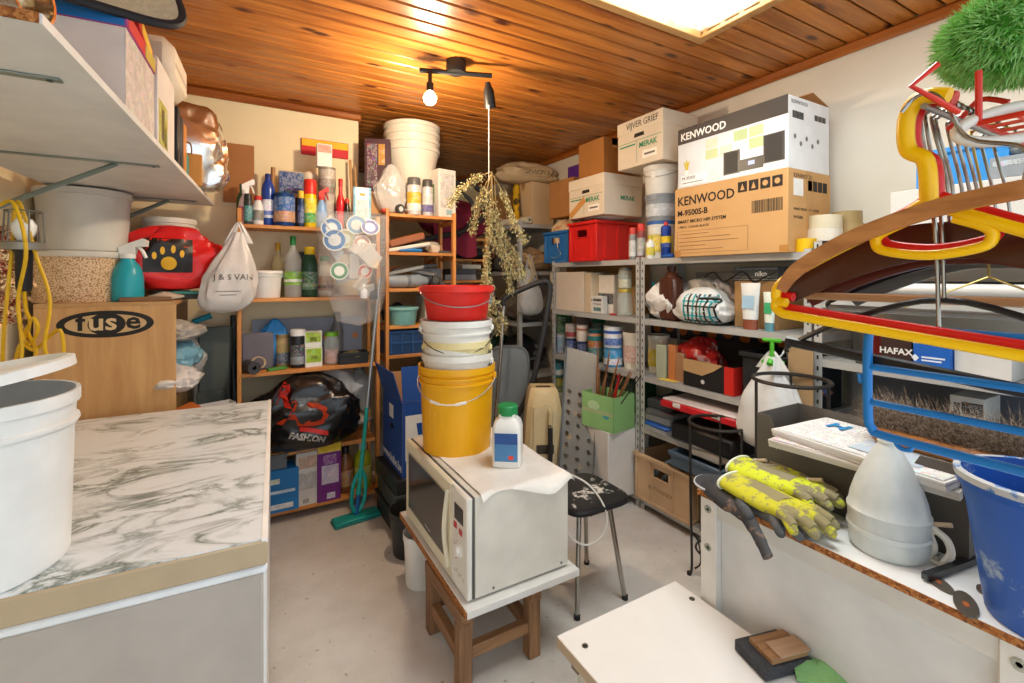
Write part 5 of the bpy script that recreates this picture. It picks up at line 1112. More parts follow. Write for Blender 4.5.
obj('handle', G().tube([ond(u, v, 3.42) for u, v in ((504, 306), (505, 298), (525, 288), (545, 281), (550, 286))], .020, 10, sm=4), m('#232324', .45), t)
obj('hose', G().tube([ond(u, v, 3.42) for u, v in ((550, 284), (549, 300), (541, 345), (530, 390), (512, 425), (497, 447), (490, 470))], .021, 10, sm=6), m('#2b2c2d', .5), t)
t = thing('grey_sled', 'grey plastic board with a rounded top leaning behind the buckets', 'board', ond(509, 470, 3.62) * Vector((1, 1, 0)).x if False else (ond(509, 470, 3.55).x, ond(509, 470, 3.55).y, 0), -YAW)
TZ = ond(509, 346, 3.55).z; n = 16; pl = [(-.15, 0), (.15, 0)] + [(.15 * math.copysign(abs(math.cos(PI * k / n)) ** .6, math.cos(PI * k / n)), TZ - .16 + .16 * abs(math.sin(PI * k / n)) ** .6) for k in range(n + 1)]
obj('panel', G().prism(pl, -.012, .012), m('#707779', .4), t); obj('rim', G().tube([(p[0], -.012, p[1]) for p in pl], .010, 6, True), m('#666c6e', .4), t)
# perforated steel plank: a sheet with punched holes
a0, a1, b0 = ond(567, 347, 3.42), ond(598, 355, 3.30), ond(558, 486, 3.06)
t = thing('perforated_plank', 'grey perforated steel plank leaning upright before the paint tins', 'plank', (0, 0, 0))
ux = (a1 - a0); WP = ux.length; ux = ux.normalized(); b0 = Vector((b0.x, b0.y, .012)); uz = (a0 - b0); HP = uz.length; uz = uz.normalized(); un = ux.cross(uz).normalized()
MP = Matrix((( ux.x, un.x, uz.x, b0.x), (ux.y, un.y, uz.y, b0.y), (ux.z, un.z, uz.z, b0.z), (0, 0, 0, 1)))
g = G(); NC, NR = 3, 11; cw, ch = WP / NC, HP * .74 / NR
for i in range(NC):
    for j in range(NR):
        cx_, cz_ = (i + .5) * cw, (j + .5) * ch; sq = []; ho = []
        for k in range(8):
            an = PI / 4 * k; c_, s_ = math.cos(an), math.sin(an); q = max(abs(c_), abs(s_)); sq.append((cx_ + c_ / q * cw / 2, 0, cz_ + s_ / q * ch / 2)); ho.append((cx_ + c_ * .014, 0, cz_ + s_ * .014))
        bk_ = [(x, .012, z_) for x, _, z_ in ho]
        vs_ = [MP @ Vector(p) for p in sq + ho + bk_]; fs_ = [(k, (k + 1) % 8, 8 + (k + 1) % 8, 8 + k) for k in range(8)] + [(8 + k, 8 + (k + 1) % 8, 16 + (k + 1) % 8, 16 + k) for k in range(8)]
        g._a(vs_, fs_)
obj('punched_sheet', g, m('#8f9394', .42, .55, dirt='#b3a488', damt=.36), t, 30, False)
obj('top_sheet', G().box(0, WP, -.0008, .0008, HP * .74, HP, M=MP), m('#8f9394', .42, .55), t); obj('rust_band', G().box(.004, WP - .004, -.0022, -.0008, HP * .90, HP * .985, M=MP), m('#b59a6c', .7), t); obj('rust_strip', G().box(.0, WP, -.004, -.0008, HP * .83, HP * .845, M=MP), m('#a8865a', .7), t)
obj('flange', G().box(-.002, .0, 0, .03, 0, HP, M=MP), m('#868a8b', .42, .55), t); obj('flange', G().box(WP, WP + .002, 0, .03, 0, HP, M=MP), m('#767a7b', .42, .55), t)
# stool
SZ = .475; s0, s1, s2, s3 = Vector((1.268, 1.64, 0)), Vector((1.54, 1.63, 0)), Vector((1.555, 1.93, 0)), Vector((1.285, 1.94, 0))
t = thing('metal_stool', 'small stool with paint-splattered black seat and chrome legs', 'stool', (0, 0, 0))
cc = (s0 + s1 + s2 + s3) / 4; n = 32
ol = [(cc.x + math.copysign(abs(math.cos(2 * PI * k / n)) ** .4, math.cos(2 * PI * k / n)) * .165, cc.y + math.copysign(abs(math.sin(2 * PI * k / n)) ** .4, math.sin(2 * PI * k / n)) * .165) for k in range(n)]
obj('seat', prism_xy(G(), ol, SZ - .03, SZ), m('#1c1d22', .4, dirt='#cfcdc6', damt=.36, sc=7), t); obj('seat_edge', G().tube([(x, y_, SZ - .015) for x, y_ in ol], .015, 8, True), m('#1a1b1f', .4), t)
for s in (s0, s1, s2, s3):
    tp = cc + (s - cc) * .62; tp.z = SZ - .03; lg = obj('leg', G().tube([s, tp], .0115, 10), m('#b3b1aa', .18, .95), t); obj('rubber_foot', G().lathe([(0, 0), (.014, 0), (.014, .02), (0, .02)], 12, (s.x, s.y, 0)), m('#222222', .7), lg)

# ================================================================ right-hand steel racks
RX0, RX1 = 2.24, 2.632; RL = (1.617, 1.23, .862, .53, .07); YF, YM, YN = 3.237, 2.232, 1.168
steel_rack('grey slotted steel rack with paint tins and archive boxes', RX0, RX1, YM + .002, YF, 1.63, RL)
steel_rack('nearer grey slotted steel rack below the stereo boxes', RX0, RX1, YN, YM - .002, 1.63, RL)
def ax_(u0, u1, vt, x, zb): y_, w_, h_ = SX(u0, u1, vt, x, zb); return (x, y_, zb), w_ / 2, h_
z = RL[0]
# boxes seen with their left face towards the room: given by near corner (x0,y0), width along y, depth along x
def boxat(f, label, x0, y0, w_, d_, h_, zb, *a, **k): return f(label, (x0 + d_ / 2, y0 + w_ / 2, zb), w_, d_, h_, *a, **k)
t = crate('blue plastic crate at the far end of the rack top', (2.40, 3.22, z), .36, .30, .265, '#2f72b4', NX)
obj('wire_hook', G().tube([(.06, -.16, .19), (.08, -.17, .12), (.12, -.17, .07), (.05, -.17, .04), (-.02, -.165, .05)], .003, 6, sm=5), m('#b8b6b0', .3, .8), t)
sack('peach coloured mesh bundle heaped in the blue crate', (2.40, 3.24, z + .02), .215, .25, .36, m('#d39a70', .8, dirt='#dfc9a4', damt=.48, sc=14, bump=.5), 8.8, 'bundle', 'mesh_bundle', amp=.2, top=.95, flat=.3)
boxat(carton, 'plain brown carton balanced on the blue crate', 2.30, 3.04, .32, .27, .31, z + .385, '#b07c4b', NX + .05)
pack('purple box wedged between brown cartons near the ceiling', (2.50, 3.14, z + .696), .24, .16, .13, '#5a2a86', NX)
t = crate('bright red plastic crate on the rack top', (2.40, 2.775, z), .345, .44, .295, '#cf2420', NX)
t2 = thing('dinner_plate', 'white plate lying between red crate and archive box', 'plate', (2.37, 2.73, z + .296)); turn(t2, 'plate', [(0, 0), (.08, 0), (.15, .022), (.148, .027), (.078, .008), (0, .008)], m('#e4e0d8', .3), 32)
def archive(label, x0, y0, w_, d_, h_, zb, note=None, tape=False):
    t = thing('archive_box', label, 'archive box', (x0 + d_ / 2, y0 + w_ / 2, zb), NX); c1 = m('#d9c9b2', .8, var=.03)
    lh = h_ * .27
    obj('body', G().box(-w_ / 2 + .004, w_ / 2 - .004, -d_ / 2 + .004, d_ / 2 - .004, 0, h_ - .01, .002), c1, t)
    ld_ = obj('lid', G().box(-w_ / 2, w_ / 2, -d_ / 2, d_ / 2, h_ - lh, h_, .003), m('#dccdb6', .8, var=.03), t)
    gm = m('#2c8a62', .6); F = -d_ / 2 + .0034
    obj('hand_hole', G().prism([(-.045, h_ * .60), (.045, h_ * .60), (.04, h_ * .68), (-.04, h_ * .68)], F - .0008, F), m('#2a231c', .9), t)
    obj('print_line', G().box(-w_ * .46, w_ * .46, F - .0008, F, h_ * .525, h_ * .535), gm, t); obj('print_line', G().box(-.022, -.020, F - .0008, F, h_ * .08, h_ * .53), gm, t)
    txt(t, 'MERAK', .05, (.0, F - .0012, h_ * .36), '-y', gm, bold=.0009, xs=.95)
    lb = obj('label_patch', G().box(.03, .15, F - .0008, F, h_ * .12, h_ * .28), m('#ece5d8', .7), t); obj('label_line', G().box(.045, .135, F - .0014, F - .0008, h_ * .18, h_ * .22), m('#6a6258', .7), lb)
    obj('small_print', G().box(-w_ * .44, -.035, F - .0008, F, h_ * .45, h_ * .48), gm, t)
    if note: txt(ld_, note, .058, (-w_ * .28, -d_ / 2 - .001, h_ - lh * .72), '-y', m('#3f372f', .8), xs=.85)
    txt(t, 'MERAK', .045, (w_ / 2 - .0035, -.03, h_ * .38), '+x', gm, bold=.0009, xs=.95) if tape else None
    if tape: obj('tape_strip', G().cbox((-.10, F - .0006, h_ * .26), (.21, .0012, .048), 0, (0, -.55, 0)), m('#c98f4c', .5), t)
    return t
archive('white archive box with a brown tape strip above the red crate', 2.17, 2.503, .41, .37, .29, z + .324, tape=True)
boxat(carton, 'brown carton on top of the taped archive box', 2.25, 2.60, .29, .21, .285, z + .615, '#a8713c', NX)
tb = RL[0]; lv_ = (1.858, 2.027, 2.214)
for k, (u0, u1, zt, c0, lid, lab, la) in enumerate(((645, 672, lv_[0], '#dcdad3', '#2f5f9e', 'lowest white tub with blue rim beside the red crate', '#d9c35a'), (644, 675, lv_[1], '#8d9398', '#7d848a', 'middle grey paint tub with printed label in the tub stack', '#c3c8cc'), (643, 676, lv_[2], '#d7d4cc', '#dedbd4', 'top white tub carrying the lettered archive box', None))):
    l, r, h = ax_(u0, u1, 200, 2.36, tb); bucket(lab, (2.36, 2.165, tb), r, zt - tb - .005, c0, .9, lid=lid, rings=0, handle='#a5a39d' if k == 2 else None, hang=2.0, rz=NX * .7, name='paint_tub', cat='tub', lab=la); tb = zt
archive('white archive box with handwriting on its lid, highest of all', 2.214, 2.017, .403, .32, .314, 2.222, note='VIJVER GRIEF')
l, r, h = ax_(637, 645, 224, 2.28, z); aerosol('red-capped silver spray can beside the tub stack', l, r, h, '#8a4640', '#c9342c', '#b5b3b0')
l, r, h = ax_(629, 637, 228, 2.27, z); aerosol('slim grey spray can left of the red-capped one', l, r, h, '#8b8a88', '#c23a30', '#d0cecb')
l, r, h = ax_(661, 671, 222, 2.29, z); t = aerosol('blue and yellow lubricant can in front of the tubs', l, r, h, '#1b3f96', '#c8342c', '#e6c527', '#1b3f96', lz=(.3, .6), capr=.4, caph=.12)
l, r, h = ax_(646, 655, 236, 2.27, z); bottle('small white glue bottle below the tubs', l, r, h, '#e2e0da', '#d8c84a', '#d9c84e', neck=.4)
slabthing('blue rubber door wedge on the rack edge', (2.28, onx(668, 254, 2.28).y, z), .09, .05, .025, '#1c58a8', 'wedge', 'door_wedge', NX, b=.01)
# stereo boxes
KX, KY, KW, KD, KH = 2.20, 1.253, .66, .37, .395
t = thing('stereo_carton', 'brown stereo system carton with printed black lettering', 'box', (KX + KD / 2, KY + KW / 2, z), NX)
obj('body', G().box(-KW / 2, KW / 2, -KD / 2, KD / 2, 0, KH, .002), card('#c79a66'), t); F = -KD / 2; ink = m('#2a211a', .7)
txt(t, 'KENWOOD', .072, (-.31, F - .001, .295), '-y', ink, bold=.0012, xs=.95); txt(t, 'M-9500S-B', .046, (-.31, F - .001, .235), '-y', ink, bold=.0012); txt(t, 'SMART MICRO HIFI SYSTEM', .026, (-.31, F - .001, .192), '-y', ink, bold=.0005); txt(t, '1 PIECE - COLOR: BLACK', .019, (-.31, F - .001, .163), '-y', ink)
def frame(t, x0, x1, z0, z1, F, th, mat): obj('print_frame', G().box(x0, x1, F - .0008, F, z1 - th, z1).box(x0, x1, F - .0008, F, z0, z0 + th).box(x0, x0 + th, F - .0008, F, z0, z1).box(x1 - th, x1, F - .0008, F, z0, z1), mat, t)
frame(t, -.31, .13, .02, .145, F, .0012, m('#7a5a3a', .8))
for k in range(5): obj('print_line', G().box(-.30, -.30 + (.2, .33, .38, .18, .29)[k], F - .0008, F, .126 - .022 * k, .1285 - .022 * k), m('#7a5a3a', .8), t)
for k in range(4):
    ic = obj('handling_icon', G().box(.075 + .06 * k, .125 + .06 * k, F - .0008, F, .315, .368), ink, t)
    if k < 2: obj('icon_mark', G().prism([(.10 + .06 * k - .012, .325), (.10 + .06 * k + .012, .325), (.10 + .06 * k, .358)], F - .0013, F - .0008), card('#c79a66'), ic)
    else: obj('icon_mark', G().prism(lens(.014, .014, n=14), F - .0013, F - .0008, Matrix.Translation((.10 + .06 * k, 0, .342))), card('#c79a66'), ic)
g = G(); xx = .15; rr = random.Random(2)
while xx < .30: w_ = rr.choice((.002, .003, .005)); g.box(xx, xx + w_, F - .0008, F, .20, .262); xx += w_ + rr.choice((.002, .003))
obj('barcode', g, ink, t)
for x in (-KW / 2 + .02, KW / 2 - .02): obj('tape_corner', G().box(x - .021, x + .021, F - .001, F, 0, .035), m('#b07a3c', .4), t)
obj('tape_seam', G().box(KW / 2, KW / 2 + .001, -.03, .03, 0, KH), m('#b98a52', .4), t); obj('label_sticker', G().box(KW / 2, KW / 2 + .0012, -.14, -.06, .27, .35), m('#e9e6e0', .5), t)
for k in range(4): obj('handling_icon', G().box(KW / 2, KW / 2 + .001, -.02 + .045 * k, .018 + .045 * k, .30, .35), ink, t)
txt(t, 'SMART MICRO HIFI SYSTEM', .018, (KW / 2 + .0006, -.14, .20), '+x', ink); txt(t, 'M-9500S', .022, (KW / 2 + .0006, -.14, .16), '+x', ink); txt(t, 'KENWOOD', .03, (KW / 2 + .0006, -.14, .355), '+x', ink)
z2 = z + KH; UW, UH = .64, .345
t = thing('stereo_box', 'glossy printed stereo box with a black top band, speakers pictured', 'box', (KX + KD / 2, KY + UW / 2 + .005, z2 + .001), NX)
obj('body', G().box(-UW / 2, UW / 2, -KD / 2 + .01, KD / 2, 0, UH, .002), m('#dfdedd', .35), t); F = -KD / 2 + .0095
obj('print_band', G().box(-UW / 2, UW / 2, F - .0006, F, UH * .74, UH), m('#3a3431', .35), t); txt(t, 'KENWOOD', .058, (-.30, F - .001, UH * .80), '-y', m('#efece6', .4), bold=.0012, xs=.95)
obj('print_field', G().box(-UW / 2 + .002, UW / 2 - .002, F - .0006, F, .003, UH * .735), m('#cfd0d3', .35), t)
for i in range(4):
    for j in range(2): obj('pictured_window', G().box(-.13 + i * .085, -.055 + i * .085, F - .0010, F - .0006, UH * (.38 + .17 * j), UH * (.53 + .17 * j)), m(('#b9c48e', '#c6cdb4', '#d8dcd2', '#aebd86')[(i + j) % 4], .35), t)
def spk(x0, x1, z0, z1):
    s = obj('pictured_speaker', G().box(x0, x1, F - .0014, F - .0006, z0, z1), m('#3b3735', .35), t); obj('speaker_grille', G().box(x0 + .006, x1 - .012, F - .0018, F - .0014, z0 + .006, z1 - .006), m('#2a2726', .5), s)
spk(-.02, .075, UH * .07, UH * .42); spk(.20, .305, UH * .12, UH * .52)
u_ = obj('pictured_receiver', G().box(.075, .20, F - .0014, F - .0006, UH * .08, UH * .25), m('#2a2827', .35), t); obj('receiver_display', G().box(.12, .155, F - .0018, F - .0014, UH * .15, UH * .21), m('#8fa3d4', .3), u_)
obj('pictured_plant', G().prism([(-.265, .10), (-.25, .10), (-.235, .155), (-.25, .14), (-.2575, .165), (-.265, .14), (-.28, .155)], F - .0014, F - .0006), m('#c9b23a', .4), t); obj('pictured_pot', G().box(-.27, -.245, F - .0014, F - .0006, .075, .10), m('#e6e6e4', .4), t)
obj('caption_patch', G().box(-.30, -.12, F - .001, F - .0006, .012, .072), m('#e6e6e6', .4), t); txt(t, 'M-9500S', .026, (-.29, F - .0014, .045), '-y', m('#4a4848', .5)); obj('small_print', G().box(-.29, -.15, F - .0014, F - .001, .024, .029), m('#8a8888', .5), t)
S_ = UW / 2
txt(t, 'KENWOOD', .026, (S_ + .0006, -.15, UH * .9), '+x', m('#55504c', .5)); g = G(); xx = -.14
while xx < -.05: w_ = rr.choice((.002, .003, .004)); g.box(S_, S_ + .001, xx, xx + w_, UH * .70, UH * .80); xx += w_ + .0025
obj('barcode', g, ink, t)
for k in range(3): obj('handling_icon', G().box(S_, S_ + .001, .05 + .035 * k, .08 + .035 * k, UH * .74, UH * .82), m('#4a4542', .5), t)
for k in range(5): obj('certificate_mark', G().prism(lens(.010, .012, n=14), 0, .001, Matrix.Translation((S_ + .001, -.12 + .05 * k, UH * .45 - .03 * (k % 2))) @ Matrix.Rotation(PI / 2, 4, 'Z')), m('#6f6a66', .5), t)
fp = Matrix.Translation((0, .06, UH)) @ Matrix.Rotation(.42, 4, 'X'); obj('open_flap', G().box(-S_, S_, -.02, .13, .012, .016, M=Matrix.Translation((0, KD / 2 - .14, UH - .012)) @ Matrix.Translation((0, .13, 0)) @ Matrix.Rotation(-.30, 4, 'X') @ Matrix.Translation((0, -.13, 0))), card('#a9794c'), t)
# rolls of tape
def roll(label, loc, r, h, col, core='#b59a72'):
    t = thing('tape_roll', label, 'tape', loc); turn(t, 'tape', [(r * .6, 0), (r, 0), (r, h), (r * .6, h), (r * .6, 0)], m(col, .4), 30); turn(t, 'core', [(r * .55, .0005), (r * .6, .0005), (r * .6, h - .0005), (r * .55, h - .0005), (r * .55, .0005)], m(core, .8), 24)
yy = onx(824, 240, 2.42).y
roll('black tape roll at the bottom of the tape stack', (2.42, yy, z), .080, .052, '#26272a'); roll('white tape roll in the middle of the tape stack', (2.42, yy, z + .053), .075, .060, '#e4dccb'); roll('cream tape roll on top of the tape stack', (2.42, yy - .005, z + .114), .070, .062, '#d9cdb0')
yb = onx(846, 240, 2.50).y; roll('lower brown parcel tape roll behind the tape stack', (2.53, yb, z), .062, .075, '#a58a5c'); roll('middle brown parcel tape roll behind the tape stack', (2.53, yb, z + .076), .062, .06, '#b09668'); roll('upper brown parcel tape roll behind the tape stack', (2.53, yb + .01, z + .137), .062, .06, '#a88f60')
roll('small yellow tape roll at the rack edge', (2.29, onx(806, 245, 2.29).y, z), .043, .062, '#e6b814'); roll('tiny orange tape roll beside the tape stack', (2.36, onx(851, 245, 2.36).y, z), .028, .028, '#d9591c')

# ---- second level, far bay
z = RL[1]
def frontbox(label, u0, u1, vt, x, zb, d_, col, **k):
    A, B = onx(u0, vt, x), onx(u1, vt, x); h_ = EYE + ray((u0 + u1) / 2, vt)[2] * (x / ray((u0 + u1) / 2, vt)[0]) - zb
    return carton(label, (x + d_ / 2, (A.y + B.y) / 2, zb), abs(A.y - B.y) - .004, d_, h_, col, NX, None, **k)
t = frontbox('long pale plank-grained carton at the far end of the second level', 550, 583, 272, 2.27, z, .28, '#cfc3b4', tape=False)
t = frontbox('pale carton beside the plank-grained one', 584, 591, 273, 2.28, z, .26, '#c6b398', tape=False)
l, r, h = ax_(583, 603, 296, 2.26, z); t = pack('flat white box with black lettering on the second level', (2.31, l[1], z), r * 2, .05, h, '#d5d3cc', NX, [(.3, .95, .7, .84, '#3a3836'), (.3, .9, .5, .56, '#8a8884'), (.35, .9, .12, .34, '#2f6a70'), (.08, .22, .66, .82, '#3a3836')])
l, r, h = ax_(592, 617, 293, 2.36, z); t = pack('white carton with a black band and white script', (2.45, l[1], z), r * 2.3, .2, h, '#dbd8d1', NX, [(0, 1, .46, .98, '#2c2b2c')]); txt(t, 'Blu', .04, (.0, -.103, .07), '-y', m('#e6e4e0', .6))
x_, w_, h2 = SX(591, 618, 275, 2.37, z + h); pack('plain white folded carton on the black-banded one', (2.46, x_, z + h + .001), w_ * 1.15, .2, h2, '#dcd6cc', NX)
frontbox('brown carton at the very back of the second level', 566, 640, 262, 2.50, z, .1, '#a87f4f', tape=False)
l, r, h = ax_(617, 633, 289, 2.31, z); jar('lower clear preserving jar with yellow rim', l, r, h, '#c9b04a', None); x_, w_, h2 = SX(618, 632, 268, 2.31, z + h); jar('upper clear jar of pale grains stacked on another jar', (2.31, l[1], z + h + .001), w_ / 2, h2, '#7d7a70', '#cfc4a0')
l, r, h = ax_(631, 639, 286, 2.36, z); jar('tall jar with a lime green lid behind the stacked jars', (2.40, l[1], z), r * 1.2, h, '#74b83a', None)
slabthing('small red plastic clip on the shelf edge', (2.265, onx(613, 311, 2.265).y, z), .055, .025, .012, '#c0282a', 'clip', 'red_clip', NX)
# ---- third level, far bay: tins
z = RL[2]
def tinx(lab, u0, u1, vt, x, zb, *a, **k): l, r, h = ax_(u0, u1, vt, x, zb); tin(lab, l, r, h, *a, **k); return l, r, h
tinx('small pale blue tin at the far end of the paint shelf', 556, 566, 334, 2.34, z, '#c9cdd0', '#8fa6b8')
l, r, h = tinx('dark blue tin under the red and white one', 566, 577, 338, 2.33, z, '#2a3f78', '#33508f', lab2='#8a3a3a'); x_, w_, h2 = SX(567, 579, 324, 2.33, z + h); tin('red and white paint tin stacked on a dark blue one', (2.33, l[1], z + h + .001), w_ / 2, h2, '#d9d4ce', '#ddd6cc', lab2='#a8423a')
l, r, h = tinx('navy tin with white lid in the middle of the paint shelf', 577, 588, 341, 2.31, z, '#27386a', '#2c437c', lab2='#3a5aa0'); x_, w_, h2 = SX(578, 590, 325, 2.31, z + h); tin('cream paint tin with blue lid stacked on the navy tin', (2.31, l[1], z + h + .001), w_ / 2, h2, '#ded5cc', '#e0d3c6', lid='#3a4a9a', stripe='#a86a5a')
tinx('tall teal tin with copper band on the paint shelf', 588, 602, 329, 2.30, z, '#1f5a5e', '#b5794a', lab2='#1f6a6a', stripe='#2a6f70')
l, r, h = tinx('lower sky blue paint tin under the big white one', 604, 622, 347, 2.30, z, '#3f8fc4', '#4b9fd4', lab2='#dfe6ea'); x_, w_, h2 = SX(604, 622, 326, 2.30, z + h); tin('big white and blue paint tin stacked on the sky blue tin', (2.30, l[1], z + h + .001), w_ / 2, h2, '#e0e2e2', '#e3e5e6', stripe='#1f4f9e', lab2='#2a5fae')
l, r, h = ax_(622, 641, 333, 2.36, z); bucket('white paint tub with red print behind the brushes', (2.38, l[1], z), r * 1.1, h, '#dcd8cc', .88, lid='#e0dcd2', rings=0, name='paint_tub', cat='tub', lab='#d9b9ac', rz=NX)
for k, (u0, u1, vt, col, lab) in enumerate(((556, 572, 312, '#2f6a44', 'green bottle pile at the back of the paint shelf'), (592, 606, 318, '#2a6a4c', 'dark green can at the back behind the teal tin'), (575, 590, 314, '#8d7c68', 'brownish can at the back of the paint shelf'))):
    l, r, h = ax_(u0, u1, vt, 2.52, z); tin(lab, l, r * .95, h, col, col)
z = RL[3]
l, r, h = tinx('lower olive and yellow tin low on the far rack', 552, 564, 376, 2.32, z, '#7d7a3a', '#a39a4c', lab2='#5c6a34'); x_, w_, h2 = SX(552, 564, 360, 2.32, z + h); tin('teal and white tin stacked on the olive tin', (2.32, l[1], z + h + .001), w_ / 2, h2, '#2a7f86', '#3a9aa0', lab2='#dfe3e0')
for k, (yy, col, lab) in enumerate(((2.95, '#3a3a3a', 'black paint can low behind the steel plank'), (2.80, '#6f6a60', 'grey primer can low behind the steel plank'))): tin(lab, (2.46, yy, z), .09, .2, col, col)
# green carton of brushes
t = carton('light green printed carton stuffed with paint brushes', (2.115, 2.40, .506), .27, .21, .225, '#86b070', NX + .16, (None, None, None, None)); F = -.1105
obj('print', G().box(-.13, .13, F - .0006, F, .0, .225), m('#8fc07c', .6), t); obj('print_spot', G().prism(lens(.026, .022, n=18), F - .001, F - .0006, Matrix.Translation((.075, 0, .10))), m('#3f9aa8', .6), t); obj('print_patch', G().prism(lens(.05, .03, n=20), F - .001, F - .0006, Matrix.Translation((-.03, 0, .15))), m('#b7d6a4', .6), t); obj('tape_strip', G().box(-.13, .13, F - .0012, F - .0006, .10, .125), m('#a9b98a', .4), t)
rr = random.Random(9)
for k in range(16):
    bxx, byy = rr.uniform(-.10, .10), rr.uniform(-.085, .085); ln = rr.uniform(.36, .52); an = rr.uniform(.02, .68); an2 = rr.uniform(-.04, .16)
    lab = ('thin brown brush handle leaning in the green carton' if k < 12 else 'black wire rod looping out of the green carton')
    o = obj('brush_handle' if k < 12 else 'wire_rod', G().tube([(0, 0, .0), (0, 0, ln * .5), (0, 0, ln)], [.006, .0085, .004] if k < 12 else .0035, 6), wood('#6f4423', '#a9764a', 2, 4) if k < 12 else m('#1e1e20', .4))
    w0 = Vector((2.115, 2.40, .514)) + Matrix.Rotation(NX + .16, 3, 'Z') @ Vector((bxx * .5 - .045, byy * .5, 0)); tag(o, lab, 'brush' if k < 12 else 'wire', w0, None, 'brushes in the green carton' if k < 12 else 'wire rods in the green carton', (an2, an, NX + .16))
o = obj('red_marker', G().tube([(0, 0, 0), (0, 0, .30), (0, 0, .302), (0, 0, .36)], [.007, .007, .009, .009], 8), m('#c41f24', .4)); tag(o, 'red marker pen standing among the brushes', 'marker', (2.10, 2.36, .514), rot=(0, .22, NX))
# white cartons below it
z = RL[4]
t = carton('white closed carton carrying the green brush carton', (2.19, 2.48, z), .40, .36, .434, '#d9d5ce', NX, None, False); boxat(carton, 'second white carton farther back on the bottom level', 2.26, 2.74, .36, .3, .33, z, '#cfcac2', NX, None, False)

# ---- second level, near bay
z = RL[1]
sack('white crumpled shopping bag at the slotted post', (2.36, 2.10, z), .22, .25, .255, m('#d8d4ce', .4, bump=.4), 4.7, amp=.25, top=.9)
sack('pale grey folded bag lying above the brown jug', (2.46, 1.93, z), .25, .36, .27, m('#c4c0ba', .4, bump=.4), 3.2, amp=.22, top=.8)
l, r, h = ax_(660, 681, 266, 2.30, z); t = thing('brown_jug', 'dark brown plastic jug with ridged sides', 'jug', (2.31, l[1], z), NX); mj = m('#4f2a1c', .35)
obj('body', G().box(-r, r, -.05, .05, 0, h * .80, .018), mj, t); obj('shoulder', G().lathe([(r * .8, h * .79), (r * .55, h * .87), (r * .36, h * .89), (r * .36, h * .93), (0, h * .93)], 20, sy=.75), mj, t); obj('cap', G().lathe([(0, h * .91), (r * .42, h * .91), (r * .42, h), (0, h)], 18), m('#3a1d14', .4), t)
for q_ in range(7): obj('ridge', G().tube([(-r * .8 + q_ * r * .265, -.0505, .03), (-r * .8 + q_ * r * .265, -.0505, h * .72)], .0022, 5), mj, t)
l, r, h = ax_(649, 658, 282, 2.33, z); bottle('black bottle between white bag and brown jug', l, r, h, '#1c1d20', '#0f6a6a', neck=.35)
t = thing('plaid_bag', 'white plastic bag with teal and black plaid print', 'bag', (2.32, onx(703, 320, 2.30).y, z), NX); w_ = .36
obj('body', crumple(w_, .24, .215, 5.9, .2, 4.2, 34, 20, .42, .7), m('#dadad6', .3, bump=.3), t)
pb_ = t.children[0]
for i in range(8): wrap(obj('plaid_stripe', G().grid(lambda a_, b__: (-.06 + i * .028 + .011 * a_, -.25, .012 + .16 * b__), 3, 16), m(('#1f8f96', '#1b1b1d')[i % 2], .4), t), pb_, .0025)
for j in range(6): wrap(obj('plaid_stripe', G().grid(lambda a_, b__: (-.065 + .215 * a_, -.25, .02 + j * .027 + .008 * b__), 18, 3), m(('#1b1b1d', '#2aa0a4', '#cfe6e6')[j % 3], .4), t), pb_, .002)
sack('small white bag with red print above the plaid bag', (2.47, onx(715, 300, 2.45).y, z + .02), .2, .26, .24, m('#dcd6d6', .35, dirt='#c64a5a', damt=.34), 9.5, amp=.22)
t = frontbox('brown carton under the dark lettered box', 734, 778, 281, 2.34, z, .24, '#b08a5c', tape=False)
A, B = onx(734, 264, 2.34), onx(778, 264, 2.34); h0 = EYE + ray(756, 281)[2] * (2.34 / ray(756, 281)[0])
t = pack('dark grey striped box with small white lettering on the brown carton', (2.45, (A.y + B.y) / 2, h0 + .001), abs(A.y - B.y), .22, .075, '#4f5355', NX, [(0, 1, .06, .12, '#7b8082'), (0, 1, .25, .31, '#6a6f71'), (0, 1, .80, .86, '#7b8082')]); txt(t, 'niko', .038, (.0, -.112, .025), '-y', m('#e9e9e6', .5), bold=.0008)
def tube_pack(label, u0, u1, vt, x, zb, c0, cap, lb):
    l, r, h = ax_(u0, u1, vt, x, zb); t = thing('cream_tube', label, 'tube', l, NX); g = G()
    g.grid(lambda i, j: (math.cos(2 * PI * i) * r * (.72 + .28 * j), math.sin(2 * PI * i) * r * .55 * (1 - j) ** .6, h * .22 + j * h * .78), 22, 8, wrap=True); obj('body', g, m(c0, .35), t); turn(t, 'cap', [(0, 0), (r * .72, 0), (r * .7, h * .22), (0, h * .225)], m(cap, .4), 22, sy=.7)
    obj('print', G().grid(lambda i, j: ((i - .5) * r * 1.2, -r * .56 * (1 - (.3 + j * .35)) ** .6 - .002, h * (.45 + .28 * j)), 4, 4), m(lb, .4), t)
tube_pack('large white lotion tube standing on its brown cap', 740, 761, 283, 2.27, z, '#dcdcd8', '#8a4a34', '#9fc0d4'); tube_pack('green and white toothpaste tube beside the lotion', 763, 776, 292, 2.27, z, '#dfe6da', '#5a8f9a', '#3aa06a')
o = obj('black_cable', G().tube([Vector((2.32, 1.80 - .06 * k, z + .27 + .03 * math.sin(k * 2.1))) for k in range(8)], .005, 6, sm=5), m('#1d1d1f', .5)); tag(o, 'black cable trailing over the bags on the second level', 'cable')
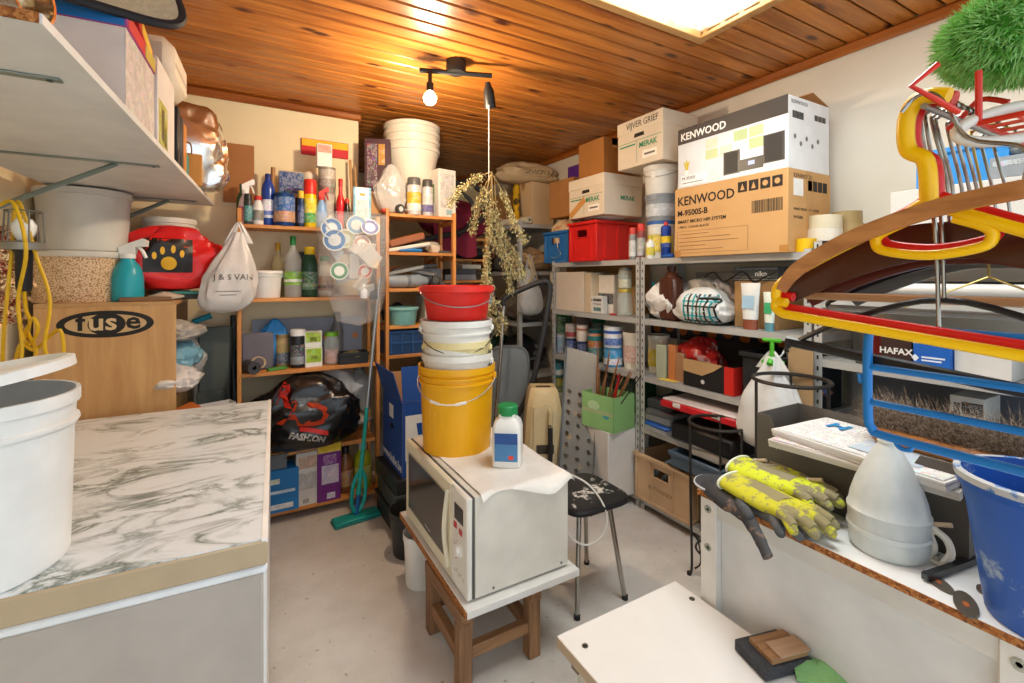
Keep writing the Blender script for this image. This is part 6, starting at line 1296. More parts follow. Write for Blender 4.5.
# ---- third level, near bay
z = RL[2]
A, B = onx(650, 330, 2.60), onx(792, 350, 2.60)
t = thing('pumpkin_banner', 'dark halloween banner with orange figures along the wall', 'banner', (2.615, (A.y + B.y) / 2, 1.07), NX); WB = abs(A.y - B.y); obj('cloth', G().box(-WB / 2, WB / 2, -.004, .004, 0, .13), m('#34343c', .8), t)
for k in range(9): obj('orange_figure', G().prism(lens(.035, .03, n=16), -.0052, -.004, Matrix.Translation((-WB / 2 + .06 + k * WB / 9, 0, .06 + .015 * (k % 2)))), m('#b8672a', .8), t)
l, r, h = ax_(645, 664, 336, 2.38, z); bucket('cream tub with yellow band next to the slotted post', (2.42, l[1], z), r * 1.1, h, '#d9d2bd', .9, lid='#d9d4c4', rings=0, name='paint_tub', cat='tub', lab='#d9bf45', rz=NX)
l, r, h = ax_(657, 668, 345, 2.30, z); slabthing('grey-green seed packet standing on the third level', (2.30, l[1], z), r * 2, .04, h, '#a3a890', 'packet', 'seed_packet', NX + .2)
l, r, h = ax_(668, 676, 345, 2.30, z); slabthing('orange wooden offcut standing by the seed packet', (2.31, l[1], z), r * 2.2, .03, h, '#c07a48', 'board', 'wood_offcut', NX)
l, r, h = ax_(676, 684, 350, 2.31, z); slabthing('brown hardboard offcut next to the orange one', (2.32, l[1], z), r * 2.2, .03, h * .9, '#a57a58', 'board', 'wood_offcut', NX + .1)
sack('red and clear plastic bag behind the black shoebox', (2.46, onx(700, 350, 2.46).y, z), .22, .34, .27, m('#c22a28', .3, dirt='#d9b4b0', damt=.42, sc=5), 7.3, amp=.2, top=.8)
slabthing('dark grey cloth roll over the cream tub', (2.50, 1.98, z + .235), .30, .1, .05, '#4c4a48', 'cloth', 'cloth_roll', NX, .9, .02)
C.objects['cloth_roll'].location = (2.53, 1.95, z)
A, B = onx(683, 390, 2.25), onx(733, 390, 2.25)
t = carton('torn open black shoebox with a red end', (2.37, (A.y + B.y) / 2, z + .003), abs(A.y - B.y), .23, .15, '#2a2726', NX, (None, 1.9, None, None), name='shoe_box'); WQ = abs(A.y - B.y)
obj('torn_flap', G().prism([(-WQ / 2, .085), (-WQ * .1, .075), (WQ * .12, .11), (WQ * .3, .15), (WQ * .1, .155), (-WQ / 2, .155)], -.1185, -.1155), card('#b59468'), t); obj('red_end', G().box(WQ / 2 - .002, WQ / 2 + .0015, -.115, .115, 0, .15).box(WQ / 2 - .055, WQ / 2, -.1172, -.115, 0, .15), m('#c8281f', .5), t); obj('size_label', G().prism(lens(.012, .012, n=14), -.1165, -.115, Matrix.Translation((-.03, 0, .04))), m('#d8d6d2', .5), t)
slabthing('yellow paper sheet lying at the shelf edge', (2.29, 2.03, z), .12, .09, .003, '#d8ba4a', 'paper', 'paper_sheet', NX + .2)
t = crate('black plastic storage bin with blue and orange clutter', (2.41, 1.36, z), .36, .32, .25, '#25272a', NX, 'bin', 'storage_bin', False, False, .015)
sack('jumble of blue and orange plastic bits in the black bin', (2.41, 1.36, z + .008), .24, .28, .22, m('#3a5a8a', .5, dirt='#b06a3a', damt=.45, sc=14), 3.1, 'clutter', 'plastic_clutter', amp=.3)
# white bag with green sprinkler hanging on the bin
pb = onx(772, 352, 2.16)
t = handled_bag('white plastic bag with a lime green garden sprinkler tied in it', (pb.x, pb.y, pb.z - .02), .30, .16, .45, m('#dddddb', .3, alpha=.92, bump=.3), 5.0, NX + .2, hl=.05)
m_gr = m('#4fae2a', .4); s_ = obj('sprinkler', G().tube([(0, 0, -.03), (0, 0, .07)], .010, 8).tube([(-.04, 0, .075), (.04, 0, .075)], .009, 8), m_gr, t)
for k in range(3): obj('sprinkler_arm', G().tube([(0, 0, -.01), (.05 * math.cos(2.1 * k + .5), .03 * math.sin(2.1 * k + .5), -.035)], .014, 8), m_gr, s_)
obj('hook', G().tube([(0, 0, -.02), (.02, .06, .0), (.02, .12, .03), (.02, .15, -.03)], .004, 6, sm=5), m('#cfcfcf', .4), t)
# ---- fourth level, near bay
z = RL[3]
zz = z
for k, (u0, u1, hh, x0, d_, col, lab) in enumerate(((645, 668, .035, 2.22, .34, '#c9ccd0', 'pale folder at the bottom of the left flat stack'), (644, 667, .02, 2.20, .34, '#2a5fb0', 'blue plastic sheet in the left flat stack'), (645, 670, .05, 2.23, .34, '#8d9296', 'grey tray in the left flat stack'), (645, 672, .03, 2.22, .34, '#5c6064', 'dark tray in the left flat stack'), (646, 670, .055, 2.25, .32, '#3a3d40', 'black case topping the left flat stack'))):
    A, B = onx(u0, 440, x0), onx(u1, 440, x0); slabthing(lab, (x0 + d_ / 2, (A.y + B.y) / 2, zz), abs(A.y - B.y), d_, hh, col, 'tray', 'flat_tray', NX + .03 * (k - 2), .4, .008); zz += hh + .001
A, B = onx(670, 425, 2.22), onx(733, 425, 2.22)
slabthing('long black tool case under the red organizer', (2.40, (A.y + B.y) / 2, z), abs(A.y - B.y), .36, .105, '#222325', 'case', 'tool_case', NX, .4, .015)
A, B = onx(659, 410, 2.17), onx(735, 410, 2.17)
t = thing('organizer_case', 'red flat organizer case with a clear lid', 'organizer', (2.36, (A.y + B.y) / 2, z + .1665), NX + .02); WQ = abs(A.y - B.y); t.location.z = max(zz, z + .106)
obj('tray', G().box(-WQ / 2, WQ / 2, -.18, .18, 0, .04, .006), m('#c8232a', .4), t); obj('clear_lid', G().box(-WQ / 2 + .01, WQ / 2 - .01, -.172, .172, .0405, .052, .004), m('#d8c9c4', .2), t)
for k in (-.16, .16): obj('latch', G().cbox((k * WQ * 1.6, -.183, .03), (.05, .01, .026), .003), m('#d9d4cf', .4), t)
sack('brown leather glove bundle behind the red organizer', (2.52, 1.75, t.location.z + .053), .14, .22, .07, m('#8a6a4a', .8), 1.9, 'glove', 'leather_bundle')
# ---- bottom level
z = RL[4]
CW = .455
t = crate('beige stackable crate full of pipe fittings', (2.40, 2.033, z + .001), CW, .40, .296, '#c9a983', NX); txt(t, 'BUTONNEX', .035, (-.10, -.189, .10), '-y', m('#8d7350', .8))
rr = random.Random(12)
for k in range(5):
    p0 = Vector((2.25 + .06 * k, 2.17 - .05 * k, z + .12)); o = obj('plastic_pipe', G().tube([p0, p0 + Vector((.03, -.10 + .01 * k, .13)), p0 + Vector((.06, -.16, .17))], .018 - .002 * k, 8, sm=4), m(('#6d7880', '#9aa3a8', '#3d4144', '#b3a78c', '#55606a')[k], .4)); tag(o, ('grey elbow pipe sticking out of the beige crate', 'pale pipe bend in the beige crate', 'dark hose end in the beige crate', 'cream cable loop in the beige crate', 'blue-grey pipe in the beige crate')[k], 'pipe')
crate('blue-grey fitting tray lying across the beige crate', (2.38, 1.77, z + .32), .36, .40, .085, '#55677a', NX, 'tray', 'parts_tray', False, False, .012)
crate('dark bin on the bottom level under the fitting tray', (2.40, 1.62, z), .30, .38, .315, '#33373a', NX, 'bin', 'storage_bin', False, False, .012)
for k in range(2): slabthing(('lower clear lidded box on the fitting tray', 'upper clear lidded box on the fitting tray')[k], (2.36, 1.73, z + .406 + .046 * k), .20, .26, .045, '#b5b5b0', 'box', 'clear_box', NX + .1 * k, .2, .01)
crate('black bin on the bottom level at the near end of the rack', (2.40, 1.32, z), .26, .38, .36, '#27292b', NX, 'bin', 'storage_bin', False, False, .012)
# ================================================================ white workbench on the right
BX0, BX1, BY0, BY1, BZ = 1.372, 1.88, -.40, 1.097, .762
m_wl = m('#e4e4e2', .35, var=.03); m_ap = m('#cfccc5', .45)
t = thing('work_bench', 'white laminated workbench with a raw chipboard front edge', 'workbench', (0, 0, 0))
obj('top', G().box(BX0 + .002, BX1, BY0, BY1, BZ - .019, BZ, .001), m_wl, t); obj('raw_edge', G().box(BX0 - .001, BX0 + .0025, BY0, BY1, BZ - .0185, BZ - .0008), m_chip, t); obj('raw_edge', G().box(BX0 + .003, BX1 - .003, BY1 - .002, BY1 + .0015, BZ - .0185, BZ - .0008), m_chip, t)
obj('apron', G().box(BX0 + .012, BX0 + .03, BY0, BY1 - .01, BZ - .075, BZ - .019), m_ap, t)
obj('front_panel', G().box(BX0 + .035, BX0 + .05, BY0, BY1 - .02, .06, BZ - .075), m('#d3d2d0', .3), t); obj('end_panel', G().box(BX0 + .05, BX1 - .01, BY1 - .03, BY1 - .014, .0, BZ - .019), m_chip, t)
for y_ in (BY1 - .072, .285):
    lg = obj('leg', G().box(BX0 + .004, BX0 + .034, y_, y_ + .06, 0 if y_ > .5 else BZ - .30, BZ - .0195, .002), m('#dad7d0', .4), t)
    for dz in (.055, .185):
        bl = obj('bolt', G().lathe([(.013, 0), (.013, .003), (.006, .003), (.005, .0), (.0, .0)], 18, M=Matrix.Translation((BX0 + .004, y_ + .03, BZ - dz)) @ Matrix.Rotation(-PI / 2, 4, 'Y')), m('#aeb0a4', .35, .6), lg)
obj('back_leg', G().box(BX1 - .04, BX1 - .01, BY1 - .08, BY1 - .03, 0, BZ - .0195), m_ap, t)
# grey document box with newspapers
DX0, DX1, DY0, DY1 = 1.60, 1.86, .455, 1.022; m_db = m('#5c5751', .6, var=.08)
t = thing('document_box', 'dark grey cardboard tray box full of newspapers', 'box', (DX0, DY1, BZ + .001), NX)
L_, D_ = DY1 - DY0, DX1 - DX0; H_ = .25
obj('front_wall', G().prism([(0, 0), (L_, 0), (L_, H_), (L_ - .10, H_), (L_ - .115, H_ - .03), (L_ - .13, H_ - .085), (.075, H_ - .085), (.06, H_ - .03), (.05, H_), (0, H_)], 0, .004), m_db, t)
obj('side_wall', G().box(0, .004, .004, D_, 0, H_), m_db, t); obj('side_wall', G().box(L_ - .004, L_, .004, D_, 0, H_), m_db, t); obj('back_wall', G().box(.004, L_ - .004, D_ - .004, D_, 0, H_), m_db, t); obj('base', G().box(.004, L_ - .004, .004, D_ - .004, 0, .004), m_db, t)
np_l = ('lowest folded newspaper in the grey box', 'brown-edged newspaper second from the bottom', 'newspaper with a blue photograph in the grey box', 'white newspaper third from the top', 'newspaper with red masthead under the top sheet', 'topmost white newspaper with a large blue letter')
zz = BZ + .072
obj('filler_board', G().box(.01, L_ - .01, .01, D_ - .01, .004, .068), card('#8a7358'), t)
for k in range(6):
    hh = .024; t = thing('newspaper', np_l[k], 'newspaper', (DX0 + .13 + .004 * (k % 2) - (.035 if k > 3 else 0), .76 - .012 * k, zz), NX + (.04, -.05, .03, -.06, .10, -.08)[k], None); bw = .44 if k < 4 else .47; bd = .235 if k < 4 else .30
    zz += hh + .001
    pg_ = G()
    for q in range(3): pg_.slab(lambda i, j, q=q: ((i - .5) * bw, (j - .5) * bd - .003 * q, (q + 1) * hh / 3 - .001 + .0025 * nz3((i * 2, j * 2, k), 1.2, q)), 10, 6, hh / 3 - .0012)
    obj('pages', pg_, m(('#a38f78', '#8f7157', '#c9c3ba', '#d9d6d0', '#d3cec6', '#e0dedb')[k], .8), t)
    if k >= 2:
        obj('printed_page', G().slab(lambda i, j: ((i - .5) * bw * .97, (j - .5) * bd * .95 - .004, hh + .0016 + .0025 * nz3((i * 2, j * 2, k), 1.2, 2)), 12, 8, .0008), lm(('', '', '#c9d3dc', '#d6d3cd', '#d9d0ca', '#e4e3e1')[k], .8, 120.0, 'Y'), t)
        obj('photograph', G().slab(lambda i, j: ((i - .1) * bw * .38, (j - .9) * bd * .42, hh + .0040 + .002 * nz3((i * 2, j * 2, k), 1.2, 2)), 6, 5, .0006), lm(('', '', '#6f9ac0', '#a8a49e', '#b8524a', '#b7c3d2')[k], .7), t)
    if k == 5: txt(t, 'H', .085, (-.17, .03, hh + .0055), 'top', m('#2a86c0', .6), bold=.003)
# broom head lying on the papers
t = thing('broom_head', 'wide broom head with grey-brown bristles lying on the newspapers', 'broom', (1.74, .40, zz + .004), NX)
obj('wood_block', G().box(-.31, .31, -.05, -.005, .0, .045, .012), wood('#9a5f2c', '#bd8145', 0, 2.5, .5), t)
g = G(); rr = random.Random(31)
for k in range(5200):
    x = rr.uniform(-.30, .30); y0 = rr.uniform(-.03, .03); zb = rr.uniform(.0, .05); L = rr.uniform(.04, .14)
    c = Vector((x, -.01 + y0 * .3, zb + .02)); d = Vector((rr.gauss(-.75, .5), rr.gauss(.0, .4), rr.gauss(.6, .4))).normalized() * L; e_ = Vector((1, .2, 0)) * .0017; g._a([c - e_, c + e_, c + d], [(0, 1, 2)])
o = obj('bristles', g, m('#5c4a3e', .8, dirt='#b3a28e', damt=.46, sc=60), t, 0, False); o['kind'] = 'stuff'
# white plastic cloche
p = onz(887, 549, BZ)
t = thing('plastic_cloche', 'frosted white bell-shaped plastic cloche on the workbench', 'cloche', (p.x + .005, p.y, BZ + .001))
R_ = .090; HC = .292
pr = [(R_ * .90, 0), (R_ * .97, .008), (R_ * 1.0, .05), (R_, .095), (R_ * 1.03, .100), (R_ * 1.03, .108), (R_ * .99, .112), (R_ * .94, .14), (R_ * .81, .18), (R_ * .60, .225), (R_ * .39, .262), (R_ * .25, .284), (R_ * .2, HC), (0, HC)]
mtc, nt_, b_ = newmat('frosted_polythene'); b_.inputs['Base Color'].default_value = (.83, .87, .85, 1); b_.inputs['Roughness'].default_value = .35; b_.inputs['Transmission Weight'].default_value = .35; b_.inputs['Subsurface Weight'].default_value = .0
nz_ = N(nt_, 'ShaderNodeTexNoise', i_Scale=6.0); rp_ = ramp(nt_, [(.3, '#e9f0ee'), (.7, '#f7fbf9')]); nt_.links.new(nz_.outputs['Fac'], rp_.inputs['Fac']); nt_.links.new(rp_.outputs['Color'], b_.inputs['Base Color'])
obj('bell', G().lathe([(0, 0)] + pr, 48), mtc, t); obj('ridge', G().lathe([(R_ * 1.012, .052), (R_ * 1.03, .055), (R_ * 1.03, .061), (R_ * 1.012, .064)], 48), mtc, t); obj('vent_cap', G().lathe([(0, HC - .002), (.024, HC - .002), (.022, HC + .008), (0, HC + .01)], 20), mtc, t)
# white spring clamps
for k, (u, v, lab) in enumerate(((762, 480, 'farthest white spring clamp, beside the yellow cuffs'), (816, 500, 'middle white spring clamp, behind the yellow fingertips'), (941, 558, 'nearest white spring clamp, between cloche and blue bucket'))):
    p = onx(u, v, 1.565); t = thing('spring_clamp', lab, 'clamp', (1.565, p.y, BZ + .001), NX); mc = m('#dcd9cf', .4)
    obj('base', G().box(-.022, .022, -.03, .028, 0, .012, .003), mc, t); obj('jaw', G().tube([(.012, -.02, .01), (.026, -.02, .04), (.018, -.02, .07), (-.004, -.02, .085), (-.018, -.02, .10)], .009, 8, sm=5).tube([(-.016, -.02, .012), (-.006, -.02, .04), (-.014, -.02, .07), (-.004, -.02, .085)], .007, 8, sm=5), mc, t)
    obj('screw', G().tube([(-.02, -.02, .095), (.028, -.02, .112)], .006, 8), m('#b9a58a', .5), t); obj('pin', G().tube([(0, -.034, .02), (0, -.008, .02)], .005, 8), m('#a8a8a4', .3, .8), t)
# gloves
def glove(label, p0, p1, zc, colb, colp, flip=1, curl=.0, spread=1.0, name='work_glove', patch=True, roll=0.0):
    """p0 = cuff centre, p1 = middle fingertip (x,y)"""
    d = Vector((p1[0] - p0[0], p1[1] - p0[1])); L = d.length; t = thing(name, label, 'glove', (p0[0], p0[1], zc), 0, None, (roll, 0, math.atan2(d.y, d.x)))
    S = L / .27; g = G()
    def cap(pts, rs, fl=1.0):
        g.tube([Vector(p) * S for p in pts], [r * S for r in rs], 12, sm=0)
        for q in (0, -1): g.lathe([(0, -rs[q] * S), (rs[q] * S * .7, -rs[q] * S * .7), (rs[q] * S, 0), (rs[q] * S * .7, rs[q] * S * .7), (0, rs[q] * S)], 10, c=tuple(Vector(pts[q]) * S))
    g2 = G()
    g2.grid(lambda i, j: ((.0 + .165 * j) * S, math.cos(2 * PI * i) * (.050 + .004 * math.sin(PI * j)) * (.98 if j < .55 else 1 - .15 * (j - .55)) * S, (math.sin(2 * PI * i) * .021 + .021) * S), 28, 10, wrap=True)
    g2.f += [tuple(k * 10 for k in range(28)), tuple(k * 10 + 9 for k in range(28))]
    g.v, g.f = list(g2.v), list(g2.f)
    for k, (y0, ln, an, r) in enumerate(((.034, .072, .20, .0125), (.012, .088, .06, .0135), (-.011, .082, -.07, .013), (-.033, .062, -.22, .0115))):
        y0 *= flip; an *= flip * spread; a = Vector((.15, y0, .022)); m_ = a + Vector((math.cos(an) * ln * .55, math.sin(an) * ln * .55, .006)); e_ = a + Vector((math.cos(an * 1.2) * ln * 1.0, math.sin(an * 1.2) * ln, -.004 - curl)); cap([a - Vector((.02, 0, 0)), m_, e_], [r * 1.08, r * 1.05, r * .92])
    cap([(.06, .030 * flip, .022), (.10, .062 * flip, .02), (.142, .072 * flip, .016)], [.019, .016, .0125])
    b = obj('glove_body', g, m(colb, .85, bump=.3, dirt=colp if patch else '#5c5c5e', damt=.46, sc=9), t, 60); rm = b.modifiers.new('fuse', 'REMESH'); rm.mode = 'VOXEL'; rm.voxel_size = .0034 * S; sm_ = b.modifiers.new('soften', 'SMOOTH'); sm_.factor = .6; sm_.iterations = 5
    obj('cuff_hem', G().tube([(.002 * S, math.cos(2 * PI * i / 24) * .051 * S, (math.sin(2 * PI * i / 24) * .022 + .021) * S) for i in range(24)], .003 * S, 6, True), m('#e6e8d0' if patch else '#2b2d30', .8), t)
    if patch:
        for k, (y0, ln, an, r) in enumerate(((.034, .072, .20, .0125), (.012, .088, .06, .0135), (-.011, .082, -.07, .013), (-.033, .062, -.22, .0115))):
            y0 *= flip; an *= flip * spread
            for f0, f1 in ((.18, .46), (.58, .96)):
                a = Vector((.15 + math.cos(an) * ln * f0, y0 + math.sin(an) * ln * f0, .0265)); e_ = Vector((.15 + math.cos(an) * ln * f1, y0 + math.sin(an) * ln * f1, .0255 - (curl if f1 > .6 else 0)))
                obj('grip_pad', G().tube([a * S, (a + e_) * .5 * S, e_ * S], [r * .85 * S, r * 1.02 * S, r * .85 * S], 10), m(colp, .9, bump=.4), t)
        obj('palm_patch', G().grid(lambda i, j: ((.065 + .085 * i) * S, (j - .5) * .078 * S, (.0437 - .012 * (2 * j - 1) ** 2) * S), 6, 8), m(colp, .9, bump=.4), t)
    return t
P_ = lambda u, v: (onz(u, v, BZ).x, onz(u, v, BZ).y)
glove('grey and black work glove lying flat under the yellow pair', P_(738, 494), P_(818, 550), BZ + .001, '#4a4c50', '#3a3c40', -1, .004, 1.0, patch=False)
glove('lower neon yellow work glove with dirty grey fingertips', P_(734, 496), P_(840, 558), BZ + .024, '#c3c02e', '#8f8662', 1, .006)
glove('upper neon yellow work glove with grey palm pads', P_(738, 487), P_(852, 536), BZ + .050, '#c9d32f', '#8b8468', 1, .004, .9)
pts = [onz(u, v, BZ + .012) for u, v in ((706, 484), (724, 500), (744, 514), (757, 528), (768, 542))]; pts[-1].z = BZ - .03; pts[-2].z = BZ - .005
o = obj('rubber_strip', G().tube(pts, [.030, .028, .024, .020, .017, .015], 10, sm=6, flat=.5), m('#33353a', .6, dirt='#6d5a50', damt=.4, sc=14)); tag(o, 'black rubber strip drooping over the chipboard edge', 'strip')
t = thing('foam_pad', 'dark grey foam pad with pale rim at the bench corner', 'pad', (P_(716, 485)[0], P_(716, 485)[1] - .01, BZ + .0005), .3); obj('pad', G().lathe([(0, 0), (.075, 0), (.08, .006), (.075, .012), (0, .012)], 28), m('#3a3d42', .8), t); obj('rim', G().tube([(.079 * math.cos(2 * PI * k / 28), .079 * math.sin(2 * PI * k / 28), .006) for k in range(28)], .004, 6, True), m('#b9bcc0', .6), t)
# loose hardware and bucket
t = thing('steel_bar', 'black square steel profile lying across the bench', 'profile', onz(925, 577, BZ + .0125), 0); a = onz(985, 556, BZ + .0125) - onz(925, 577, BZ + .0125); obj('profile', G().tube([Vector((0, 0, 0)), a * 1.25], .011, 4), m('#1f2124', .35), t); obj('bore', G().tube([a * -.005, a * .02], .008, 4), m('#4a4c50', .5), t)
for k, (u, v, lab) in enumerate(((938, 583, 'flat rounded steel plate under the black profile'), (966, 606, 'pointed steel hinge plate on the bench'), (981, 590, 'small rusty oval washer plate by the blue bucket'))):
    p = onz(u, v, BZ); rx = (.045, .05, .02)[k]; o = thing('steel_plate', lab, 'metal plate', (p.x, p.y, BZ + .0005), (.9, .4, .3)[k]); obj('plate', prism_xy(G(), [(x * (1.15 if k == 1 and x > 0 else 1), z_) for x, z_ in lens(rx, rx * .42, n=20)], 0, .0035), m('#6f675c', .4, .6), o); obj('rust_spot', prism_xy(G(), lens(rx * .22, rx * .12, n=14), .0035, .0042), m('#a85a2c', .8), o)
t = bucket('translucent blue mortar bucket stained with plaster on the bench', (1.478, .292, BZ + .001), .147, .305, '#2458a8', .68, rings=0, name='blue_bucket', dirt='#7f93b0')
C.objects['blue_bucket'].children[0].data.materials[0] = m('#1f56ae', .4, dirt='#8fa2bd', damt=.34, sc=5)
obj('worn_rim', G().lathe([(.139, .29), (.150, .292), (.151, .306), (.141, .309), (.138, .306)], 40), m('#b9bcbe', .5, dirt='#4a78b4', damt=.42), C.objects['blue_bucket'])

# ---------------------------------------------------------------- low white table in front
TX0, TX1, TY0, TY1, TZ_ = .838, 1.366, -.02, 1.186, .392
t = thing('low_table', 'low white table with screw heads in its top, in front of the workbench', 'table', (0, 0, 0))
obj('top', G().box(TX0, TX1, TY0, TY1, TZ_ - .034, TZ_, .002), m('#e6e5e2', .3, var=.02), t); obj('edge_band', G().box(TX0 - .001, TX0 + .001, TY0 + .002, TY1 - .002, TZ_ - .033, TZ_ - .002), m('#b9a48a', .5), t); obj('raw_edge', G().box(TX1 - .001, TX1 + .004, TY0, TY1, TZ_ - .030, TZ_ - .014), m('#6f4a30', .7), t)
for u, v in ((585, 646), (692, 599), (668, 700), (790, 645)):
    p = onz(u, v, TZ_); obj('screw_head', G().lathe([(0, .0), (.0035, 0), (.0055, .0016), (.0095, .0016), (.0095, 0)], 18, (p.x, p.y, TZ_)), m('#6d6c66', .35, .7), t)
for x in (TX0 + .03, TX1 - .08):
    for y_ in (TY0 + .05, TY1 - .11): obj('leg', G().box(x, x + .045, y_, y_ + .045, 0, TZ_ - .034, .002), m('#c9c4ba', .5), t)
for y_ in (TY1 - .10, TY1 - .20): obj('bracket', G().box(TX0 + .004, TX0 + .02, y_, y_ + .03, TZ_ - .05, TZ_ - .034), m('#6b5a48', .5), t)
p = onz(766, 660, TZ_)
t = thing('sanding_block', 'dark foam sanding block with wooden offcuts on the low table', 'sanding block', (p.x + .02, p.y - .01, TZ_ + .001), -.25)
obj('foam', G().box(-.085, .075, -.06, .06, 0, .034, .004), m('#3f4146', .9, bump=.8, sc=30), t); obj('wood_offcut', G().box(-.055, .07, -.052, .035, .0345, .05, .002), wood('#7a5636', '#a07a54', 0, 4, .7), t); obj('wood_offcut', G().box(-.03, .075, -.058, .0, .0505, .058, .002), wood('#9a7a5a', '#b9977a', 0, 4, .7), t)
def f(i, j):
    x = -.09 + .18 * i; y_ = -.11 + .22 * j; return (x, y_, .012 + .005 * abs(nz3((x * 30, y_ * 18, 1), 1, 3)) + (.018 * math.exp(-((i - .3) / .16) ** 2)))
p = onz(832, 660, TZ_ + .02)
o = obj('green_cloth', G().slab(f, 26, 30, .009), m('#86b878', .95, bump=.8, sc=20), None, 60); tag(o, 'folded pale green microfibre cloth beside the sanding block', 'cloth', (p.x, p.y, TZ_ + .001), .75)

# ---------------------------------------------------------------- wrought-iron plant stands behind the bench
def stand(label, c, zt, r, foot_u=None):
    t = thing('plant_stand', label, 'plant stand', (c.x, c.y, 0)); mi = m('#3a3531', .45, .5)
    ring = lambda rr_, z_, th: G().tube([(rr_ * math.cos(2 * PI * k / 40), rr_ * math.sin(2 * PI * k / 40), z_) for k in range(40)], th, 7, True)
    obj('top_ring', ring(r, zt, .0085), mi, t); obj('lower_ring', ring(r * .75, .12, .005), mi, t)
    for k in range(3):
        a = 2.09 * k + 2.62; c_, s_ = math.cos(a), math.sin(a); lg = obj('leg', G().tube([(r * 1.02 * c_, r * 1.02 * s_, zt - .004), (r * 1.0 * c_, r * 1.0 * s_, zt * .5), (r * .95 * c_, r * .95 * s_, .05), (r * 1.05 * c_, r * 1.05 * s_, .008)], .0065, 7, sm=5), mi, t)
        obj('foot', G().lathe([(0, 0), (.012, 0), (.012, .014), (0, .016)], 12, (r * 1.05 * c_, r * 1.05 * s_, 0)), mi, lg); obj('scroll', G().tube([(r * .98 * c_, r * .98 * s_, .22), (r * .7 * c_, r * .7 * s_, .16), (r * .62 * c_, r * .62 * s_, .06), (r * .85 * c_, r * .85 * s_, .03)], .004, 6, sm=5), mi, lg)
    return t
c = ond(717, 423, 2.36); stand('lower black iron plant stand beside the beige crate', c, c.z, .133)
c = ond(791, 380, 2.02); stand('taller black iron plant stand behind the document box', c, c.z, .147)
o = obj('cardboard_strip', G().box(-.055, .055, -.003, .003, 0, .52), card('#a88c68')); tag(o, 'narrow brown cardboard strip leaning on the rack post', 'cardboard', (2.19, 1.19, .775), rot=(0, 0, NX)); a = onx(800, 345, 2.2); o.location = (2.205, a.y, a.z - .52)
sp_ = obj('brown_carton', G().box(-.07, .07, -.10, .10, 0, a.z - .521, .003), card('#8d7352')); tag(sp_, 'tall closed brown carton standing behind the taller plant stand', 'box', (2.14, a.y - .02, 0), 0)
# ---------------------------------------------------------------- third rack bay behind the hangers
steel_rack('pale steel rack bay behind the coat hangers', RX0, RX1, .02, YN - .006, 1.66, (1.64, 1.40, 1.135, .74, .07))
z = 1.64
A = onx(940, 170, 2.32); B = onx(988, 170, 2.32)
carton('plain white carton under the blue translucent bin', (2.44, .68, z), .42, .3, .205, '#cfcbc4', NX, None, False)
t = crate('bright blue translucent bin high behind the hangers', (2.44, (A.y + B.y) / 2 + .01, z + .206), .28, .26, .145, '#2f8ad0', NX, 'bin', 'blue_bin', False, False, .01)
pack('grey lidded box beside the blue bin', (2.43, .52, z + .206), .16, .26, .075, '#8e9499', NX, [(.05, .95, .55, .8, '#b3b8bb')])
sack('clear bubble wrap heap above the grey box', (2.43, .51, z + .282), .22, .2, .085, m('#c9cdcc', .2, alpha=.8, bump=.5), 6.6, 'wrap', 'bubble_wrap', amp=.25)
carton('white carton beside the grey lidded box', (2.44, .20, z), .36, .3, .20, '#c4c0ba', NX, None, False)
z = 1.40
slabthing('orange-brown wooden board lying behind the hangers', (2.42, .66, z), .80, .3, .03, '#b9722e', 'board', 'wooden_board', NX, .45)
for k, (yy, x0, L, r, col, lab) in enumerate(((.60, 2.26, .8, .022, '#d8d6d0', 'white plastic conduit on the wooden board'), (.55, 2.31, .8, .018, '#c3c5c6', 'grey plastic conduit behind the white one'), (.60, 2.37, .85, .026, '#2a2b2d', 'black drain pipe behind the conduits'))):
    t = thing('plastic_conduit', lab, 'pipe', (x0, yy, z + .031 + r), 0, None, (PI / 2, 0, .05 * k)); turn(t, 'pipe', [(r * .8, -L / 2), (r, -L / 2), (r, L / 2), (r * .8, L / 2), (r * .8, -L / 2)], m(col, .35), 18); turn(t, 'coupling', [(r, L * .2), (r * 1.2, L * .2), (r * 1.2, L * .3), (r, L * .3)], m('#b9a98c', .3), 18)
z = 1.135
def fb(label, u0, u1, vt, x, zb, d_, col, front=None): A, B = onx(u0, vt, x), onx(u1, vt, x); um = (u0 + u1) / 2; h_ = EYE + ray(um, vt)[2] * (x / ray(um, vt)[0]) - zb; return pack(label, (x + d_ / 2, (A.y + B.y) / 2, zb), abs(A.y - B.y), d_, h_, col, NX, front)
t = fb('dark brown box with white capital letters on the near rack shelf', 881, 911, 338, 2.28, z, .12, '#3a2420', [(.02, .98, .06, .10, '#5a3a34')]); txt(t, 'HAFAX', .034, (-.055, -.0615, .055), '-y', m('#e6e2dc', .5), bold=.001); obj('small_print', G().box(-.02, .015, -.0612, -.06, .03, .036), m('#d9d4cc', .5), t)
t = fb('bright blue box with a white emblem beside the brown one', 913, 951, 334, 2.28, z, .12, '#1a5fb8', [(0, 1, .72, .78, '#dfe6ee')]); obj('emblem', G().prism(lens(.012, .014, n=4), -.0612, -.06, Matrix.Translation((-.05, 0, .05))), m('#e6ebf0', .5), t); obj('small_print', G().box(-.03, .04, -.0612, -.06, .052, .058), m('#dfe6ee', .5), t); obj('small_print', G().box(-.03, .03, -.0612, -.06, .040, .046), m('#dfe6ee', .5), t)
fb('long white box at the near end of the rack shelf', 954, 1012, 338, 2.30, z, .2, '#d9d6d0'); fb('small red box behind the brown lettered box', 872, 900, 322, 2.46, z, .1, '#a8282a')
slabthing('dark flat magnet strip at the shelf front', (2.27, .95, z), .10, .04, .03, '#25272a', 'strip', 'magnet_strip', NX)
z = .74
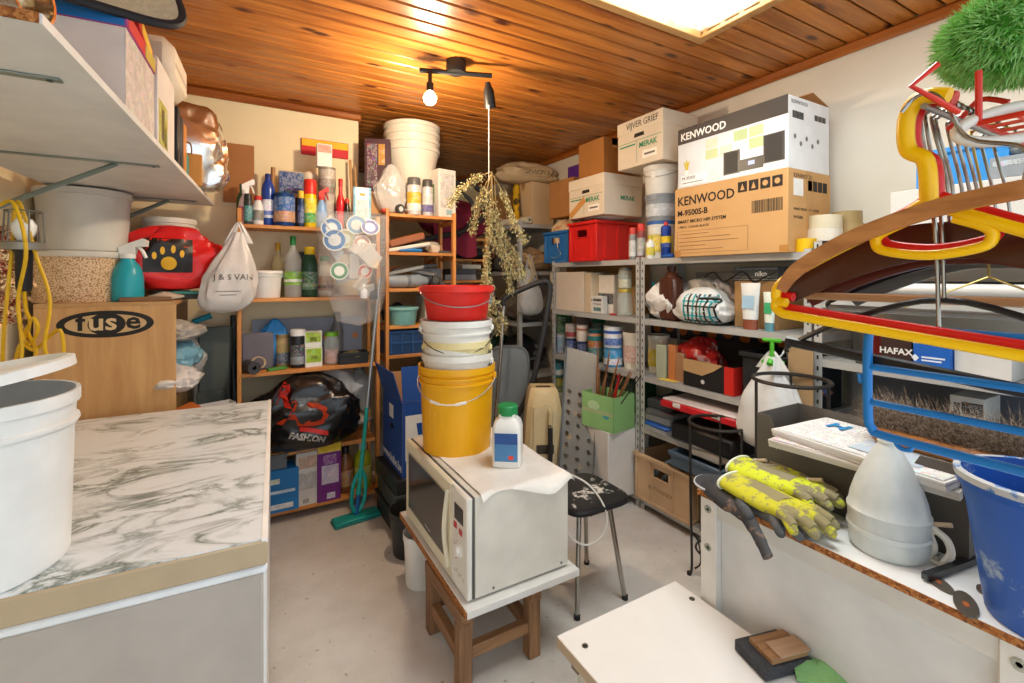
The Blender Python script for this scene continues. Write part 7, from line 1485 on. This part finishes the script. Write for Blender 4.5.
obj('grey_board', G().box(-.52, .52, -.006, .006, 0, .36), m('#6d7079', .6)); tag(C.objects['grey_board'], 'blue-grey panel standing along the back of the near rack', 'panel', (2.60, .60, z), NX)
t = fb('grey and white tool box with black print in the near rack', 950, 985, 397, 2.34, z + .18, .16, '#cfcdc6', [(.1, .3, .45, .8, '#4a4845'), (.34, .95, .5, .85, '#3a3836'), (.1, .8, .18, .26, '#8a8882')])
slabthing('dark metal box carrying the grey and white tool box', (2.43, .53, z), .42, .26, .179, '#4c4d4f', 'box', 'metal_box', NX)
slabthing('low grey lid leaning at the back of the near rack', (2.46, .85, z), .30, .22, .17, '#85837c', 'box', 'grey_case', NX, .5, .01)
# ================================================================ coat hangers on a rail, right foreground
RY, RZ_ = .285, 1.742
t = thing('clothes_rail', 'thin steel clothes rail running out from the right wall', 'rail', (0, 0, 0))
obj('rod', G().tube([(.835, RY, RZ_), (RWX, RY, RZ_)], .0045, 10), m('#a9a8a4', .25, .9), t); obj('wall_plate', G().lathe([(0, 0), (.03, 0), (.03, .006), (0, .006)], 20, M=Matrix.Translation((RWX - .0065, RY, RZ_)) @ Matrix.Rotation(PI / 2, 4, 'Y')), m('#9a9994', .3, .8), t)
def hook(g, x, yn, zn, r=.0026, R=.022, lean=0.0):
    """wire hook from the hanger neck over the rail"""
    pts = [Vector((x, yn, zn)), Vector((x + lean * .3, (yn + RY) / 2 + .004, (zn + RZ_) / 2 - .01)), Vector((x + lean, RY + R, RZ_ - .004))]
    for k in range(1, 8):
        a = PI * k / 7 * 1.05; pts.append(Vector((x + lean, RY + R * math.cos(a), RZ_ + .0025 + (R - .014) * math.sin(a) + .004 * math.sin(a))))
    g.tube(pts, r, 8, sm=4); return g
def mirror(pts, y0): return pts + [Vector((p.x, 2 * y0 - p.y, p.z)) for p in reversed(pts[:-1])]
def sweep(pts, hz, hn, taper=None):
    """rectangular bar along a path: half height hz, half thickness hn"""
    g = G(); n = len(pts); vs = []
    for i, p in enumerate(pts):
        tn = (pts[min(n - 1, i + 1)] - pts[max(0, i - 1)]).normalized(); nn = Vector((tn.y, -tn.x, 0)).normalized(); up = nn.cross(tn).normalized(); up = up if up.z > 0 else -up; k = taper(i / (n - 1)) if taper else 1
        for a, b in ((1, 1), (1, -1), (-1, -1), (-1, 1)): vs.append(p + up * hz * a * k + nn * hn * b)
    fs = [(0, 1, 2, 3), tuple(4 * (n - 1) + q for q in range(4))]
    for i in range(n - 1): fs += [(4 * i + q, 4 * i + (q + 1) % 4, 4 * i + 4 + (q + 1) % 4, 4 * i + 4 + q) for q in range(4)]
    return g._a(vs, fs)
# wooden hanger in front
Lf = [ond(u, v, d) for u, v, d in ((781, 291, .765), (790, 277, .758), (805, 264, .745), (840, 244, .715), (880, 227, .68), (930, 210, .64), (975, 199, .605), (1024, 189, .57))]
hd_ = (Lf[0] - Lf[-1]); hd_.z = 0; hd_.normalize(); Cn = Lf[-1]
full = spline(Lf, 4) + [p - hd_ * 2 * (p - Cn).dot(hd_) for p in reversed(spline(Lf, 4)[:-1])]
t = thing('wooden_hanger', 'curved brown wooden coat hanger in front of all others', 'coat hanger', (0, 0, 0)); obj('shoulder_bar', sweep(full, .0115, .006, lambda s: 1 - .35 * abs(2 * s - 1) ** 6), wood('#a5642c', '#c98445', 1, 4, .35), t)
g = G(); pts = [Cn + Vector((0, 0, .008)), Cn + Vector((0, 0, .05)), Vector((Cn.x, RY - .05, RZ_ - .06)), Vector((Cn.x, RY - .028, RZ_ - .01)), Vector((Cn.x, RY - .012, RZ_ + .012)), Vector((Cn.x, RY + .006, RZ_ + .0125)), Vector((Cn.x, RY + .022, RZ_ - .004))]; obj('hook', g.tube(pts, .0026, 8, sm=5), m('#a7a49d', .2, .95), t)
def plastic_hanger(label, x, col, y0=.285, r=.0085, dz=0.0):
    t = thing('plastic_hanger', label, 'coat hanger', (0, 0, 0)); mt = m(col, .28, var=.03); Q = lambda u, v: Vector((x, onx(u, v, .85).y, onx(u, v, .85).z + dz))
    zb = Q(935, 338).z
    lf = [Q(u, v) for u, v in ((786, 303), (776, 300), (777, 288), (790, 276), (830, 253), (870, 233), (905, 215))] + [Vector((x, y0, Q(920, 203).z))]
    obj('shoulder', G().tube(mirror(lf, y0), r, 10, sm=5), mt, t)
    bt = [Q(u, v) for u, v in ((776, 300), (775, 308), (783, 314), (850, 324))] 
    yr_ = 2 * y0 - bt[2].y; bt = spline(bt[:3], 5) + [Vector((x, yr_, bt[2].z - .045)), Vector((x, yr_ - .012, bt[2].z - .035)), Vector((x, yr_ - .01, bt[2].z - .018))]
    obj('bottom_bar', G().tube(bt, r * .95, 10), mt, t)
    lp_ = [Q(u, v) for u, v in ((905, 222), (880, 234), (875, 243), (884, 251))] + [Vector((x, y0, Q(935, 255).z))]
    obj('inner_loop', G().tube(mirror(lp_, y0), r * .85, 10, sm=5), mt, t)
    hk_ = [Vector((x, y0, Q(920, 203).z)), Vector((x, y0 + .004, RZ_ - .075)), Vector((x, y0 + .024, RZ_ - .055)), Vector((x, y0 + .027, RZ_ - .015)), Vector((x, y0 + .018, RZ_ + .012)), Vector((x, y0, RZ_ + .0175)), Vector((x, y0 - .022, RZ_ + .010))]
    obj('hook', G().tube(hk_, r * 1.3, 10, sm=6), mt, t); return t
plastic_hanger('bright yellow plastic coat hanger behind the wooden one', .852, '#ffc903'); plastic_hanger('bright red plastic coat hanger tight behind the yellow one', .874, '#d81f1c', dz=.010)
# dark broad hangers, black trouser hangers, rods
def broad(label, x, col, tip, y0, zc, hz, name='broad_hanger', rough=.2, metal=0.0):
    t = thing(name, label, 'coat hanger', (0, 0, 0)); lf = [Vector((x - .03, y0 + tip, zc - .085)), Vector((x - .02, y0 + tip * .85, zc - .06)), Vector((x - .006, y0 + tip * .5, zc - .022)), Vector((x, y0 + tip * .2, zc - .002)), Vector((x, y0, zc))]
    obj('shoulder', sweep([Vector(p) for p in mirror(spline(lf, 4), y0)], hz, .011, lambda s: 1 - .3 * abs(2 * s - 1) ** 4), m(col, rough, metal), t); g = hook(G(), x, y0, zc + hz * .8, lean=.004); obj('hook', g, m('#a7a49d', .2, .95), t); return t
broad('glossy dark brown broad-shouldered coat hanger', .925, '#4a2a1e', .225, .285, 1.555, .028); broad('reddish brown wooden coat hanger behind the dark one', .985, '#5e241c', .22, .285, 1.54, .020); broad('black broad-shouldered coat hanger', 1.05, '#1c1b1c', .22, .285, 1.545, .022); broad('grey felt-covered coat hanger farther along the rail', 1.13, '#5c5a58', .21, .285, 1.535, .020)
def bar_hanger(label, x, col, tip, y0, zb, hz=.005, rod=None, sl=0.0):
    t = thing('bar_hanger', label, 'coat hanger', (0, 0, 0)); mt = m(col, .3)
    lf = [Vector((x, y0 + tip, zb + .004)), Vector((x, y0 + tip * .97, zb + .02)), Vector((x, y0 + tip * .55, zb + .075)), Vector((x, y0, zb + .115))]
    obj('shoulder', G().tube(mirror(lf, y0), .006, 8, sm=5, flat=.7), mt, t)
    obj('rod', G().tube([Vector((x, y0 + tip, zb + .004 + sl)), Vector((x, y0 - tip, zb + .004 - sl))], hz, 8), m(rod, .45) if rod else mt, t)
    obj('hook', hook(G(), x, y0, zb + .115), m('#a7a49d', .2, .95), t); return t
bar_hanger('black plastic hanger with a long lower bar', .905, '#202023', .232, .285, 1.351, .0095, None, .022); bar_hanger('hanger with a pale beech trouser rod', .945, '#2b2523', .22, .285, 1.46, .007, '#b98a5e'); bar_hanger('slim black hanger with steel bar', 1.02, '#26262a', .215, .285, 1.435, .006, '#8d8c88'); bar_hanger('white plastic hanger farther along the rail', 1.20, '#cfccc6', .2, .285, 1.45, .006)
# thin wire hanger
t = thing('wire_hanger', 'thin gold-coloured wire hanger hanging low', 'coat hanger', (0, 0, 0)); o = obj('wire', hook(G().tube([Vector((1.09, .285 + s * .2, 1.40)) if abs(s) == 1 else Vector((1.09, .285, 1.50)) for s in (-1, 0, 1)], .0022, 6, True), 1.09, .285, 1.50, .0022), m('#b29a5a', .3, .9), t)
# blue tiered trouser hanger
t = thing('tiered_hanger', 'bright blue tiered trouser hanger with three rungs', 'coat hanger', (0, 0, 0)); mbl = m('#1577c4', .3); X_ = .885; yl, yr = onx(868, 400, X_).y, .10
zz_ = [onx(872, v, X_).z for v in (367, 402, 433)]
obj('frame', G().tube([Vector((X_, yr + .03, 1.419)), Vector((X_, yl - .03, 1.419)), Vector((X_, yl - .006, 1.412)), Vector((X_, yl, 1.395)), Vector((X_, yl, zz_[2] + .03)), Vector((X_, yl - .006, zz_[2] + .008)), Vector((X_, yl - .03, zz_[2])), Vector((X_, yr + .03, zz_[2])), Vector((X_, yr, zz_[2] + .02)), Vector((X_, yr, 1.395)), Vector((X_, yr + .03, 1.419))], .0068, 10, sm=3), mbl, t)
for z_ in zz_[:2]: obj('rung', G().tube([Vector((X_, yl, z_)), Vector((X_, yr, z_))], .0055, 8), mbl, t)
obj('side_hook', G().tube([Vector((X_, yl, onx(868, 380, X_).z)), Vector((X_, yl + .010, onx(868, 383, X_).z)), Vector((X_, yl + .012, onx(868, 375, X_).z))], .0035, 8, sm=4), mbl, t); obj('side_hook', G().tube([Vector((X_, yl - .035, zz_[2])), Vector((X_, yl - .042, zz_[2] - .012)), Vector((X_, yl - .055, zz_[2] - .012)), Vector((X_, yl - .058, zz_[2] - .003))], .0035, 8, sm=4), mbl, t)
obj('hook', hook(G(), X_, .285, 1.42, .003), m('#a7a49d', .2, .95), t)
# red wire basket hanging on the rail, fluffy green mop lying on it
t = thing('wire_basket', 'red plastic-coated wire basket hooked on the rail', 'basket', (0, 0, 0)); mr_ = m('#d2301c', .3); mr2 = m('#e0573f', .3)
BXa, BXb, BYa, BYb, BZb = .86, 1.16, .06, .235, 1.708
obj('hanger_wire', G().tube([ond(u, v, d) for u, v, d in ((938, 64, .60), (911, 86, .61), (935, 99, .61), (958, 112, .62))], .004, 8), mr_, t)
fl_ = obj('floor_mesh', G().tube([Vector((BXa, BYa, BZb)), Vector((BXb, BYa, BZb)), Vector((BXb, BYb, BZb)), Vector((BXa, BYb, BZb))], .004, 8, True), mr_, t)
for k in range(1, 8): obj('mesh_wire', G().tube([Vector((BXa + (BXb - BXa) * k / 8, BYa, BZb)), Vector((BXa + (BXb - BXa) * k / 8, BYb, BZb))], .0025, 6), mr2, fl_)
for k in range(1, 5): obj('mesh_wire', G().tube([Vector((BXa, BYa + (BYb - BYa) * k / 5, BZb)), Vector((BXb, BYa + (BYb - BYa) * k / 5, BZb))], .0025, 6), mr2, fl_)
for x, y_ in ((BXa, BYb), (BXa, BYa)): obj('upright', G().tube([Vector((x, y_, BZb)), Vector((x, y_, BZb + .07))], .004, 8), mr_, t)

obj('rail_hook', G().tube([Vector((.98, BYb, BZb + .05)), Vector((.98, RY - .02, RZ_ + .03)), Vector((.98, RY, RZ_ + .0115)), Vector((.98, RY + .02, RZ_ - .005))], .004, 8, sm=4), mr_, t)
t = thing('mop_frame', 'white oval plastic loop handle lying in the red basket', 'handle', (0, 0, 0)); c = ond(1020, 122, .63)
obj('loop', G().tube([c + Vector((.02 * math.sin(2 * PI * k / 24), 0, 0)) + Vector((RT[0], RT[1], 0)) * (.085 * math.cos(2 * PI * k / 24)) + Vector((0, 0, 1)) * (.026 * math.sin(2 * PI * k / 24) + .014 * math.cos(2 * PI * k / 24)) for k in range(24)], .0075, 10, True), m('#dcd6ca', .35), t)
t = thing('fluffy_mop', 'fluffy bright green microfibre mop pad resting on the red basket', 'mop', (0, 0, 0)); c = ond(1026, 34, .66)
g = G(); rx, ry, rz_ = .105, .105, .066; m_fl = m('#6cbb4c', .9, dirt='#a4da86', damt=.52, sc=30)
g.lathe([(0, -rz_ * .8)] + [(rx * .85 * math.cos(a), rz_ * .8 * math.sin(a)) for a in [(-PI / 2 + PI * k / 10) for k in range(1, 10)]] + [(0, rz_ * .8)], 24, tuple(c)); obj('pad', g, m('#4f9a34', .9), t)
g = G(); rr = random.Random(17)
for k in range(9000):
    d = Vector((rr.gauss(0, 1), rr.gauss(0, 1), rr.gauss(0, 1))).normalized(); p = c + Vector((d.x * rx * .82, d.y * ry * .82, d.z * rz_ * .82)); q = (d + Vector((rr.gauss(0, .5), rr.gauss(0, .5), rr.gauss(-.25, .5)))).normalized() * rr.uniform(.014, .026); e_ = q.cross(Vector((rr.gauss(0, 1), rr.gauss(0, 1), rr.gauss(0, 1)))).normalized() * .0013; g._a([p - e_, p + e_, p + q * .6 + e_ * .9, p + q], [(0, 1, 2, 3)])
o = obj('pile', g, m_fl, t, 0, False); o['kind'] = 'stuff'

# ---------------------------------------------------------------- a few more loose things on the crowded shelves
z = SH2[1]
slabthing('long dark plank at the back above the brown case', (1.06, 3.40, z), .40, .06, .10, '#4a3322', 'plank', 'dark_plank', 0, .7)
slabthing('folded pale cable bundle behind the beige adapter', (1.24, 3.36, z), .12, .08, .09, '#b9b2a4', 'cable', 'cable_bundle', .2, .7, .03)
z = SH2[2]
slabthing('flat silver radio at the back of the tool shelf', (1.22, 3.40, z), .18, .08, .15, '#7a7d80', 'radio', 'silver_radio', 0, .35, .008)
slabthing('orange and white parts box at the back of the tool shelf', (.98, 3.42, z), .20, .07, .16, '#b8793f', 'box', 'parts_box', 0, .6)
z = SH2[3]
pack('pale grey printed carton beside the turquoise bowl', (1.22, 3.30, z), .20, .20, .20, '#b5b0a6', 0, [(.1, .9, .55, .9, '#8d98a0')])
z = SH2[4]
pack('white printed carton beside the dark blue crate', (1.255, 3.31, z), .15, .2, .17, '#d0cbc2', 0, [(.1, .9, .3, .8, '#b9c3c9')])
z = RL[1]
pack('tall grey printed carton at the back behind the brown jug', (2.56, 1.86, z), .30, .12, .30, '#8f8a82', NX, [(.1, .9, .2, .8, '#a39c90')])
pack('brown carton at the back of the near second level', (2.55, 1.58, z), .24, .14, .32, '#9a7a54', NX)
z = RL[3]
pack('dark carton at the back of the fourth level', (2.55, 2.0, z), .36, .14, .28, '#3d3a38', NX)
pack('green carton at the back beside the slotted post', (2.52, 2.62, z), .34, .2, .27, '#3f6a45', NX, [(.1, .9, .2, .8, '#55835a')])
pack('brown carton at the back of the low paint shelf', (2.54, 2.98, z), .28, .16, .12, '#7d6448', NX)
